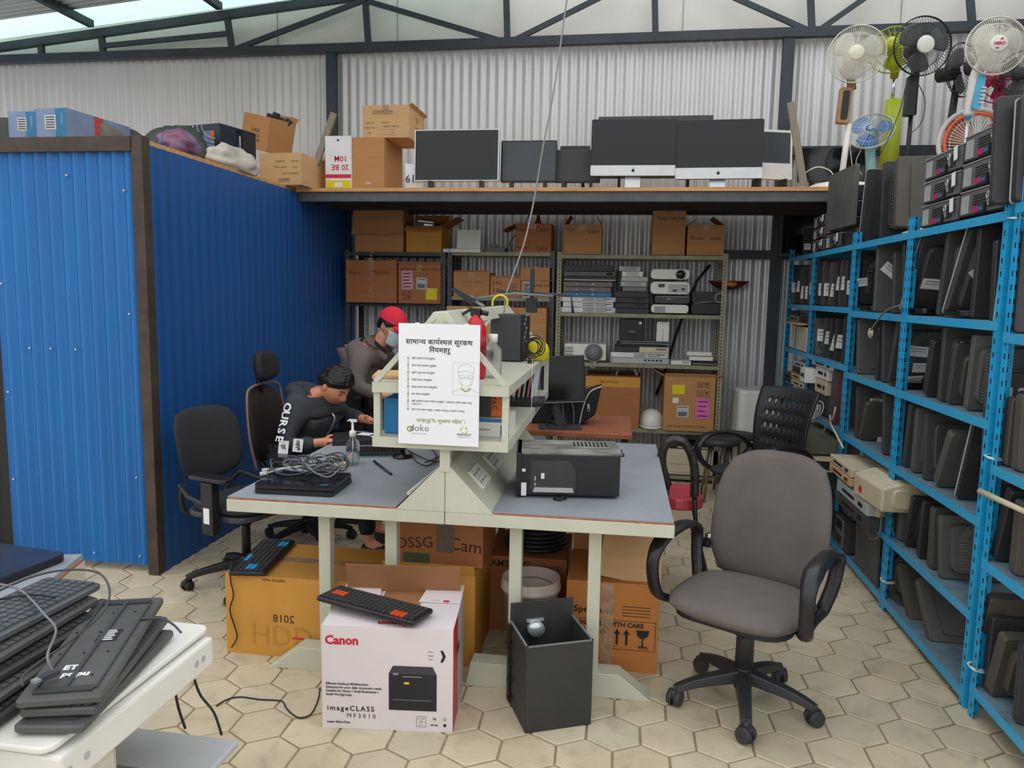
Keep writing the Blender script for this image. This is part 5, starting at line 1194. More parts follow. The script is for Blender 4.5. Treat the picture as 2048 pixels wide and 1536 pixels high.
def head_geo(M):
    "face looks along +X; centre at mid head"
    nu,nv = 40,30; vs=[]
    def g(d,c,s_): return math.exp(-((d-Vector(c).normalized()).length/s_)**2)
    for j in range(nv+1):
        th = PI*j/nv
        for i in range(nu):
            ph = 2*PI*i/nu; d = Vector((math.sin(th)*math.cos(ph),math.sin(th)*math.sin(ph),math.cos(th)))
            p = Vector((d.x*.096,d.y*.076,d.z*.118))
            if d.z < 0: p.y *= 1-.28*(-d.z)**1.3; p.x *= 1-.12*(-d.z) if d.x > 0 else 1-.35*(-d.z)
            k = .022*g(d,(1,0,-.16),.17)+.010*g(d,(1,0,.0),.14)+.012*g(d,(.72,0,-.8),.3)+.006*g(d,(1,0,-.42),.2)+.005*g(d,(1,0,.3),.35)
            for s_ in (-1,1): k += -.009*g(d,(.92,s_*.38,.1),.16)+.005*g(d,(.8,s_*.55,-.15),.25)+.004*g(d,(.95,s_*.12,-.2),.1)
            k -= .005*g(d,(1,0,-.31),.07)
            vs.append(M @ (p+Vector((k,0,0))*1.0+d*0))
    fs = [(j*nu+i,j*nu+(i+1)%nu,(j+1)*nu+(i+1)%nu,(j+1)*nu+i) for j in range(nv) for i in range(nu)]
    # ears
    for s_ in (-1,1):
        o = len(vs); n1,n2 = 8,6
        for j in range(n2+1):
            for i in range(n1):
                th,ph = PI*j/n2,2*PI*i/n1; q = Vector((.020*math.sin(th)*math.cos(ph)-.006,s_*(.074+.010*math.sin(th)*math.sin(ph)+.005*math.sin(th)*math.cos(ph)*-1),.031*math.cos(th)-.004)); vs.append(M@q)
        fs += [(o+j*n1+i,o+j*n1+(i+1)%n1,o+(j+1)*n1+(i+1)%n1,o+(j+1)*n1+i) for j in range(n2) for i in range(n1)]
    return vs,fs
def person(label, J, skinm, jm, pm, hairm, M, cap=False, loc=(0,0,0), shoe=None):
    """J: joints in room coordinates. body = one continuous skin; clothes and hair are its parts"""
    t = thing('person',label,'person',loc); o_ = -Vector(loc)
    def V(k): return Vector(J[k])+o_
    def mk(name,vf,m,smooth=True): b = MB(); b.add(vf[0],vf[1],0,None,smooth); return b.build(name,m,t)
    pts={}; ed=[]
    chain(pts,ed,[('pel',V('pel'),(.13,.1)),('bel',V('pel').lerp(V('chest'),.5),(.12,.09)),('chest',V('chest'),(.13,.1)),('ub',V('chest').lerp(V('neck'),.5),(.1,.08)),('nk',V('neck'),.058),('hd',V('head').lerp(V('neck'),.25),.055)])
    for s_ in 'RL':
        chain(pts,ed,[('sh'+s_,V('sh'+s_),.052),('el'+s_,V('el'+s_),.042),('wr'+s_,V('wr'+s_),.027),('pm'+s_,V('pm'+s_),(.036,.018))],'ub')
        chain(pts,ed,[('hp'+s_,V('hp'+s_),.095),('kn'+s_,V('kn'+s_),.06),('an'+s_,V('an'+s_),.038),('to'+s_,V('to'+s_),.04)],'pel')
        w = V('wr'+s_); pm_ = V('pm'+s_); d = (pm_-w).normalized(); side = Vector(J.get('side'+s_,(0,1,0))).normalized(); side = (side-d*side.dot(d)).normalized(); dn = Vector(J.get('curl'+s_,(0,0,-1)))
        for i,ln in enumerate((.026,.03,.028,.022)):
            b0 = pm_+side*(.026-.0175*i)+d*.02; 
            chain(pts,ed,[('f%s%da'%(s_,i),b0+d*.012,.0085),('f%s%db'%(s_,i),b0+d*(.012+ln)+dn*.006,.0078),('f%s%dc'%(s_,i),b0+d*(.014+ln*1.5)+dn*(.006+ln*.7),.007)],'pm'+s_)
        chain(pts,ed,[('t%sa'%s_,w.lerp(pm_,.55)+side*.032,.0105),('t%sb'%s_,w.lerp(pm_,.9)+side*.05+dn*.008,.009),('t%sc'%s_,w.lerp(pm_,1.2)+side*.052+dn*.012,.0075)],'pm'+s_)
    vf = skinned(pts,ed,'pel'); hv,hf = head_geo(Matrix.Translation(o_)@M); n = len(vf[0]); vf = (vf[0]+hv, vf[1]+[[i+n for i in f] for f in hf])
    mk('body',vf,skinm)
    # jacket
    pts={}; ed=[]
    chain(pts,ed,[('w',V('pel').lerp(V('chest'),.12),(.165,.13)),('bel',V('pel').lerp(V('chest'),.55),(.16,.125)),('chest',V('chest'),(.155,.14)),('ub',V('chest').lerp(V('neck'),.5),(.125,.12)),('nk',V('neck'),.088),('nk2',V('neck').lerp(V('head'),.16),.082)])
    for s_ in 'RL': chain(pts,ed,[('sh'+s_,V('sh'+s_),.088),('um'+s_,V('sh'+s_).lerp(V('el'+s_),.5),.07),('el'+s_,V('el'+s_),.06),('fo'+s_,V('el'+s_).lerp(V('wr'+s_),.5),.052),('wr'+s_,V('el'+s_).lerp(V('wr'+s_),.93),.04)],'ub')
    jk = mk('jacket',skinned(pts,ed,'bel'),jm)
    pts={}; ed=[]
    chain(pts,ed,[('pel',V('pel'),(.15,.12))])
    for s_ in 'RL': chain(pts,ed,[('hp'+s_,V('hp'+s_),.1),('md'+s_,V('hp'+s_).lerp(V('kn'+s_),.5),.088),('kn'+s_,V('kn'+s_),.074),('cf'+s_,V('kn'+s_).lerp(V('an'+s_),.5),.064),('an'+s_,V('kn'+s_).lerp(V('an'+s_),.93),.052)],'pel')
    mk('trousers',skinned(pts,ed,'pel'),pm)
    for s_ in 'RL':
        a,c = V('an'+s_),V('to'+s_); b = MB(); d = c-a; d.z=0; d.normalize(); yaw = math.degrees(math.atan2(d.y,d.x))
        b.rbox((.06,0,.04),(.26,.09,.08),.04,0,RM(0,0,yaw,(a.x,a.y,o_.z)),'z',5,.75); b.build('shoe',shoe or m_black,t,bevel=.012)
    MM = Matrix.Translation(o_)@M
    # hair: shell over crown, sides and nape
    nu,nv = 72,32; vs=[]; fs=[]; idx={}
    for j in range(nv+1):
        for i in range(nu):
            ph = 2*PI*i/nu; front = math.cos(ph); lim = 1.05+.95*(1-front)/2 if not cap else 1.25+.75*(1-front)/2
            side_ = abs(math.sin(ph)); lim = lim if front > -.2 else lim+.05
            th = lim*j/nv; d = Vector((math.sin(th)*math.cos(ph),math.sin(th)*math.sin(ph),math.cos(th)))
            tk = 1.13+.16*max(0,front)*(1-j/nv)**.5+.13*noise.noise(d*4.3)+.09*abs(noise.noise(d*11))+.05*noise.noise(d*26)
            if j > nv*.85: tk = 1.1-.09*(j/nv-.85)/.15+.015*noise.noise(d*22)
            if cap: tk = min(tk,1.06)
            vs.append(MM@Vector((d.x*.099*tk-.002,d.y*.079*tk,d.z*.119*tk)))
    fs = [(j*nu+i,j*nu+(i+1)%nu,(j+1)*nu+(i+1)%nu,(j+1)*nu+i) for j in range(nv) for i in range(nu)]
    mk('hair',(vs,fs),hairm)
    for s_ in (-1,1):
        b = MB()
        b.tube([MM@Vector((.088,s_*.016,.034)),MM@Vector((.088,s_*.032,.04)),MM@Vector((.074,s_*.048,.034))],.0035,5,0); b.build('eyebrow',hairm,t)
        b = MB(); b.tube([MM@Vector((.086,s_*.02,.012)),MM@Vector((.083,s_*.032,.013)),MM@Vector((.075,s_*.044,.010))],.0024,5,0); b.build('eyelashes',hairm,t)
    b = MB()
    b.tube([MM@Vector((.094,-.02,-.052)),MM@Vector((.102,0,-.05)),MM@Vector((.094,.02,-.052))],.004,5,0); b.build('lips',mat('lips',(150,80,70),.5),t)
    return t,jk,MM
m_skinp = mat('warm brown skin',(214,146,112),.5,0,.08,12); m_hair = mat('black hair',(26,22,22),.45,0,.2,60,bump=.6,bscale=120)
m_hood = mat('charcoal jacket cloth',(58,60,66),.85,0,.12,6,bump=.35,bscale=25); m_pants = mat('dark trousers',(30,31,36),.85,0,.1,6)
m_brownj = mat('grey brown jacket cloth',(112,100,96),.85,0,.12,5,bump=.4,bscale=18)
# --- seated person looking down at a device; faces +X
YS = 4.36
hc = P(668,772,Y=YS); el = P(572,893,Y=YS-.27); wr = P(638,885,Y=YS-.2); sh = P(592,812,Y=YS-.18)
J = dict(pel=(-1.95,YS+.02,.56),chest=(-1.83,YS,.87),neck=tuple(P(628,790,Y=YS)),head=tuple(hc),
 shR=tuple(sh),elR=tuple(el),wrR=tuple(wr),pmR=tuple(wr+Vector((.06,.02,.0))),shL=(sh.x+.05,YS+.19,sh.z),elL=(-1.75,YS+.24,.80),wrL=(-1.56,YS+.1,.805),pmL=(-1.5,YS+.06,.80),
 hpR=(-1.93,YS-.1,.55),knR=(-1.5,YS-.13,.56),anR=(-1.46,YS-.12,.09),toR=(-1.36,YS-.14,.04),hpL=(-1.93,YS+.12,.55),knL=(-1.5,YS+.15,.56),anL=(-1.5,YS+.16,.09),toL=(-1.4,YS+.17,.04),
 sideR=(0,1,.6),curlR=(.3,.2,.5),sideL=(0,-1,.6),curlL=(.3,-.2,.5))
Mh = Matrix.Translation(hc)@Euler((0,R(42),R(-14))).to_matrix().to_4x4()
t,jk,MM = person('seated person in charcoal hooded jacket bending over a handheld device at the workbench',J,m_skinp,m_hood,m_pants,m_hair,Mh,False,(-1.95,YS,0))
o_ = -Vector((-1.95,YS,0))
# hood roll behind the neck, zip line, sleeve print
nk = Vector(J['neck'])+o_
b = MB(); b.tube(smoothpath([nk+Vector(q) for q in ((.05,-.085,-.07),(-.03,-.11,-.0),(-.1,-.07,.03),(-.13,0,.03),(-.1,.07,.03),(-.03,.11,0),(.05,.085,-.07))],5),[.03]*5+[.045]*21+[.03]*5,10); b.build('hood',m_hood,t)
b = MB(); b.tube(smoothpath([nk+Vector((.075,-.02,-.08)),Vector(J['chest'])+o_+Vector((.13,-.03,-.05)),Vector(J['pel'])+o_+Vector((.15,-.0,.1))],5),.006,5); b.build('zip',m_silver,t)
# sleeve print: block letters down the upper arm of the viewer's side
s0,s1 = Vector(sh)+o_, Vector(el)+o_; d = (s1-s0).normalized(); outw = Vector((-.25,-1,0)); outw = (outw-d*outw.dot(d)).normalized(); sd = outw.cross(d).normalized()
b = MB()
for i,ch in enumerate('OURSE'):
    p = s0.lerp(s1,.12+.19*i); v,f = text_mesh(ch,.07,.002)
    M4 = Matrix(((d.x,sd.x,outw.x,0),(d.y,sd.y,outw.y,0),(d.z,sd.z,outw.z,0),(0,0,0,1)))
    for k in range(1): b.add([p+(M4@Vector((q.x,q.y,0)))*1.0+outw*(math.sqrt(max(0,.086**2-min(abs(q.y),.08)**2))-.006+(.0)) for q in v],f)
b.build('sleeve_lettering',m_paper,t)
f0,f1 = s1, Vector(wr)+o_; b = MB(); d2 = (f1-f0).normalized(); ow = Vector((-.1,-1,.1)); ow = (ow-d2*ow.dot(d2)).normalized(); up = ow.cross(d2)
for (u,txt_) in ((.02,'St.'),(.1,'uble')):
    M4 = Matrix.Translation(f0+d2*(u-.03)+ow*.066) @ Matrix(((d2.x,-up.x,ow.x,0),(d2.y,-up.y,ow.y,0),(d2.z,-up.z,ow.z,0),(0,0,0,1)))
    b.box((0,0,-.004),(.055,.075,.002),0,M4@RM(0,0,12)); b.text(txt_,.034,M4@RM(0,0,90),1,bold=.0008)
b.build('sleeve_patch',[m_paper,m_ink],t)
t2 = thing('handheld_device','dark flat device held in the hands of the seated person','device',tuple(Vector(J['pmR'])+Vector((.09,.07,.012))),(0,-8,12)); b = MB(); b.rbox((0,0,0),(.24,.16,.016),.012); b.build('body',m_black,t2,bevel=.003); b = MB(); b.box((0,0,.0088),(.2,.12,.0006)); b.build('screen',m_screend,t2)
# --- standing person with red cap and face mask, bending forward to the right
YT = 5.0
hc = P(783,652,Y=YT); sh = P(722,716,Y=YT-.17); el = P(712,775,Y=YT-.25); wr = P(772,792,Y=YT-.22)
J = dict(pel=(-1.83,YT+.02,.88),chest=(-1.745,YT,1.16),neck=tuple(P(757,690,Y=YT)),head=tuple(hc),shR=tuple(sh),elR=tuple(el),wrR=tuple(wr),pmR=tuple(wr+Vector((.07,.0,-.01))),
 shL=(sh.x+.09,YT+.18,sh.z-.05),elL=(-1.62,YT+.27,.95),wrL=(-1.42,YT+.16,.98),pmL=(-1.35,YT+.12,.97),hpR=(-1.83,YT-.09,.86),knR=(-1.78,YT-.12,.47),anR=(-1.85,YT-.12,.09),toR=(-1.72,YT-.12,.04),hpL=(-1.83,YT+.11,.86),knL=(-1.76,YT+.14,.47),anL=(-1.82,YT+.15,.09),toL=(-1.7,YT+.16,.04),
 sideR=(0,1,.3),sideL=(0,-1,.3))
Mh = Matrix.Translation(hc)@Euler((0,R(24),R(-22))).to_matrix().to_4x4()
t,jk,MM = person('standing person in grey brown jacket, red cap and pale blue face mask behind the workbench',J,m_skinp,m_brownj,m_pants,m_hair,Mh,True,(-1.83,YT,0))
o_ = -Vector((-1.83,YT,0)); m_capm = mat('red cap cloth',(215,35,62),.8,0,.06,6)
b = MB(); nu,nv=32,12; vs=[]
for j in range(nv+1):
    for i in range(nu):
        ph=2*PI*i/nu; th=1.42*j/nv; vs.append(MM@Vector((math.sin(th)*math.cos(ph)*.112-.002,math.sin(th)*math.sin(ph)*.09,.028+math.cos(th)*.108)))
b.add(vs,[(j*nu+i,j*nu+(i+1)%nu,(j+1)*nu+(i+1)%nu,(j+1)*nu+i) for j in range(nv) for i in range(nu)],0,None,True); cp = b.build('cap',m_capm,t)
b = MB(); vs=[]
for j in range(2):
    for i in range(13):
        a=-1.0+2.0*i/12; vs.append(MM@Vector((.095*math.cos(a)+.01+(.085*math.cos(a*1.2) if j else 0),.082*math.sin(a),.045-(.028 if j else 0)-.012*a*a)))
b.add(vs,[(i,i+1,i+14,i+13) for i in range(12)],0,None,True); o = b.build('peak',m_capm,cp,recalc=False); md_=o.modifiers.new('s','SOLIDIFY'); md_.thickness=.004
b = MB(); vs=[]; n1,n2=16,8
for j in range(n2+1):
    for i in range(n1+1):
        a=-1.15+2.3*i/n1; z_=-.008-.09*j/n2; rr=.104-.02*abs(j/n2-.35)+.012*math.cos(a*1.2)+.0; vs.append(MM@Vector((rr*math.cos(a)*(1-.1*(j/n2)**2)+.004,.078*math.sin(a)*(1-.2*(j/n2)),z_-.02*math.cos(a)*(j/n2))))
b.add(vs,[(j*(n1+1)+i,j*(n1+1)+i+1,(j+1)*(n1+1)+i+1,(j+1)*(n1+1)+i) for j in range(n2) for i in range(n1)],0,None,True); mk_ = b.build('face_mask',mat('pale blue mask',(190,208,216),.8),t,recalc=False); md_=mk_.modifiers.new('s','SOLIDIFY'); md_.thickness=.003
b = MB()
for s_ in (-1,1): b.tube([MM@Vector((.045,s_*.075,-.02)),MM@Vector((.015,s_*.083,.0)),MM@Vector((-.012,s_*.087,.022))],.0016,4); b.tube([MM@Vector((.04,s_*.07,-.085)),MM@Vector((.01,s_*.083,-.05)),MM@Vector((-.012,s_*.087,-.03))],.0016,4)
b.build('mask_loop',m_paper,mk_)
nk = Vector(J['neck'])+o_
b = MB(); b.tube(smoothpath([nk+Vector(q) for q in ((.07,-.06,-.09),(.0,-.085,-.03),(-.07,-.05,.01),(-.085,0,.015),(-.07,.05,.01),(.0,.085,-.03),(.07,.06,-.09))],5),.03,8); b.build('collar',m_brownj,t)
b = MB(); b.tube(smoothpath([nk+Vector(q) for q in ((.06,-.045,-.05),(.0,-.065,.0),(-.05,0,.03),(.0,.065,.0),(.06,.045,-.05))],5),.026,8); b.build('inner_collar',mat('black inner collar',(24,24,28),.9),t)
# ================================================================ BLUE RACKS
FX = 1.39
def ypost(t,y,h,x=FX,sx=1,sy=1,z0=0): return post(t,x,y,h,m_bluepost,sx,sy,z=z0)
def blue_rack(label, ys, zs_by_bay, h, x1=1.86):
    t = thing('storage_rack',label,'storage rack',(0,0,0))
    for i,y in enumerate(ys):
        sy = 1 if i < len(ys)-1 else -1
        for x,sx in ((FX,1),(x1,-1)):
            post(t,x,y,h,m_bluepost,sx,sy)
            if 0 < i < len(ys)-1: post(t,x,y,h,m_bluepost,sx,-1)
    for i,zs in enumerate(zs_by_bay):
        ya,yb = ys[i]+.004,ys[i+1]-.004
        for z in zs:
            b = MB(); b.b2(FX-.003,ya,z-.036,FX,yb,z,0); b.b2(x1,ya,z-.036,x1+.003,yb,z,0); b.b2(FX,ya,z-.004,x1,yb,z-.001,1)
            b.b2(FX,ya,z-.036,x1,ya+.002,z-.004,0); b.build('shelf',[m_bluerack,m_shelfdust],t)
    return t
ZA = (1.93,1.525,1.15,.77,.395,.07); ZB = (1.93,1.545,1.185,.775,.395,.07); ZN = (1.95,1.485,.995,.63,.13)
blue_rack('long bright blue slotted angle rack full of monitors along the right side',(3.04,4.0,4.91,5.89,6.72),(ZA,ZA,ZB,ZB),2.0)
blue_rack('bright blue rack cut off by the right edge of the picture',(2.05,3.0),(ZN,),2.04)
for (x,y,lab) in ((1392,0,''),):
    for i,(z,yy) in enumerate(((1.02,3.02),(.2,3.0),(1.9,3.02),(.16,4.0))):
        b = MB(); 
        for k in range(3): b.ring((0,0,k*.006),.034,.0018,RM(90+4*k,0,0),18,4)
        tag(b.build('wire_tie',m_wplast,None,(FX+.02,yy,z)),'white wire tie round the %s'%('near post at mid height','near post close to the floor','near post at its top','second post close to the floor')[i],'wire tie',)
# ---------------------------------------------------------------- monitors
m_ms = [mat('monitor black a',(52,52,54),.45,0,.1,8), mat('monitor black b',(68,68,69),.5,0,.12,6), mat('monitor dusty grey',(88,88,86),.6,0,.15,5), mat('monitor rim light',(190,190,192),.4), mat('monitor brown grey',(82,77,70),.6,0,.15,5)]
ORD = ('first','second','third','fourth','fifth','sixth','seventh','eighth','ninth','tenth')
def monitor(label, p, h, lean, w=.42, yaw=0, kind='vent', mi=0, rim=None, stickers=(), th=.035, group=None, roll=0):
    t = thing('monitor',label,'monitor',p,(-lean,0,yaw),group)
    M0 = m_ms[mi]
    b = MB(); b.rbox((w/2,th/2,h/2),(w,th,h),.014,0,None,'y',3); b.build('casing',M0,t,bevel=.003,seg=1)
    if rim:
        b = MB(); b.rbox((w/2,th+.002,h/2),(w+.004,.006,h+.004),.014,0,None,'y',3); b.build('screen_bezel',m_ms[3],t)
    b = MB(); b.b2(.018,th+.0055,.02,w-.018,th+.007,h-.018); b.build('screen',m_screen,t)
    if kind in ('vent','bulge','rib'):
        b = MB(); b.rbox((w/2,-.016,h*.48),(w*.86,.034,h*.74),.035,0,None,'y',4,1.0); 
        if kind == 'vent':
            for a in range(0,91,6): 
                c = Vector((w*.32,-.0,h*.62)); r1,r2=.045,.078; u=Vector((-math.cos(R(a)),0,math.sin(R(a)))); q0,q1=c+u*r1,c+u*r2
                b.tube([q0+Vector((0,-.036,0)),q1+Vector((0,-.036,0))],.0028,4,1)
            for k in range(9): b.box((w*.32-.062,-.035,h*.56-k*.013),(.034,.006,.004),1)
        if kind == 'rib':
            for k in range(int(h*.7/.013)): b.box((.1,-.034,h*.14+k*.013),(.13,.006,.005),1)
        bc_ = b.build('back_cover',[M0,mat('vent line grey',(128,128,122),.5)],t,bevel=.006,seg=1)
    if kind == 'flat':
        b = MB(); b.rbox((w*.55,-.004,h*.5),(w*.8,.01,h*.8),.02,0,None,'y',3); bc_ = b.build('back_cover',M0,t)
    if kind in ('bulge',):
        b = MB(); b.rbox((w*.5,-.045,h*.3),(.1,.03,.12),.015,0,None,'y',3); b.build('mount',m_ms[1],t)
    for (u,v,sw,sh,r_) in stickers:
        b = MB(); b.box((0,0,0),(sw,.0012,sh),0,RM(0,r_,0)); 
        b.box((0,-.001,sh*.25),(sw*.7,.0006,sh*.08),1,RM(0,r_,0)); b.box((0,-.001,0),(sw*.75,.0006,sh*.06),1,RM(0,r_,0))
        b.build('label_sticker',[m_paper,m_grey],bc_,((.006+sw*.45) if p[1] > 4.9 else .03+u*w*.32,-.0365 if kind != 'flat' else -.0105,v*h))
    return t
def rmon(bay,row,zs,items,near=False,d0=0):
    n = len(items)
    for i,it in enumerate(items):
        xb,yb,xt,yt,kind,mi,feat = it[:7]; o = it[7] if len(it) > 7 else {}
        X = o.get('X',1.415); p = P(xb,yb,X=X); q = P(xt,yt,X=X)
        zb = o.get('z',zs); p = Vector((X,p.y,zb+.003)); h = max(.12,q.z-zb); lean = math.degrees(math.atan2(q.y-p.y,h)); h = h/math.cos(R(lean))
        monitor('%s monitor, %s from near post, %s shelf, %s bay'%(feat,ORD[n-1-i],row,bay) if not near else '%s monitor, %s from the post, %s shelf of the cut off blue rack'%(feat,ORD[i],row),
            p,h,lean,o.get('w',.41),o.get('yaw',0),kind,mi,o.get('rim'),o.get('s',()),o.get('th',.035))
S = (.1,.045)
# upper row
rmon('near blue','top',ZA[1],[
 (1808,585,1809,476,'flat',0,'plain black half hidden',{}),
 (1807,588,1846,466,'bulge',1,'light rimmed leaning',{'rim':1,'s':[(.45,.42,.11,.055,4)],'yaw':4}),
 (1880,587,1900,462,'bulge',1,'dusty charcoal'),
 (1894,595,1938,459,'bulge',1,'silver rimmed leaning',{'rim':1,'s':[(.3,.55,.07,.07,45)],'yaw':4}),
 (1949,596,1963,453,'flat',0,'slim black upright',{})])
rmon('second','top',ZA[1],[
 (1705,586,1717,492,'vent',0,'black vented',{'s':[(.55,.45,.06,.05,-8)],'yaw':3}),
 (1751,599,1758,488,'flat',2,'grey flat backed',{'s':[(.3,.6,.1,.06,38)],'yaw':3}),
 (1789,600,1790,504,'flat',1,'narrow black',{'s':[(.2,.5,.05,.1,0)]})])
rmon('third','top',ZB[1],[
 (1632,604,1638,521,'rib',0,'black ribbed',{'s':[(.2,.35,.06,.09,0)]}),
 (1643,604,1648,522,'rib',1,'dark handled',{'s':[(.25,.35,.08,.09,0)]}),
 (1658,605,1664,524,'flat',4,'brown grey slim',{'s':[(.2,.35,.06,.09,5)]}),
 (1668,606,1675,523,'flat',0,'black slim tilted',{'s':[(.15,.5,.05,.09,5)]}),
 (1678,606,1685,521,'flat',1,'charcoal slim',{'s':[(.15,.5,.07,.09,3)]}),
 (1690,607,1695,519,'flat',0,'black slim upright',{'s':[(.12,.4,.05,.09,0)]})])
rmon('far blue','top',ZB[1],[
 (1583,604,1581,530,'flat',2,'pale framed',{'rim':1,'s':[(.25,.4,.07,.09,3)]}),
 (1592,604,1594,533,'flat',0,'black slim second',{'s':[(.25,.45,.06,.09,8)]}),
 (1600,604,1603,533,'flat',1,'dark slim middle',{'s':[(.25,.3,.07,.1,5)]}),
 (1608,604,1612,531,'flat',0,'black slim tagged',{'s':[(.2,.3,.07,.1,0)]}),
 (1616,604,1621,530,'flat',4,'brown black slim',{'s':[(.15,.4,.05,.09,0)]})])
# second row
rmon('near blue','second',ZA[2],[
 (1779,745,1797,640,'vent',1,'large vented',{'s':[(.5,.55,.11,.055,4),(.72,.3,.08,.05,0),(.62,.1,.11,.05,-6)],'yaw':2,'w':.44}),
 (1851,797,1868,684,'flat',0,'black thick edged',{'th':.05}),
 (1880,790,1892,652,'vent',1,'tall dark vented',{'s':[(.25,.62,.06,.11,18)]}),
 (1896,806,1914,689,'bulge',1,'round cornered'),
 (1933,812,1951,672,'rib',2,'grey ribbed',{'w':.3})])
rmon('second','second',ZA[2],[
 (1685,719,1691,634,'flat',0,'glossy black',{}),(1695,725,1700,636,'flat',2,'plain grey',{}),(1717,732,1719,637,'flat',2,'plain wide grey',{'yaw':3}),
 (1754,750,1758,655,'flat',0,'thin dark',{}),(1766,760,1768,641,'flat',1,'thin edged black',{})])
rmon('third','second',ZB[2],[
 (1631,712,1631,636,'rib',2,'grey finned',{'s':[(.3,.5,.05,.09,4)]}),(1645,713,1652,637,'flat',1,'dark tagged',{'s':[(.2,.5,.04,.09,5)]}),
 (1657,714,1664,637,'rib',0,'black finned',{'s':[(.3,.4,.08,.11,10)]}),(1669,716,1674,637,'flat',0,'black edge on',{'s':[(.2,.45,.04,.09,8)]})])
# third row
rmon('near blue','third',ZA[3],[
 (1779,938,1802,835,'flat',0,'black framed leaning',{}),(1808,916,1822,810,'flat',1,'dark framed',{}),
 (1826,930,1836,818,'rib',2,'grey louvred',{}),(1850,949,1853,827,'bulge',1,'rounded charcoal',{'s':[(.8,.7,.04,.03,10)]}),
 (1872,974,1904,872,'flat',2,'brown black leaning',{'th':.05}),(1916,960,1950,844,'flat',0,'silver edged leaning',{'rim':1,'th':.02})])
rmon('second','third',ZA[3],[
 (1681,858,1687,765,'flat',2,'wide plain grey',{'yaw':3}),(1712,865,1716,774,'vent',1,'black louvred',{'s':[(.5,.7,.07,.05,0)]}),
 (1718,886,1735,809,'flat',4,'brown dusty leaning',{'s':[(.8,.05,.08,.04,0)]}),(1767,905,1769,786,'flat',1,'round cornered dark',{})])
# fourth row
rmon('near blue','fourth',ZA[4],[
 (1772,1078,1772,961,'flat',0,'black framed outer',{}),(1784,1072,1794,967,'flat',1,'dark inner framed',{}),(1797,1076,1803,979,'flat',2,'grey slanting',{}),
 (1810,1088,1827,997,'vent',0,'black curved vent',{}),(1838,1100,1850,1005,'flat',0,'shadowed black',{}),(1862,1128,1869,1018,'flat',4,'brown edged',{'th':.05}),(1882,1150,1881,1031,'vent',2,'grey large vented',{'w':.45})])
rmon('near blue','lowest',ZA[5],[
 (1776,1217,1776,1096,'rib',1,'tall ribbed dark',{'w':.3})])
for k,(xa,ya,lab,rx_,dz) in enumerate(((1830,1240,'dark monitor lying tipped over, farther of two on the lowest shelf',-48,0),(1880,1285,'dark monitor lying tipped over, nearer of two on the lowest shelf',-42,0),(1800,1212,'dark monitor lying nearly flat behind the tipped ones, lowest shelf',-74,0))):
    p = P(xa,ya,Z=ZA[5]); monitor(lab,(1.43,p.y,ZA[5]+.004),.3,-rx_,.4,0,'flat',(4,2,1)[k],th=.045)
# cut off rack
rmon('','top',ZN[1],[(1990,604,1994,480,'rib',0,'ribbed black',{}),(2000,606,2022,442,'bulge',1,'silver rimmed tall',{'rim':1,'s':[(.12,.06,.08,.035,0)]}),(2032,618,2046,462,'flat',2,'grey',{})],True)
rmon('','second',ZN[2],[(1974,868,1977,746,'flat',1,'tall marked',{'w':.44}),(2013,920,2026,798,'flat',4,'brown grey',{'th':.05}),(2036,935,2046,790,'flat',4,'reddish brown edged',{'th':.05})],True)
rmon('','third',ZN[3],[(1976,1075,1988,967,'bulge',1,'round backed',{'s':[(.25,.7,.04,.05,6)]}),(1990,1110,2024,985,'flat',0,'black leaning',{'th':.045}),(2032,1130,2044,1005,'flat',4,'brown edged',{'th':.05})],True)
rmon('','lowest',ZN[4],[(1946,1325,1982,1200,'flat',4,'brown leaning',{'th':.05}),(1972,1370,1986,1238,'flat',0,'slim black edged',{}),(1982,1384,2009,1280,'vent',4,'brown vented',{'th':.05,'yaw':6}),(2038,1400,2046,1290,'flat',0,'dark',{})],True)
p = P(1992,790,X=1.4); b = MB(); b.text('12',.085,RM(90,0,0),0,bold=.0006); tg = [o for o in C.objects if o.get('label','').startswith('tall marked monitor')][0]; b.build('chalk_number',m_wplast,tg,(.1,-.0105,.24))
# black bases lying on the upper shelf
for k,(xa,ya,lab,w_,zz) in enumerate(((1826,618,'flat black monitor stand under the light rimmed monitor',.3,ZA[1]),(1905,622,'rounded black monitor stand at the front of the upper shelf',.3,ZA[1]),(1728,610,'black monitor stand on the upper shelf of the second bay',.3,ZA[1]),(1790,760,'black monitor foot under the large vented monitor',.3,ZA[2]))):
    p = P(xa,ya,X=1.41); b = MB(); b.rbox((.16,0,.02),(w_,.22,.03),.05); b.lathe([(.06,.03),(.045,.05),(.03,.09)],14,0,RM(0,0,0,(.2,0,0)))
    tag(b.build('monitor_stand',m_blackg,None,(1.40,p.y+.02,zz),bevel=.006),lab,'monitor stand')
# dangling connector cable
t = thing('monitor_cable','grey monitor cable with end plug hanging from the upper shelf edge','cable',P(1740,660,X=1.37))
b = MB(); o_=P(1740,660,X=1.37); b.tube(smoothpath([P(1800,611,X=1.36)-o_,P(1778,618,X=1.36)-o_,P(1762,632,X=1.355)-o_,P(1742,660,X=1.35)-o_],6),.005,6); b.build('cord',m_grey,t)
b = MB(); M4=RM(0,0,90)@RM(0,38,0); b.box((0,0,-.018),(.035,.016,.035),0,M4); b.box((0,0,-.04),(.03,.01,.014),1,M4); b.build('plug',[m_cplast,m_lgrey],t)
b = MB(); b.cyl((0,0,0),(.28,-.02,.0),.012,.01,8); b.cyl((.26,0,0),(.3,0,0),.016,.016,8); p = P(1960,985,X=1.37); tag(b.build('cable_bundle',m_cplast,None,(1.36,p.y-.02,p.z+.01),(0,0,-80)),'pale cable end lying over the third shelf of the cut off rack','cable')

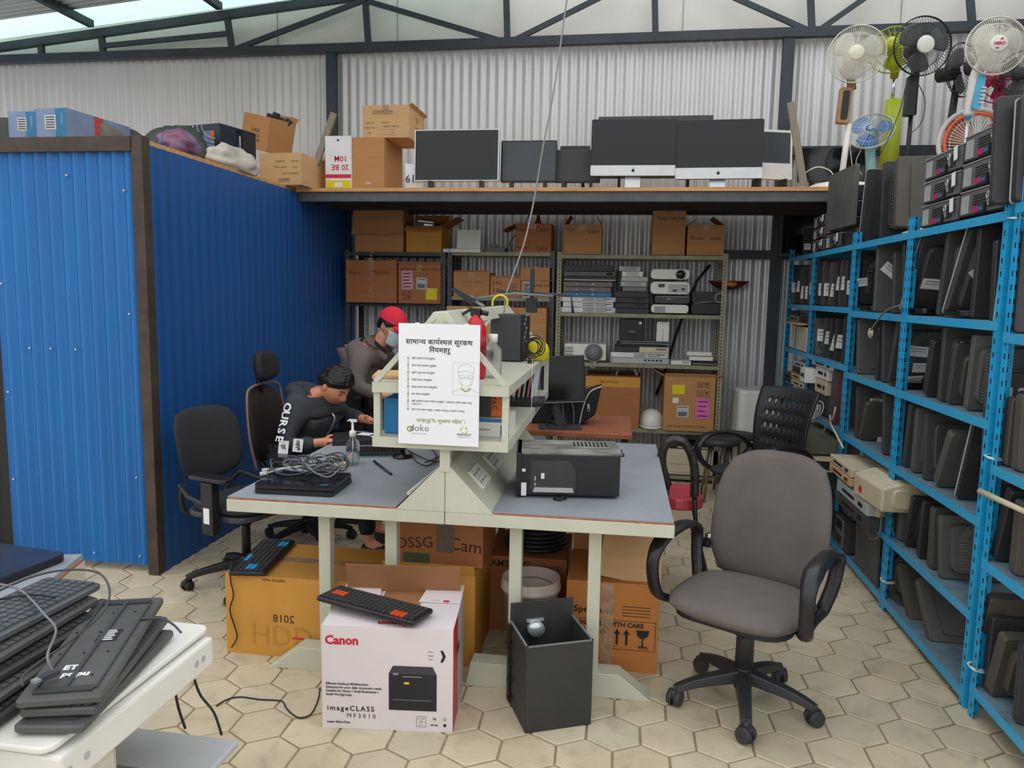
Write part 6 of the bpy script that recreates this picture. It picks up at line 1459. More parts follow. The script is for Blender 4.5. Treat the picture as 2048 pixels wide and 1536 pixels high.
# ---------------------------------------------------- desktop computers on top
m_rear = mat('rear steel',(120,122,124),.4,.5,.1,8); m_purple = mat('magenta port',(170,40,90),.5); m_bport = mat('blue port',(60,100,150),.5)
def sff(label, y0, y1, z, h, d=.36, x=FX-.0, group=None, tagm=True, cases=None):
    "small desktop computer lying with its connector side to the aisle; faces -X"
    L_ = y1-y0; t = thing('desktop_computer',label,'desktop computer',(x,(y0+y1)/2,z),(0,0,0),group)
    b = MB(); b.b2(.004,-L_/2+.002,.002,d,L_/2-.002,h-.004); b.build('case',cases or m_black,t,bevel=.002,seg=1)
    b = MB(); b.b2(-.0,-L_/2+.004,.008,.004,L_/2-.004,h-.012); b.build('rear_panel',m_rear,t)
    b = MB(); b.b2(-.002,-L_/2,h-.009,d,L_/2,h-.004); b.build('cover_edge',m_silver,t)
    b = MB()
    for i in range(4): b.box((-.002,L_/2-.03-i*.017,h*.45),(.004,.01,h*.66))
    b.build('slot_cover',m_lgrey,t)
    b = MB()
    for j in range(5):
        b.box((-.002,L_*.03,h*.3+j*h*.1),(.004,L_*.28,h*.035))
    b.box((-.002,-L_*.26,h*.45),(.004,.05,h*.5)); b.build('vent_grille',m_black,t)
    b = MB(); b.box((-.004,L_*.08,h*.2),(.006,.055,h*.2),0); b.box((-.004,-L_*.04,h*.2),(.006,.04,h*.14),1); b.box((-.004,-L_*.12,h*.22),(.006,.018,h*.3),2); b.build('port_block',[m_purple,m_bport,m_hole],t)
    b = MB(); b.box((-.004,-L_*.2,h*.5),(.006,.012,h*.5)); b.ring((0,0,0),.012,.003,RM(0,0,90,(-.012,-L_*.22,h*.6)),12,4); b.build('lock_ring',m_silver,t)
    if tagm:
        b = MB(); b.box((-.012,-L_*.4,h*.45),(.001,.035,h*.55),0,RM(-8,0,0)); b.build('paper_tag',m_paper,t)
    return t
GP = 'desktop computers stacked on top of the blue rack'
for k in range(3): sff('%s desktop computer of the far stack beside the tall panel monitor'%('lowest','middle','topmost')[k],3.475,3.88,1.933+k*.108,.106,group=GP)
for k in range(3): sff('%s desktop computer of the near stack on the blue rack corner'%('lowest','middle','topmost')[k],3.09,3.468,1.94+k*.112,.11,group=GP)
for k in range(4): sff('desktop computer, %s of the four stacked behind the flat grey panel'%('lowest','second','third','topmost')[k],5.22,5.58,1.933+k*.1,.098,group=GP)
for k in range(3): sff('desktop computer, %s of three at the far blue rack end'%('lowest','middle','topmost')[k],5.62,5.95,1.933+k*.085,.083,group=GP)
# big screens standing on the rack top
def tmon(label,xb,yb,xt,yt,zb,w,kind,mi,**k):
    X=1.43; q=P(xt,yt,X=X); p=P(xb,yb,X=X); h=q.z-zb; lean=math.degrees(math.atan2(q.y-p.y,h)); return monitor(label,(X,p.y,zb),h/math.cos(R(lean)),lean,w,k.get('yaw',0),kind,mi,k.get('rim'),k.get('s',()),k.get('th',.035))
tmon('large brown grey monitor back with beige foot beside the desktop stack on the rack',1792,440,1793,312,1.985,.44,'flat',4,th=.06,yaw=-6)
b = MB(); b.lathe([(.0,0),(.15,.0),(.155,.02),(.1,.035),(.03,.05)],24,sx=1,sy=.8); p=P(1810,455,X=1.6); tag(b.build('monitor_stand',m_cplast,None,(1.62,4.33,1.935)),'beige rounded foot under the large brown grey monitor','monitor stand')
tmon('black ribbed monitor standing on the rack behind the brown grey one',1762,457,1770,322,1.94,.4,'rib',0)
tmon('glossy black monitor with thin silver edge on top of the rack',1722,460,1737,338,1.94,.4,'flat',0,rim=1)
b = MB(); b.rbox((0,.25,.19),(.03,.5,.37),.01,0,None,'x',3); tag(b.build('flat_monitor',m_ms[2],None,(1.40,4.99,2.045),(0,0,3),bevel=.003),'broad flat grey panel facing the aisle on a low box on the rack','monitor')
b = MB(); b.b2(0,0,0,.3,.5,.1); tag(b.build('media_box',m_black2,None,(1.42,4.99,1.935),bevel=.004),'low dark box carrying the broad flat grey panel','device')
tmon('small black monitor with white tag at the far end of the rack top',1607,500,1608,456,1.94,.35,'flat',0,s=[(.25,.3,.05,.05,0)])
a,c = P(1563,416,Y=6.75),P(1648,500,Y=6.75); b = MB(); b.b2(0,0,0,c.x-a.x,.05,a.z-1.94); t = thing('television','large dim black television at the back wall behind the rack','television',(a.x,6.74,1.94)); b.build('frame',m_black2,t,bevel=.006); b = MB(); b.b2(.02,-.002,.03,c.x-a.x-.02,0,a.z-1.96); b.build('screen',m_screen,t)
monitor('tall black panel leaning beside the near desktop stack at the right edge',(1.325,3.03,1.953),.39,6,.42,-4,'flat',0,th=.04)
monitor('black monitor with cream edge standing on the cut off rack',(1.37,2.96,1.953),.37,4,.42,0,'rib',0,1,th=.04)

# ---------------------------------------------- far bays: small devices
def unit(label,y0,y1,z,h,m,d=.34,x=FX,name='network_unit',cat='device',slots=True,rot=0):
    t = thing(name,label,cat,(x,(y0+y1)/2,z),(0,0,rot)); L_=y1-y0
    b = MB(); b.b2(0,-L_/2,.002,d,L_/2,h-.002); b.build('case',m,t,bevel=.003,seg=1)
    if slots:
        b = MB(); b.box((-.001,L_*.1,h*.5),(.003,L_*.4,h*.22)); b.box((-.001,-L_*.3,h*.5),(.003,L_*.12,h*.3)); b.build('front_slot',m_hole,t)
    return t
FB = (5.93,6.3,6.66)
for k,(y0,y1,z,h,m,lab) in enumerate((
 (5.95,6.3,1.188,.19,m_cplast,'cream carton standing at the near side of the far bay middle shelf'),(6.3,6.36,1.188,.17,mat('cyan carton',(60,150,190),.5),'narrow cyan carton between the cream cartons in the far bay'),
 (6.37,6.46,1.188,.2,m_cplast,'narrow cream carton behind the cyan one in the far bay'))): unit(lab,y0,y1,z,h,m,slots=False,name='carton',cat='carton')
b = MB(); b.b2(0,0,0,.4,.5,.01); tag(b.build('board',m_cardp,None,(FX-.06,6.0,1.395)),'pale board lying over the small cartons in the far bay','board')
for k,(y0,y1,z,h,m,lab) in enumerate(((5.95,6.25,1.406,.045,m_black2,'dark unit on the pale board, nearer lower one'),(5.97,6.22,1.452,.05,m_dgrey,'dark grey unit on top of the nearer dark unit'),(6.28,6.6,1.406,.05,m_grey,'grey unit on the pale board, farther lower one'),(6.3,6.6,1.457,.04,m_black,'black unit on top of the farther grey unit'))): unit(lab,y0,y1,z,h,m)
z=.78
for k,(y0,y1,h,m,lab) in enumerate(((5.95,6.35,.06,m_cplast,'cream unit at the bottom of the far bay lower stack'),(5.97,6.3,.06,m_lgrey,'light grey unit, second in the far bay lower stack'),(5.94,6.38,.05,m_cplast,'cream unit, third in the far bay lower stack'),(5.99,6.4,.05,m_cardp,'tan unit, fourth in the far bay lower stack'),(5.95,6.36,.05,m_dgrey,'dark unit, fifth in the far bay lower stack'),(5.97,6.33,.05,m_lgrey,'silver unit, topmost in the far bay lower stack'))):
    unit(lab,y0,y1,z,h,m); z += h+.001
z=.78
for k,(y0,y1,h,m,lab) in enumerate(((6.42,6.66,.07,m_grey,'grey unit, lowest at the far bay back'),(6.43,6.64,.06,m_bport,'blue unit, second at the far bay back'),(6.42,6.66,.07,m_dgrey,'dark unit, third at the far bay back'))):
    unit(lab,y0,y1,z,h,m); z += h+.001
# third bay: cream devices, cable coils and a rack of discs
for k,(y0,y1,z,h,m,lab,x_) in enumerate(((5.4,5.7,.93,.1,m_cplast,'lower cream cube unit in the cable bay',FX+.02),(5.38,5.7,1.032,.085,m_wplast,'upper cream unit stacked in the cable bay',FX+.02),(5.72,5.87,.98,.11,m_wplast,'white box unit overhanging the shelf in the cable bay',FX-.05),(5.2,5.75,1.12,.045,m_lgrey,'flat grey switch on top of the cream units',FX))): unit(lab,y0,y1,z,h,m,x=x_)
b = MB(); b.b2(0,0,0,.3,.34,.15); tag(b.build('cable_crate',m_dgrey,None,(FX+.04,5.4,.778),bevel=.01),'dark crate under the cream cube units','crate')
rnd = random.Random(21)
for k,(yy,zz,m,lab) in enumerate(((5.78,.84,m_cplast,'cream coiled cable hanging from the cable bay'),(5.72,.78,mat('blue cable',(50,110,170),.5),'blue coiled cable hanging from the cable bay'),(5.6,.86,m_dgrey,'dark coiled cable at the front of the cable bay'),(5.45,.82,m_lgrey,'pale grey coiled cable beside the disc rack'))):
    t = thing('cable_coil',lab,'cable',(FX-.02,yy,zz)); b = MB()
    for i in range(4): b.ring((rnd.uniform(-.01,.01),0,rnd.uniform(-.012,.012)),.055+rnd.uniform(-.012,.014),.005,RM(rnd.uniform(-25,25),rnd.uniform(-15,15),90+rnd.uniform(-20,20)),20,5)
    b.build('coil',m,t)
t = thing('disc_rack','leaning ribbed rack of disc cases in the third bay','disc rack',(FX+.01,5.2,.78),(6,0,0)); b = MB()
b.b2(0,-.06,0,.14,-.05,.36); b.b2(0,.05,0,.14,.06,.36); b.b2(0,-.06,0,.14,.06,.006); b.build('rack_frame',mat('reddish brown strip',(110,72,72),.5),t)
b = MB()
for k in range(24): b.b2(-.004,-.048,.012+k*.0145,.13,.048,.0215+k*.0145)
b.build('disc_case',m_ms[2],t)
for k,pts in enumerate(([(1671,815),(1666,835),(1655,850),(1643,870),(1634,890),(1633,905),(1640,925)],[(1660,830),(1662,848),(1672,868),(1686,895)])):
    cable('white_cable',[P(x,y,X=1.33) for x,y in pts],.0065,m_cplast,('white cable hanging from the third bay down to the computers','short white cable crossing in front of the third bay')[k])
# lower: computers on the floor shelf of the third bay, printer, panels
def tower(label,x0,x1,y0,y1,z,h,m,fm=None,rot=0,grid=False):
    t = thing('computer_tower',label,'computer tower',((x0+x1)/2,(y0+y1)/2,z),(0,0,rot)); w,d=x1-x0,y1-y0
    b = MB(); b.b2(-w/2,-d/2+.01,0.004,w/2,d/2,h); b.build('case',m,t,bevel=.004,seg=1)
    b = MB(); b.b2(-w/2-.002,-d/2-.006,0,w/2+.002,-d/2+.01,h+.002); b.build('front_bezel',fm or m,t,bevel=.004)
    b = MB(); b.box((0,-d/2-.008,h*.88),(w*.6,.004,.012)); b.box((-w*.2,-d/2-.008,h*.8),(w*.2,.004,.018)); b.build('drive_slot',m_lgrey,t)
    if grid:
        b = MB()
        for j in range(2):
            for i in range(1): b.box((-w/2-.001,0,h*(.25+.45*j)),(.004,d*.5,h*.34))
        b.build('vent_grille',m_hole,t)
    return t
tower('dark tower computer with pale top standing in the aisle end',1.24,1.42,4.95,5.35,.12,.44,m_dgrey,m_black,-6)
tower('grey green tower computer behind the dark one',1.1,1.3,5.45,5.9,.0,.6,mat('grey green steel',(96,100,90),.5,.2),None,4)
b = MB(); b.b2(0,0,0,.2,.42,.02); tag(b.build('cover_plate',m_cplast,None,(1.23,4.94,.57),(0,0,-6),bevel=.003),'pale dusty cover plate on the dark tower computer','cover plate')
unit('long grey desktop unit jutting out above the floor computers',5.0,5.7,.6,.1,mat('grey olive steel',(112,112,98),.5,.2),x=1.2)
t = thing('printer','cream printer with rounded front jutting out of the blue rack','printer',(1.30,4.05,.545),(0,0,4))
b = MB(); b.prism([(0,0),(.5,0),(.5,.15),(.1,.15),(.0,.12)],-.17,.2,'y'); b.build('body',m_cplast,t,bevel=.012,seg=3)
b = MB(); b.rbox((.2,-.17,.07),(.3,.03,.1),.03,0,None,'y',4); b.build('front_cover',m_cplast,t,bevel=.006); b = MB(); b.prism([(.22,.02),(.46,.02),(.46,.13),(.3,.12),(.24,.08)],-.192,-.18,'y'); b.build('paper_slot',m_black,t)
b = MB(); b.cyl((-.004,.1,.05),(.002,.1,.05),.018); b.build('power_button',m_red,t)
for k,(z,h,m,lab) in enumerate(((.4,.07,m_dgrey,'dark box under the jutting cream printer'),(.472,.07,m_lgrey,'light grey box directly under the cream printer'))): unit(lab,3.95+.1,4.6,z,h,m,x=1.3,d=.4)
for k,(z,h,m,lab) in enumerate(((.56,.05,m_cardp,'tan flat drive behind the cream printer'),(.612,.05,m_cplast,'cream flat drive with slots behind the cream printer'))): unit(lab,4.32,4.75,z,h,m,x=1.29,d=.4)
b = MB(); b.b2(0,0,0,.012,.38,.46); tag(b.build('side_panel',m_ms[2],None,(1.40,4.12,.073),(0,-2,0)),'large plain grey case panel leaning in the second bay bottom','case panel')
for k in range(2):
    t = thing('computer_tower','black tower with grey framed vents, %s in the aisle corner'%('lower','upper')[k],'computer tower',(1.38+.03*k,4.62,.08+.2*k)); b = MB(); b.b2(0,0,0,.36,.28,.19); b.build('case',m_black2,t,bevel=.003)
    b = MB()
    for q in range(2): b.box((-.002,.14,.05+.09*q),(.004,.16,.08),0); b.box((-.005,.14,.05+.09*q),(.004,.11,.055),1)
    b.box((-.002,.14,.095),(.003,.2,.012),0); b.build('drive_bay',[m_grey,m_black],t)
t = thing('power_plug','white adapter plug with looped cord hanging at the blue post','plug',P(1756,1022,X=1.36))
b = MB(); b.rbox((0,0,0),(.03,.07,.06),.012,0,None,'x',4); b.build('adapter',m_cplast,t,bevel=.008)
b = MB(); b.tube(smoothpath([(0,.0,-.02),(-.01,.07,-.05),(-.01,.1,-.11),(-.01,.06,-.16),(0,0,-.15),(0,-.05,-.1),(0,-.06,-.02),(0,-.09,.02)],6),.0045,6); b.build('cord',m_grey,t)
b = MB(); b.box((-.01,.06,-.14),(.012,.012,.04),0,RM(20,0,0)); b.build('pin_plug',m_yellow,t)
cable('pale_bracket',[P(1715,1010,X=1.34),P(1735,1022,X=1.34),P(1748,1028,X=1.34)],.012,m_cplast,'pale plastic arm leading to the white adapter plug',cat='plastic arm')

# ================================================================ FANS
def fan(label, c, r, yaw, pitch, cage, blade, hub, pole=None, base=None, n=84, blades=3, extra=None, wire=.0017, depth=.09, poles=(), cat='fan', name='pedestal_fan', bm_=None, ringm=None, hubr=.27, logo=False):
    t = thing(name,label,cat,c); Rm = RM(pitch,0,yaw)
    b = MB()
    for s_,dd in ((-1,depth*.55),(1,depth*.45)):
        for i in range(n):
            a = 2*PI*i/n; pts=[]
            for k in range(5):
                u = .2+.8*k/4; an = a+.25*(1-u); pts.append((r*u*math.cos(an), s_*dd*(1-u**3), r*u*math.sin(an)))
            b.tube(pts,wire,3,0,Rm,caps=False,smooth=False)
        b.ring((0,s_*dd*.6,0),r*.72,wire*1.3,Rm,32,4); b.ring((0,s_*.006,0),r,.004,Rm,40,5)
    b.build('cage',cage,t)
    if ringm:
        b = MB(); b.ring((0,-.02,0),r*1.0,.018,Rm,40,8); b.build('outer_ring',ringm[0],t); b = MB(); b.ring((0,-.035,0),r*.86,.012,Rm,40,8); b.build('inner_ring',ringm[1],t)
    b = MB(); b.lathe([(.001,.008),(r*hubr*.8,.006),(r*hubr,0),(r*hubr,-.012)],26,0,Rm@RM(90,0,0,(0,-depth*.56,0))); hb = b.build('hub',hub,t)
    if logo:
        b = MB(); 
        b.text('HERO',.026,Rm@RM(90,0,0,(0,-depth*.56-.011,.0)),0,bold=.001)
        for q in (-1,1): b.box((q*.012,-depth*.56-.011,q*.028),(.018,.001,.008),0,Rm)
        b.build('hub_logo',m_red,hb)
    for q in range(blades):
        a0 = 360*q/blades+20; b = MB(); vs=[]; n1,n2=6,8
        for j in range(n1+1):
            for i in range(n2+1):
                u = .18+.72*j/n1; v = -1+2*i/n2; an = R(a0)+v*.62*(.75+.35*math.sin(PI*min(1,u))); rr = r*u*(1-.1*v*v*(u>.8)); vs.append(((rr)*math.cos(an), .014*v, rr*math.sin(an)))
        b.add(vs,[(j*(n2+1)+i,j*(n2+1)+i+1,(j+1)*(n2+1)+i+1,(j+1)*(n2+1)+i) for j in range(n1) for i in range(n2)],0,Rm,True)
        o = b.build('blade',blade,t,recalc=False); md_=o.modifiers.new('s','SOLIDIFY'); md_.thickness=.003
    b = MB(); b.lathe([(.03,-.06),(.05,-.05),(.058,0),(.05,.09),(.02,.11)],18,0,Rm@RM(-90,0,0,(0,depth*.5+.05,0))); b.build('motor_housing',bm_ or cage,t)
    for (nm,p0,p1,r0,r1,mm) in poles:
        b = MB(); b.cyl(Vector(p0)-Vector(c),Vector(p1)-Vector(c),r0,r1,14); b.build(nm,mm,t)
    if base:
        z0,rb,mm,cx,cy = base; b = MB(); b.lathe([(rb,0),(rb,.02),(rb*.75,.05),(.08,.075),(.03,.1)],30); b.build('base',mm,t,(cx-c[0],cy-c[1],z0-c[2]))
    return t
m_fw = mat('white cage wire',(232,228,214),.4); m_fcl = mat('translucent white blade',(222,222,214),.2,0,.03,4,alpha=.75); m_hubg = mat('pale yellow white hub',(240,240,214),.35); m_brown = mat('golden brown trim',(176,136,92),.4); m_lime = mat('lime green plastic',(176,190,40),.35); m_fblk = mat('black cage wire',(40,40,44),.4); m_gblade = mat('grey translucent blade',(96,98,102),.3,alpha=.8)
LF = 2.374
c = P(1713,108,Y=5.85); pb = P(1682,352,Y=5.95)
t = fan('white pedestal fan with brown control box standing at the right end of the loft',tuple(c),P(1770,108,Y=5.85).x-c.x,-16,4,m_fw,m_fcl,m_hubg,base=(LF,.26,m_wplast,pb.x,5.95),poles=(('pole',(pb.x,5.95,LF+.03),(pb.x+.03,5.95,P(1688,248,Y=5.95).z),.022,.02,m_wplast),('neck',(pb.x+.035,5.95,P(1692,180,Y=5.95).z),(c.x-.02,5.95,c.z-.02),.03,.035,m_brown)))
cc = P(1688,212,Y=5.95); b = MB(); b.rbox((0,0,0),(.085,.06,.25),.01,0,None,'y',3); b.build('control_box',m_brown,t,(cc.x-c.x,.1,cc.z-c.z),(0,3,0),bevel=.006); b = MB(); b.rbox((0,-.034,0),(.045,.012,.2),.012,0,None,'y',3); b.build('control_panel',m_black,t,(cc.x-c.x,.1,cc.z-c.z),(0,3,0))
c = P(1845,92,Y=5.95); pb = P(1818,300,Y=6.02)
t = fan('black pedestal fan with white hub facing the room beside the lime fan',tuple(c),P(1905,92,Y=5.95).x-c.x,6,3,m_fblk,m_gblade,m_wplast,n=56,base=(LF,.2,m_black,pb.x,6.05),hubr=.3,poles=(('pole',(pb.x,6.05,LF+.05),(pb.x+.005,6.05,P(1820,228,Y=6.02).z),.017,.014,m_black),('neck',(pb.x+.01,6.05,P(1822,228,Y=6.02).z),(c.x,6.05,c.z-.02),.03,.03,m_black)))
cc = P(1825,190,Y=6.0); b = MB(); b.rbox((0,0,0),(.07,.06,.28),.01,0,None,'y',3); b.build('control_box',m_black,t,(cc.x-c.x,.09,cc.z-c.z),(0,2,0),bevel=.006)
c = P(1785,100,Y=6.42); pb = P(1780,300,Y=6.47)
t = fan('lime green pedestal fan turned away behind the black fan',tuple(c),.17,160,0,m_lime,m_lime,m_lime,n=24,depth=.07,poles=(('column',(pb.x,6.47,LF),(pb.x,6.47,P(1782,200,Y=6.47).z),.075,.06,m_lime),('pole',(pb.x-.01,6.47,P(1782,205,Y=6.47).z),(pb.x-.01,6.47,P(1782,150,Y=6.47).z),.012,.012,m_chrome),('neck',(pb.x-.01,6.47,P(1782,155,Y=6.47).z),(c.x,6.3,c.z),.03,.045,m_lime)))
c = P(1741,262,Y=6.2); pb = P(1751,330,Y=6.25)
m_bblade = mat('translucent blue blade',(60,130,200),.25,alpha=.85); m_aqua = mat('aqua plastic',(150,200,196),.4)
t = fan('small table fan with blue blades tilted up on the loft',tuple(c),.165,-22,-32,m_silver,m_bblade,m_aqua,n=40,depth=.06,hubr=.12,bm_=m_aqua,name='table_fan',poles=(('neck',(pb.x,6.28,LF),(c.x+.02,6.28,c.z-.03),.04,.035,m_aqua),))
c = P(1992,92,Y=5.6); pb = P(1935,290,Y=5.65)
t = fan('white pedestal fan with red emblem and blue buttons at the far right',tuple(c),P(2052,92,Y=5.6).x-c.x,-4,0,m_fw,m_fcl,m_wplast,hubr=.3,logo=True,base=(LF,.2,m_wplast,pb.x,5.7),poles=(('pole',(pb.x,5.7,LF+.05),(pb.x+.01,5.7,P(1940,225,Y=5.65).z),.012,.012,m_silver),))
b = MB(); b.tube(smoothpath([Vector((pb.x+.01,5.7,P(1940,228,Y=5.65).z))-Vector(c),P(1945,180,Y=5.68)-Vector(c),P(1953,145,Y=5.68)-Vector(c),Vector((-.02,.1,-.05))],6),.034,10); b.build('neck',m_wplast,t)
cc = P(1957,185,Y=5.64); b = MB(); b.rbox((0,0,0),(.05,.03,.22),.015,0,None,'y',4); b.build('control_panel',mat('sky blue plastic',(90,180,220),.35),t,(cc.x-c.x,cc.y-c.y,cc.z-c.z),(0,6,0)); b = MB()
for k in range(5): b.box((.02,-.02,-.07+k*.025),(.03,.012,.008))
b.build('button',m_wplast,t,(cc.x-c.x,cc.y-c.y,cc.z-c.z),(0,6,0))
b = MB(); b.cyl((0,0,-.02),(0,0,.02),.022); b.build('height_ring',mat('sky blue plastic',(90,180,220)),t,(pb.x+.008-c.x,5.7-c.y,P(1939,228,Y=5.65).z-c.z))
c = P(1948,290,Y=5.95)
t = fan('round box fan with orange inner ring behind the desktop computers',tuple(c),.245,0,-6,m_wplast,mat('brown orange blade',(170,110,90),.4),m_aqua,n=48,ringm=(mat('pale grey ring',(205,200,192),.4),mat('orange ring',(232,96,52),.4)),name='box_fan',wire=.002,poles=(('foot',(c.x,6.0,LF),(c.x,6.0,c.z-.2),.06,.04,m_wplast),))
for k,(px,py,rr,yw,m1,lab) in enumerate(((1925,140,.19,35,m_fblk,'black fan turned sideways behind the white one at the far right'),(2042,150,.17,-40,m_fblk,'second black fan cut by the right edge of the picture'))):
    c = P(px,py,Y=6.2); fan(lab,tuple(c),rr,yw,0,m1,m_gblade,m_black,n=30,poles=(('pole',(c.x-.06*(k==0),6.27,LF),(c.x,6.27,c.z),.028,.025,m_black),))
c = P(1998,165,Y=6.5); m_mag = mat('magenta plastic',(180,30,80),.4); fan('magenta fan half hidden behind the white fan at the far right',tuple(c),.15,150,0,m_mag,m_mag,m_mag,n=20,depth=.06,poles=(('pole',(c.x+.02,6.5,LF),(c.x+.01,6.5,c.z),.05,.04,m_mag),))
# loose fan cables
for k,pts in enumerate(([(1838,170),(1850,200),(1845,240),(1828,262),(1822,262)],[(1812,170),(1800,220),(1780,270),(1760,310)],[(1700,250),(1700,290),(1706,345)],[(1722,300),(1712,325),(1724,350)])):
    cable('fan_cable',[P(x,y,Y=5.9+.02*k) for x,y in pts],.003,(m_black,m_black,m_cplast,m_lgrey)[k],('thin black cable looping beside the black fan control box','thin black cable running down from the black fan','cream cable hanging beside the white fan pole','grey cable curling under the small blue fan')[k])
# ================================================================ GOODS ON THE FLOOR
m_cw = mat('glossy white carton print',(222,212,214),.4,0,.03,3)
def vec(a,c): return c-a
# printer carton in front
a = P(645,1455,Z=0); c = P(905,1466,Z=0); w = (c-a).length; rot = math.degrees(math.atan2(c.y-a.y,c.x-a.x)); hz = P(640,1250,Y=a.y).z; dd = .33; cr = math.cos(R(rot)); sr = math.sin(R(rot))
mid = (a+c)/2+Vector((-sr,cr,0))*dd/2
def canon(b,w,d,h):
    b.text('Canon',.046,FM('f',-w*.345,h*.86,w,d,h),2,bold=.0017)
    b.text('Canon',.046,FM('t',.02,-d*.4,w,d,h,180),2,bold=.0017)
    b.text('imageCLASS',.027,FM('f',-w*.28,h*.2,w,d,h),1,space=1.3,bold=.0005); b.text('MF3010',.024,FM('f',-w*.2,h*.13,w,d,h),1,space=1.5); b.text('Laser All-in-One',.0125,FM('f',-w*.375,h*.065,w,d,h),1,bold=.0004)
    for i,s in enumerate(('Efficient Desktop Multifunction','Solutions for your daily document needs.','Suitable for Home / Small Businesses /','Small Workgroups.')): b.text(s,.0125,FM('f',-w*.47,h*(.44-.035*i),w,d,h),1,align='LEFT',bold=.0003)
    # picture of the printer
    A = FM('f',w*.19,h*.42,w,d,h); b.add([(-.085,-.085,0),(.09,-.085,0),(.09,.055,0),(-.085,.055,0)],[(0,1,2,3)],4,A); b.add([(-.085,.055,0),(.09,.055,0),(.075,.085,0),(-.07,.085,0)],[(0,1,2,3)],5,A)
    b.box((.0,.045,.0003),(.07,.002,.0002),6,A); b.box((-.06,.055,.0003),(.02,.004,.0002),6,A); b.box((-.02,.02,.0003),(.018,.008,.0002),7,A); b.box((0,-.045,.0003),(.14,.001,.0002),6,A); b.text('Canon',.007,A@RM(0,0,0,(-.06,.05,.0006)),6)
    for (x,y,s_) in ((.20,.075,.026),): 
        A2 = FM('f',w*.26,h*.1,w,d,h)
        for (cc,ds) in (((0,.02,0),(.034,.001,.0003)),((0,-.02,0),(.034,.001,.0003)),((-.017,0,0),(.001,.04,.0003)),((.017,0,0),(.001,.04,.0003))): b.box(cc,ds,1,A2)
        b.text('Cartridge',.006,A2@RM(0,0,0,(0,.012,.0003)),1); b.text('325',.01,A2,1); b.text('Starter',.006,A2@RM(0,0,0,(0,-.012,.0003)),1)
    b.text('16',.014,FM('f',w*.36,h*.13,w,d,h),1,bold=.0004); b.text('600 dpi',.009,FM('f',w*.36,h*.07,w,d,h),1,bold=.0003); b.cyl((w*.44,-d/2-.001,h*.13),(w*.44,-d/2,h*.13),.008,n=12,mi=6); b.cyl((w*.44,-d/2-.001,h*.07),(w*.44,-d/2,h*.07),.006,n=12,mi=1)
    A = FM('f',w*.42,h*.74,w,d,h); b.add([(-.008,.022,0),(.002,.022,0),(.012,0,0),(.002,-.022,0),(-.008,-.022,0),(.001,0,0)],[(0,5,2,1),(5,4,3,2)],1,A)
    for i,s in enumerate(('Print','Copy','Scan')): b.text(s,.009,FM('f',w*.33,h*(.78-.035*i),w,d,h),1)
    b.box((w/2+.0008,0,h*.5),(.001,d*.99,h*.99),3); b.box((w/2+.0014,d*.22,h*.5),(.001,d*.56,h*.99),6); b.box((w/2+.002,-.02,h*.66),(.001,.06,.03),1)
t = carton('white printer carton with red lettering and open brown flap on the floor before the workbench',tuple(mid),(w,dd,hz),rot,m_cw,False,(),canon,[m_ink,m_red,mat('red carton side',(196,44,62),.4),mat('printed printer black',(38,38,44),.4),mat('printed printer top',(62,62,74),.4),m_lgrey,m_yellow],tape=False)
flap(t,'b',w*.96,dd,hz,.13,-18,[m_cardin])
for s_ in (-1,1):
    b = MB(); b.prism([(0,0),(w*.34,0),(w*.30,.14),(0,.15)],-.0015,.0015,'z'); o = b.build('flap',m_cw,t,(s_*w/2,dd*.18,hz+.004)); o.scale=(-s_,1,1); o.rotation_euler=(R(4),0,0)
b = MB(); b.b2(-w*.15,dd*.1,hz+.0006,w*.18,dd*.49,hz+.0012); b.build('inner_flap',m_cardin,t)
b = MB(); A = FM('t',w*.36,dd*.2,w,dd,hz,-8,.009); b.box((-.03,0,0),(.03,.001,.0004),0,A); b.add([(0,-.006,.0),(.014,-.006,0),(.014,-.012,0),(.026,0,0),(.014,.012,0),(.014,.006,0),(0,.006,0)],[tuple(range(7))],0,A); b.build('arrow_print',m_red,t)
m_kd = mat('dusty keyboard plastic',(84,84,82),.5,0,.12,9)
def keyboard(label,p,rot,accent=None,size=(.44,.155),tilt=0,m=None,up=True,rx=0,z_=0):
    t = thing('keyboard',label,'keyboard',p,(rx,tilt,rot)); w,d=size; m=m or m_black
    b = MB(); b.rbox((0,0,.011),(w,d,.018),.012); b.build('case',m,t,bevel=.004,seg=1)
    if up:
        b = MB(); b2_ = MB(); kx,ky=21,6
        for i in range(kx):
            for j in range(ky):
                if i in (15,19) and False: continue
                x=-w/2+.02+i*(w-.04)/(kx-1); y=-d/2+.022+j*(d-.05)/(ky-1)
                acc = accent and ((i in (1,2,3) and j in (2,3)) or (i in (16,17,18) and j in (0,1)) or (accent[1] and i in (6,7,8,9) and j==5))
                (b2_ if acc else b).box((x,y,.0225),((w-.04)/(kx-1)*.8,(d-.05)/(ky-1)*.8,.006))
        kk = b.build('keys',m_black2 if m is m_black else m,t)
        if b2_.v: b2_.build('coloured_keys',accent[0],kk)
    else:
        b = MB(); b.b2(-w/2+.04,-.004,.02,w/2-.03,.004,.025); b.b2(-w/2+.03,-d/2+.02,.019,w/2-.03,-d/2+.024,.024); b.b2(-w/2+.03,d/2-.028,.019,w/2-.03,d/2-.024,.024); b.build('ridge',m_dgrey,t)
        for x in (-w/2+.03,w/2-.03): b = MB(); b.rbox((x,0,.021),(.02,d*.7,.006),.006); b.build('foot',m_black2,t)
        b = MB()
        for x in (-.15,-.05,.05,.15):
            for y in (-.05,.0,.05): b.cyl((x,y+.015,.02),(x,y+.015,.0212),.003,n=8)
        b.build('screw_hole',m_hole,t)
    return t
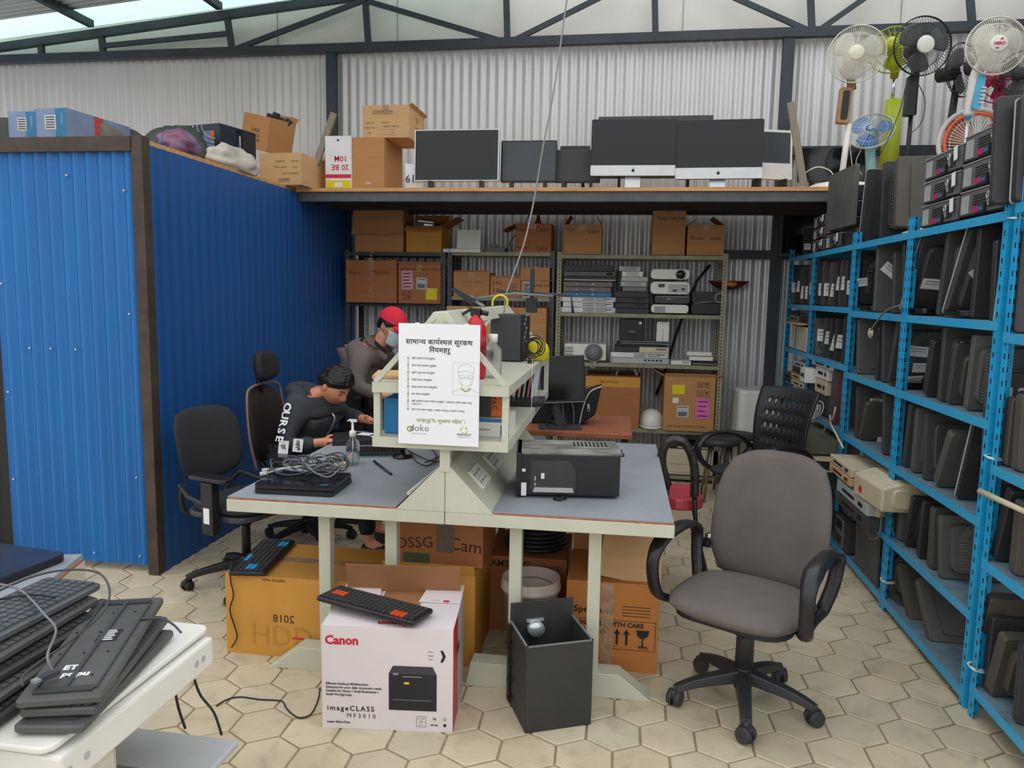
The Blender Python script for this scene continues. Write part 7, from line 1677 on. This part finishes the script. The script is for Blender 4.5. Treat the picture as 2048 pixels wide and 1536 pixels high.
p0,p1 = P(640,1205,Z=hz+.02),P(835,1250,Z=hz+.02); mid_=(p0+p1)/2+Vector((.01,.05,0)); keyboard('black keyboard with orange key groups lying on the white printer carton',(mid_.x,mid_.y,hz+.022),math.degrees(math.atan2((p1-p0).y,(p1-p0).x)),(mat('orange keys',(225,80,30),.5),0),(.43,.15),rx=-3,tilt=2)
# big ochre carton with keyboard
a = P(455,1308,Z=0); yb=2.965; x0=P(455,1308,Y=yb).x; hb = P(455,1147,Y=yb).z; w=.70; d=.42
def oc(b,w,d,h):
    b.text('2018',.05,FM('f',-w*.12,h*.48,w,d,h,0)@Matrix.Diagonal((-1,1,1,1)),1); b.text('HDD-1',.13,FM('f',-.04,h*.25,w,d,h),3)
    b.box((-.02,-d/2-.001,h*.25),(.05,.001,.008),2); b.text('nine double',.022,FM('f',-w*.18,h*.96,w,d,h),1)
t = carton('large ochre carton under the left worktop with a keyboard on it',(x0+w/2,yb+d/2,0),(w,d,hb),0,m_cardy,False,(),oc,[m_pen,m_red,mat('faint pen on ochre',(193,137,59),.8)],tape=False)
b = MB(); b.b2(-w/2,-.03,hb,w/2,.03,hb+.0015); b.build('tape',m_clear,t)
b = MB(); n=14; rnd=random.Random(8); pts=[(w/2-.28,hb),(w/2,hb)]
vs=[]; top=[(w/2-.02+.0,d/2-.03*0),(w/2-.27,-d/2)]
b.prism([(0,0),(.26,0)]+[(.26-.26*i/n,.16+rnd.uniform(-.012,.012)-.05*i/n) for i in range(n+1)],-.002,.002,'y'); o=b.build('flap',m_card,t,(w/2-.27,-d/2+.02,hb+.004),(-88,0,0))
p0,p1 = P(490,1148,Z=hb+.02),P(560,1078,Z=hb+.02); keyboard('black keyboard with blue key groups lying across the large ochre carton',((p0.x+p1.x)/2+.0,(p0.y+p1.y)/2,hb+.003),math.degrees(math.atan2((p1-p0).y,(p1-p0).x)),(mat('blue keys',(40,160,215),.5),1),(.44,.16))
cable('usb_cable',[P(505,1120,Z=hb+.03),P(478,1118,Z=hb+.02),P(463,1130,Y=yb-.01),P(461,1160,Y=yb-.01),P(467,1190,Y=yb-.012),P(460,1220,Y=yb-.012),P(470,1255,Y=yb-.012),P(474,1275,Y=yb-.012),P(463,1295,Y=yb-.012)],.003,m_black,'thin black keyboard cable hanging down the front of the ochre carton')
# middle cartons
yb=3.02; x0,x1=P(795,1200,Y=yb).x-.06,P(950,1200,Y=yb).x; hb=P(940,1152,Y=yb).z
carton('ochre carton behind the white printer carton',((x0+x1)/2,yb+.2,0),(x1-x0,.4,hb),0,m_cardy,False,(('f',.05,20),))
yb=3.1; x0,x1=P(790,1100,Y=yb).x,P(966,1100,Y=yb).x
def scr(b,w,d,h):
    b.box((.03,-d/2-.001,h*.6),(.08,.001,h*.75),2); b.text('OSSG',.07,FM('f',-w*.28,h*.35,w,d,h,5),1); b.text('Cam',.08,FM('f',w*.3,h*.35,w,d,h,-6),1); b.box((-w*.25,-d/2-.001,h*.1),(.12,.001,.05),3)
carton('reddish scribbled carton on the middle ochre carton under the workbench',((x0+x1)/2,yb+.17,hb+.005),(x1-x0,.34,.69-hb-.01),0,m_card2,False,(),scr,[m_pen,mat('grey tape',(120,104,92),.4),mat('green patch',(80,90,60),.7)],tape=False)
yb=3.4; x0,x1=P(970,1200,Y=yb).x,P(1132,1200,Y=yb).x; hs=P(1050,1115,Y=yb).z
def sam(b,w,d,h): b.text('SAMSUNG',.045,FM('f',-w*.22,h*.9,w,d,h),1,bold=.001); b.text('S',.06,FM('f',-w*.2,h*.3,w,d,h),1,bold=.002); symbols(b,FM('f',w*.2,h*.86,w,d,h),.03,3)
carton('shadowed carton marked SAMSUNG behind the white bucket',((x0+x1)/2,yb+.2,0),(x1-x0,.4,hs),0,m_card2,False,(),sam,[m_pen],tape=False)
t = thing('cable_coil','black ring shaped coils lying on the SAMSUNG carton','cable',((x0+x1)/2+.03,yb+.16,hs+.03)); b = MB()
for i in range(5): b.ring((0,0,0),.15-.008*i,.012,RM(90,0,0,(0,0,.018*i)),30,6)
b.build('coil',m_black,t)
p = P(1062,1300,Y=3.16); yb=3.16; rimz=P(1062,1172,Y=3.05).z
t = thing('plastic_bucket','white dusty plastic bucket behind the black steel case','bucket',(P(1062,1172,Y=yb).x,yb,0)); b = MB(); b.lathe([(.001,0),(.10,0),(.122,rimz-.05),(.132,rimz-.05),(.132,rimz-.03),(.126,rimz-.03),(.128,rimz),(.121,rimz),(.098,.012),(.001,.012)],30); b.build('body',mat('dusty white plastic',(205,192,178),.5,0,.15,7),t)
b = MB(); b.ring((0,0,0),.12,.004,RM(100,0,0,(0,0,rimz-.07)),26,5,0,180,360); b.build('handle',m_grey,t); b = MB(); b.box((-.03,-.118,rimz-.12),(.09,.004,.07)); b.build('label_sticker',m_cardp,t)
# right carton
yb=3.1; x0,x1=P(1130,1300,Y=yb).x,P(1315,1300,Y=yb).x; hb=P(1220,1165,Y=yb).z; w=x1-x0
def spd(b,w,d,h):
    b.text('Speedway',.042,FM('f',-w*.2,h*.68,w,d,h),1,bold=.0006); b.ring((-w*.44,-d/2-.001,h*.68),.014,.0015,None,16,4,1)
    b.text('HANDLE WITH CARE',.028,FM('f',.0,h*.53,w,d,h),1,bold=.001)
    for i in range(4): b.box((w*.26,-d/2-.0008,h*(.74-.035*i)),(w*.3,.0004,.003),1)
    A=FM('f',w*.06,h*.42,w,d,h)
    for (cc,ds) in (((0,.062,0),(.32,.002,.0004)),((0,-.066,0),(.32,.002,.0004)),((-.16,0,0),(.002,.128,.0004)),((.16,0,0),(.002,.128,.0004))): b.box(cc,ds,1,A)
    A=A@RM(0,0,0,(0,-.01,0))
    for x in (-.1,-.06,.0,.04): 
        b.box((x,-.01,0),(.01,.05,.0004),1,A); b.add([(x-.015,.012,0),(x+.015,.012,0),(x,.035,0)],[(0,1,2)],1,A)
    b.add([(.08,.035,0),(.135,.035,0),(.13,.01,0),(.115,-.002,0),(.1,-.002,0),(.085,.01,0)],[(5,4,3,2,1,0)],1,A); b.box((.1075,-.02,0),(.006,.036,.0004),1,A); b.box((.1075,-.038,0),(.035,.005,.0004),1,A)
    b.text('FRAGILE',.011,FM('f',w*.35,h*.28,w,d,h),1,bold=.0003); b.text('THIS WAY UP',.009,FM('f',-.01,h*.28,w,d,h),1)
t = carton('orange brown carton marked HANDLE WITH CARE under the right worktop',((x0+x1)/2,yb+.2,0),(w,.4,hb),0,mat('orange brown cardboard',(192,122,62),.75,0,.05,4),False,(),spd,[m_ink],tape=False)
b = MB(); b.box((-.02,-.2015,hb*.5),(.05,.001,hb*.98)); b.build('tape',m_clear,t)
flap(t,'b',w,.4,hb,.3,-8,m_card)
b = MB(); b.prism([(-.13,0),(.135,-.02),(.13,.2),(-.12,.24)],-.003,.003,'y'); b.build('flap',m_cardp,t,(w/2-.13,-.16,hb+.005),(-30,4,0))
# open black steel case
a = P(1050,1468,Z=0); c = P(1182,1449,Z=0); e_=P(1002,1398,Z=0); w=(c-a).length; rot=math.degrees(math.atan2(c.y-a.y,c.x-a.x)); d=(e_-a).length*.9; hb=P(1055,1296,Y=a.y).z
cr_,sr_=math.cos(R(rot)),math.sin(R(rot)); cen = a+Vector((cr_,sr_,0))*w/2+Vector((-sr_,cr_,0))*d/2
t = thing('steel_case','empty black steel computer case standing open on the floor','computer case',(cen.x,cen.y,0),(0,0,rot))
mk_ = mat('black grey sheet steel',(58,58,58),.5,.2,.1,5); b = MB(); k=.003
b.b2(-w/2,-d/2,0,w/2,-d/2+k,hb); b.b2(-w/2,-d/2+k,0,-w/2+k,d/2,hb); b.b2(w/2-k,-d/2+k,0,w/2,d/2,hb); b.b2(-w/2+k,d/2-k,0,w/2-k,d/2,hb+.0); b.b2(-w/2+k,-d/2+k,0,w/2-k,d/2-k,k); b.b2(-w/2,d/2-.004,hb-.02,w/2,d/2,hb+.075); b.build('shell',mk_,t,bevel=.0015,seg=1)
b = MB(); 
for (x0_,y0_,x1_,y1_) in ((-w/2,-d/2,w/2,-d/2+.006),(-w/2,-d/2,-w/2+.006,d/2),(w/2-.006,-d/2,w/2,d/2)): b.b2(x0_-.001,y0_-.001,hb-.001,x1_+.001,y1_,hb+.003)
b.build('rim',m_grey,t)
b = MB()
for i in range(5): b.box((-w/2-.004,d/2-.03,.04+i*hb*.21),(.01,.02,.015)); b.cyl((-w/2-.01,d/2-.03,.04+i*hb*.21),(-w/2-.018,d/2-.03,.04+i*hb*.21),.006,n=8)
b.b2(-w/2-.008,d/2-.02,.01,-w/2-.001,d/2+.01,hb-.01); b.build('hinge_strip',m_black,t)
b = MB(); b.lathe([(.001,-.05),(.028,-.03),(.035,0),(.032,.02),(.001,.02)],16,0,RM(90,0,0,(-.03,d/2-.02,hb-.03)),sx=1,sy=.9); b.box((-.03,d/2-.01,hb),(.07,.01,.01)); b.build('steel_bracket',m_silver,t)
# small cable on the floor
cable('floor_cable',[P(x,y,Z=.004) for x,y in ((433,1412),(452,1400),(480,1394),(520,1399),(562,1402),(572,1415),(584,1428),(602,1436),(622,1428),(636,1400),(640,1375))],.003,m_black,'thin dark cable snaking over the pavers to the white printer carton')

# ================================================================ LOWER LEFT: DESK CORNER, WHITE MACHINE, KEYBOARDS
c0 = P(165,1108,Z=.76); c1 = P(0,1240,Z=.76); c2 = P(0,1098,Z=.76)
u = (c1-c0).normalized(); v = Vector((u.y,-u.x,0));  v = v if v.x < 0 else -v
t = thing('workbench','blue grey topped bench corner with orange edge at the lower left','workbench',(c0.x,c0.y,0),(0,0,math.degrees(math.atan2(-u.y,-u.x))-90))
# local frame: -Y runs along the right edge toward the camera, -X to the left
b = MB(); b.b2(-1.1,-.62,.744,0,0,.76,0); b.b2(-1.1,-.621,.738,.002,.001,.7435,1); b.build('tabletop',[m_top,mat('orange edge',(196,96,60),.6)],t)
b = MB(); b.b2(-.03,-.62,.66,0.004,.004,.737); b.b2(-1.1,-.02,.66,-.031,.004,.737); b.build('apron',m_cream,t)
for (x,y) in ((-.06,-.06),(-.06,-.55),(-1.0,-.06)): b = MB(); b.b2(x-.025,y-.025,0,x+.025,y+.025,.66); b.build('leg',m_cream,t)
p = P(0,1140,Z=.76); t2 = thing('laptop','closed dark blue laptop on the bench corner at the lower left','laptop',(p.x-.02,p.y+.0,.762),(0,0,-8)); b = MB(); b.rbox((-.04,0,.01),(.36,.25,.014),.02); b.build('base',m_black,t2); b = MB(); b.rbox((-.04,0,.021),(.36,.25,.007),.02); b.build('lid',mat('dark navy lid',(44,48,64),.25),t2)
# white office machine
WZ=.70; q0=P(392,1272,Z=WZ); q1=P(118,1482,Z=WZ); e=(q1-q0); L_=e.length; yaw=math.degrees(math.atan2(-e.y,-e.x))-90
t = thing('office_printer','white office copier with a wide flat lid at the lower left','printer',(q0.x,q0.y,0),(0,0,yaw))
b = MB(); b.rbox((-.22,-L_/2+.02,WZ-.008),(.44,L_+.1,.014),.03,0,None,'z',4); b.build('lid',m_wplast,t,bevel=.004)
b = MB(); b.b2(-.42,-L_-.02,WZ-.1,.018,.05,WZ-.022); b.build('top_rail',m_wplast,t,bevel=.008)
b = MB(); 
for y in (.0,-.03,-L_+.05,-L_+.0): b.cyl((.018,y,WZ-.06),(.020,y,WZ-.06),.008,n=12)
b.build('cover_cap',m_lgrey,t)
b = MB(); b.b2(-.42,-L_-.02,WZ-.30,-.0,-L_+.17,WZ-.102); b.b2(-.42,-L_+.17,WZ-.30,-.25,.04,WZ-.102); b.build('body',mat('copier cream',(214,206,190),.45),t,bevel=.02)
b = MB(); b.b2(-.4,-L_+.05,WZ-.32,.09,.04,WZ-.302); b.build('output_tray',m_lgrey,t,bevel=.006)
b = MB(); b.b2(-.42,-L_-.02,.0,.05,.02,WZ-.36); b.build('cabinet',m_wplast,t,bevel=.012)
b = MB(); b.b2(-.3,-L_+.1,WZ-.3018,-.05,-.12,WZ-.3005); b.box((-.16,-.2,WZ-.29),(.03,.012,.02)); b.build('tray_outline',m_grey,t)
b = MB(); b.box((-.36,-L_-.045,WZ-.03),(.08,.03,.02)); b.box((-.36,-L_-.04,WZ-.06),(.05,.03,.05)); b.box((-.24,-L_-.04,WZ-.05),(.02,.02,.06)); b.build('hinge',m_wplast,t)
for k,pts in enumerate(([(.01,-.03,.60),(.02,-.02,.55),(.05,-.01,.50),(.07,-.01,.44)],[(-.02,-.07,.6),(-.01,-.07,.54),(.0,-.06,.48)],[(.06,-.05,.37),(.055,-.04,.33),(.06,-.03,.3)],[(.03,-.08,.37),(.035,-.07,.33),(.04,-.07,.31)])):
    b = MB(); b.tube(smoothpath(pts,5),.0035,6); b.build('power_cable',m_black,t)
t = thing('paper_unit','low white machine part standing on the floor under the copier','machine',(P(440,1520,Z=.3).x-.12,P(440,1520,Z=.3).y-.14,0)); b = MB(); b.rbox((0,0,.15),(.28,.24,.3),.03,0,None,'z',4); b.build('body',m_wplast,t,bevel=.01); b = MB(); b.cyl((.07,.05,.3),(.07,.05,.302),.012); b.build('screw_cap',m_dgrey,t)
# keyboards
kz = WZ+.0
a0,a1 = P(262,1204,Z=kz+.075),P(116,1392,Z=kz+.075); kr = math.degrees(math.atan2((a0-a1).y,(a0-a1).x)); km=(a0+a1)/2; kl=(a0-a1).length
b0 = P(250,1290,Z=kz+.01)
keyboard('flat black keyboard underneath the upturned keyboard',(km.x+.03,km.y-.03,kz+.003),kr-9,None,(.44,.14),up=False,m=m_kd)
keyboard('black keyboard sandwiched below the upturned one on the copier lid',(km.x+.015,km.y-.01,kz+.026),kr-4,None,(.44,.15),up=True,m=m_kd)
t = keyboard('upturned black keyboard with rating label and white handwriting on top of the pile',(km.x,km.y,kz+.058),kr,None,(max(.44,min(kl,.48)),.165),up=False,tilt=-2,m=m_kd)
kw=max(.44,min(kl,.48))
b = MB(); b.text('pripu',.026,RM(0,0,-90,(-kw*.30,-.0,.0205)),0,bold=.0014); b.text('ET',.026,RM(0,0,-90,(-kw*.24,.02,.0205)),0,bold=.0014); b.build('handwriting',m_paper,t)
b = MB(); b.box((0,0,0),(.055,.045,.0006),0,RM(0,0,0,(kw*.06,-.012,.021)))
for i in range(6): b.box((kw*.06-.022+.009*i,-.012+.004*(i%2),.0216),(.004,.03,.0004),1)
b.build('rating_label',[m_ink,m_paper],t)
# heap of keyboards at the left
rnd = random.Random(5)
la = ('topmost silver grey keyboard','second keyboard from the top','third keyboard from the top','fourth keyboard from the top','lowest keyboard')
for i in range(5):
    f0=P(150,1160+30*i,Z=kz+.13-.027*i); f1=P(-60,1265+38*i,Z=kz+.13-.027*i); d_=(f0-f1).normalized(); f=f0-d_*.24
    keyboard('%s of the heap at the left edge beside the upturned one'%la[i],(f.x-.02*0+.0*i,f.y,kz+.115-.0275*i),math.degrees(math.atan2(d_.y,d_.x))+(-1,2,-2,1,3)[i],None,(.46,.17),m=mat('silver grey keyboard',(92,94,96),.35) if i==0 else (m_kd if i%2 else m_black2),up=True)
for k,(pts,m,lab) in enumerate((([(-20,1190),(60,1155),(130,1140),(195,1145),(219,1180),(205,1225),(150,1275),(85,1320),(48,1350),(45,1370)],m_dgrey,'dark cable arching off the keyboard heap'),([(-20,1165),(40,1180),(90,1230),(112,1260),(95,1310),(105,1340)],m_grey,'grey cable ending in a metal plug on the upturned keyboard'),([(115,1225),(170,1215),(200,1200),(220,1203)],m_dgrey,'short dark cable under the upturned keyboard'),([(280,1238),(320,1237),(345,1248),(362,1265)],m_dgrey,'dark cable leaving the upturned keyboard over the lid'),([(-10,1200),(40,1192),(80,1190),(110,1195)],m_black,'bunched black cable on the silver grey keyboard'))):
    cable('keyboard_cable',[P(x,y,Z=kz+(.15 if k in (0,1,4) else .085)-(.0 if i<5 else .03)) for i,(x,y) in enumerate(pts)],.0028,m,lab)
p = P(98,1348,Z=kz+.092); b = MB(); b.rbox((0,0,0),(.018,.04,.01),.004); b.box((0,-.026,0),(.014,.016,.006),1); tag(b.build('usb_plug',[m_dgrey,m_silver],None,(p.x,p.y,kz+.09),(0,0,-20)),'metal plug end lying on the upturned keyboard','plug')
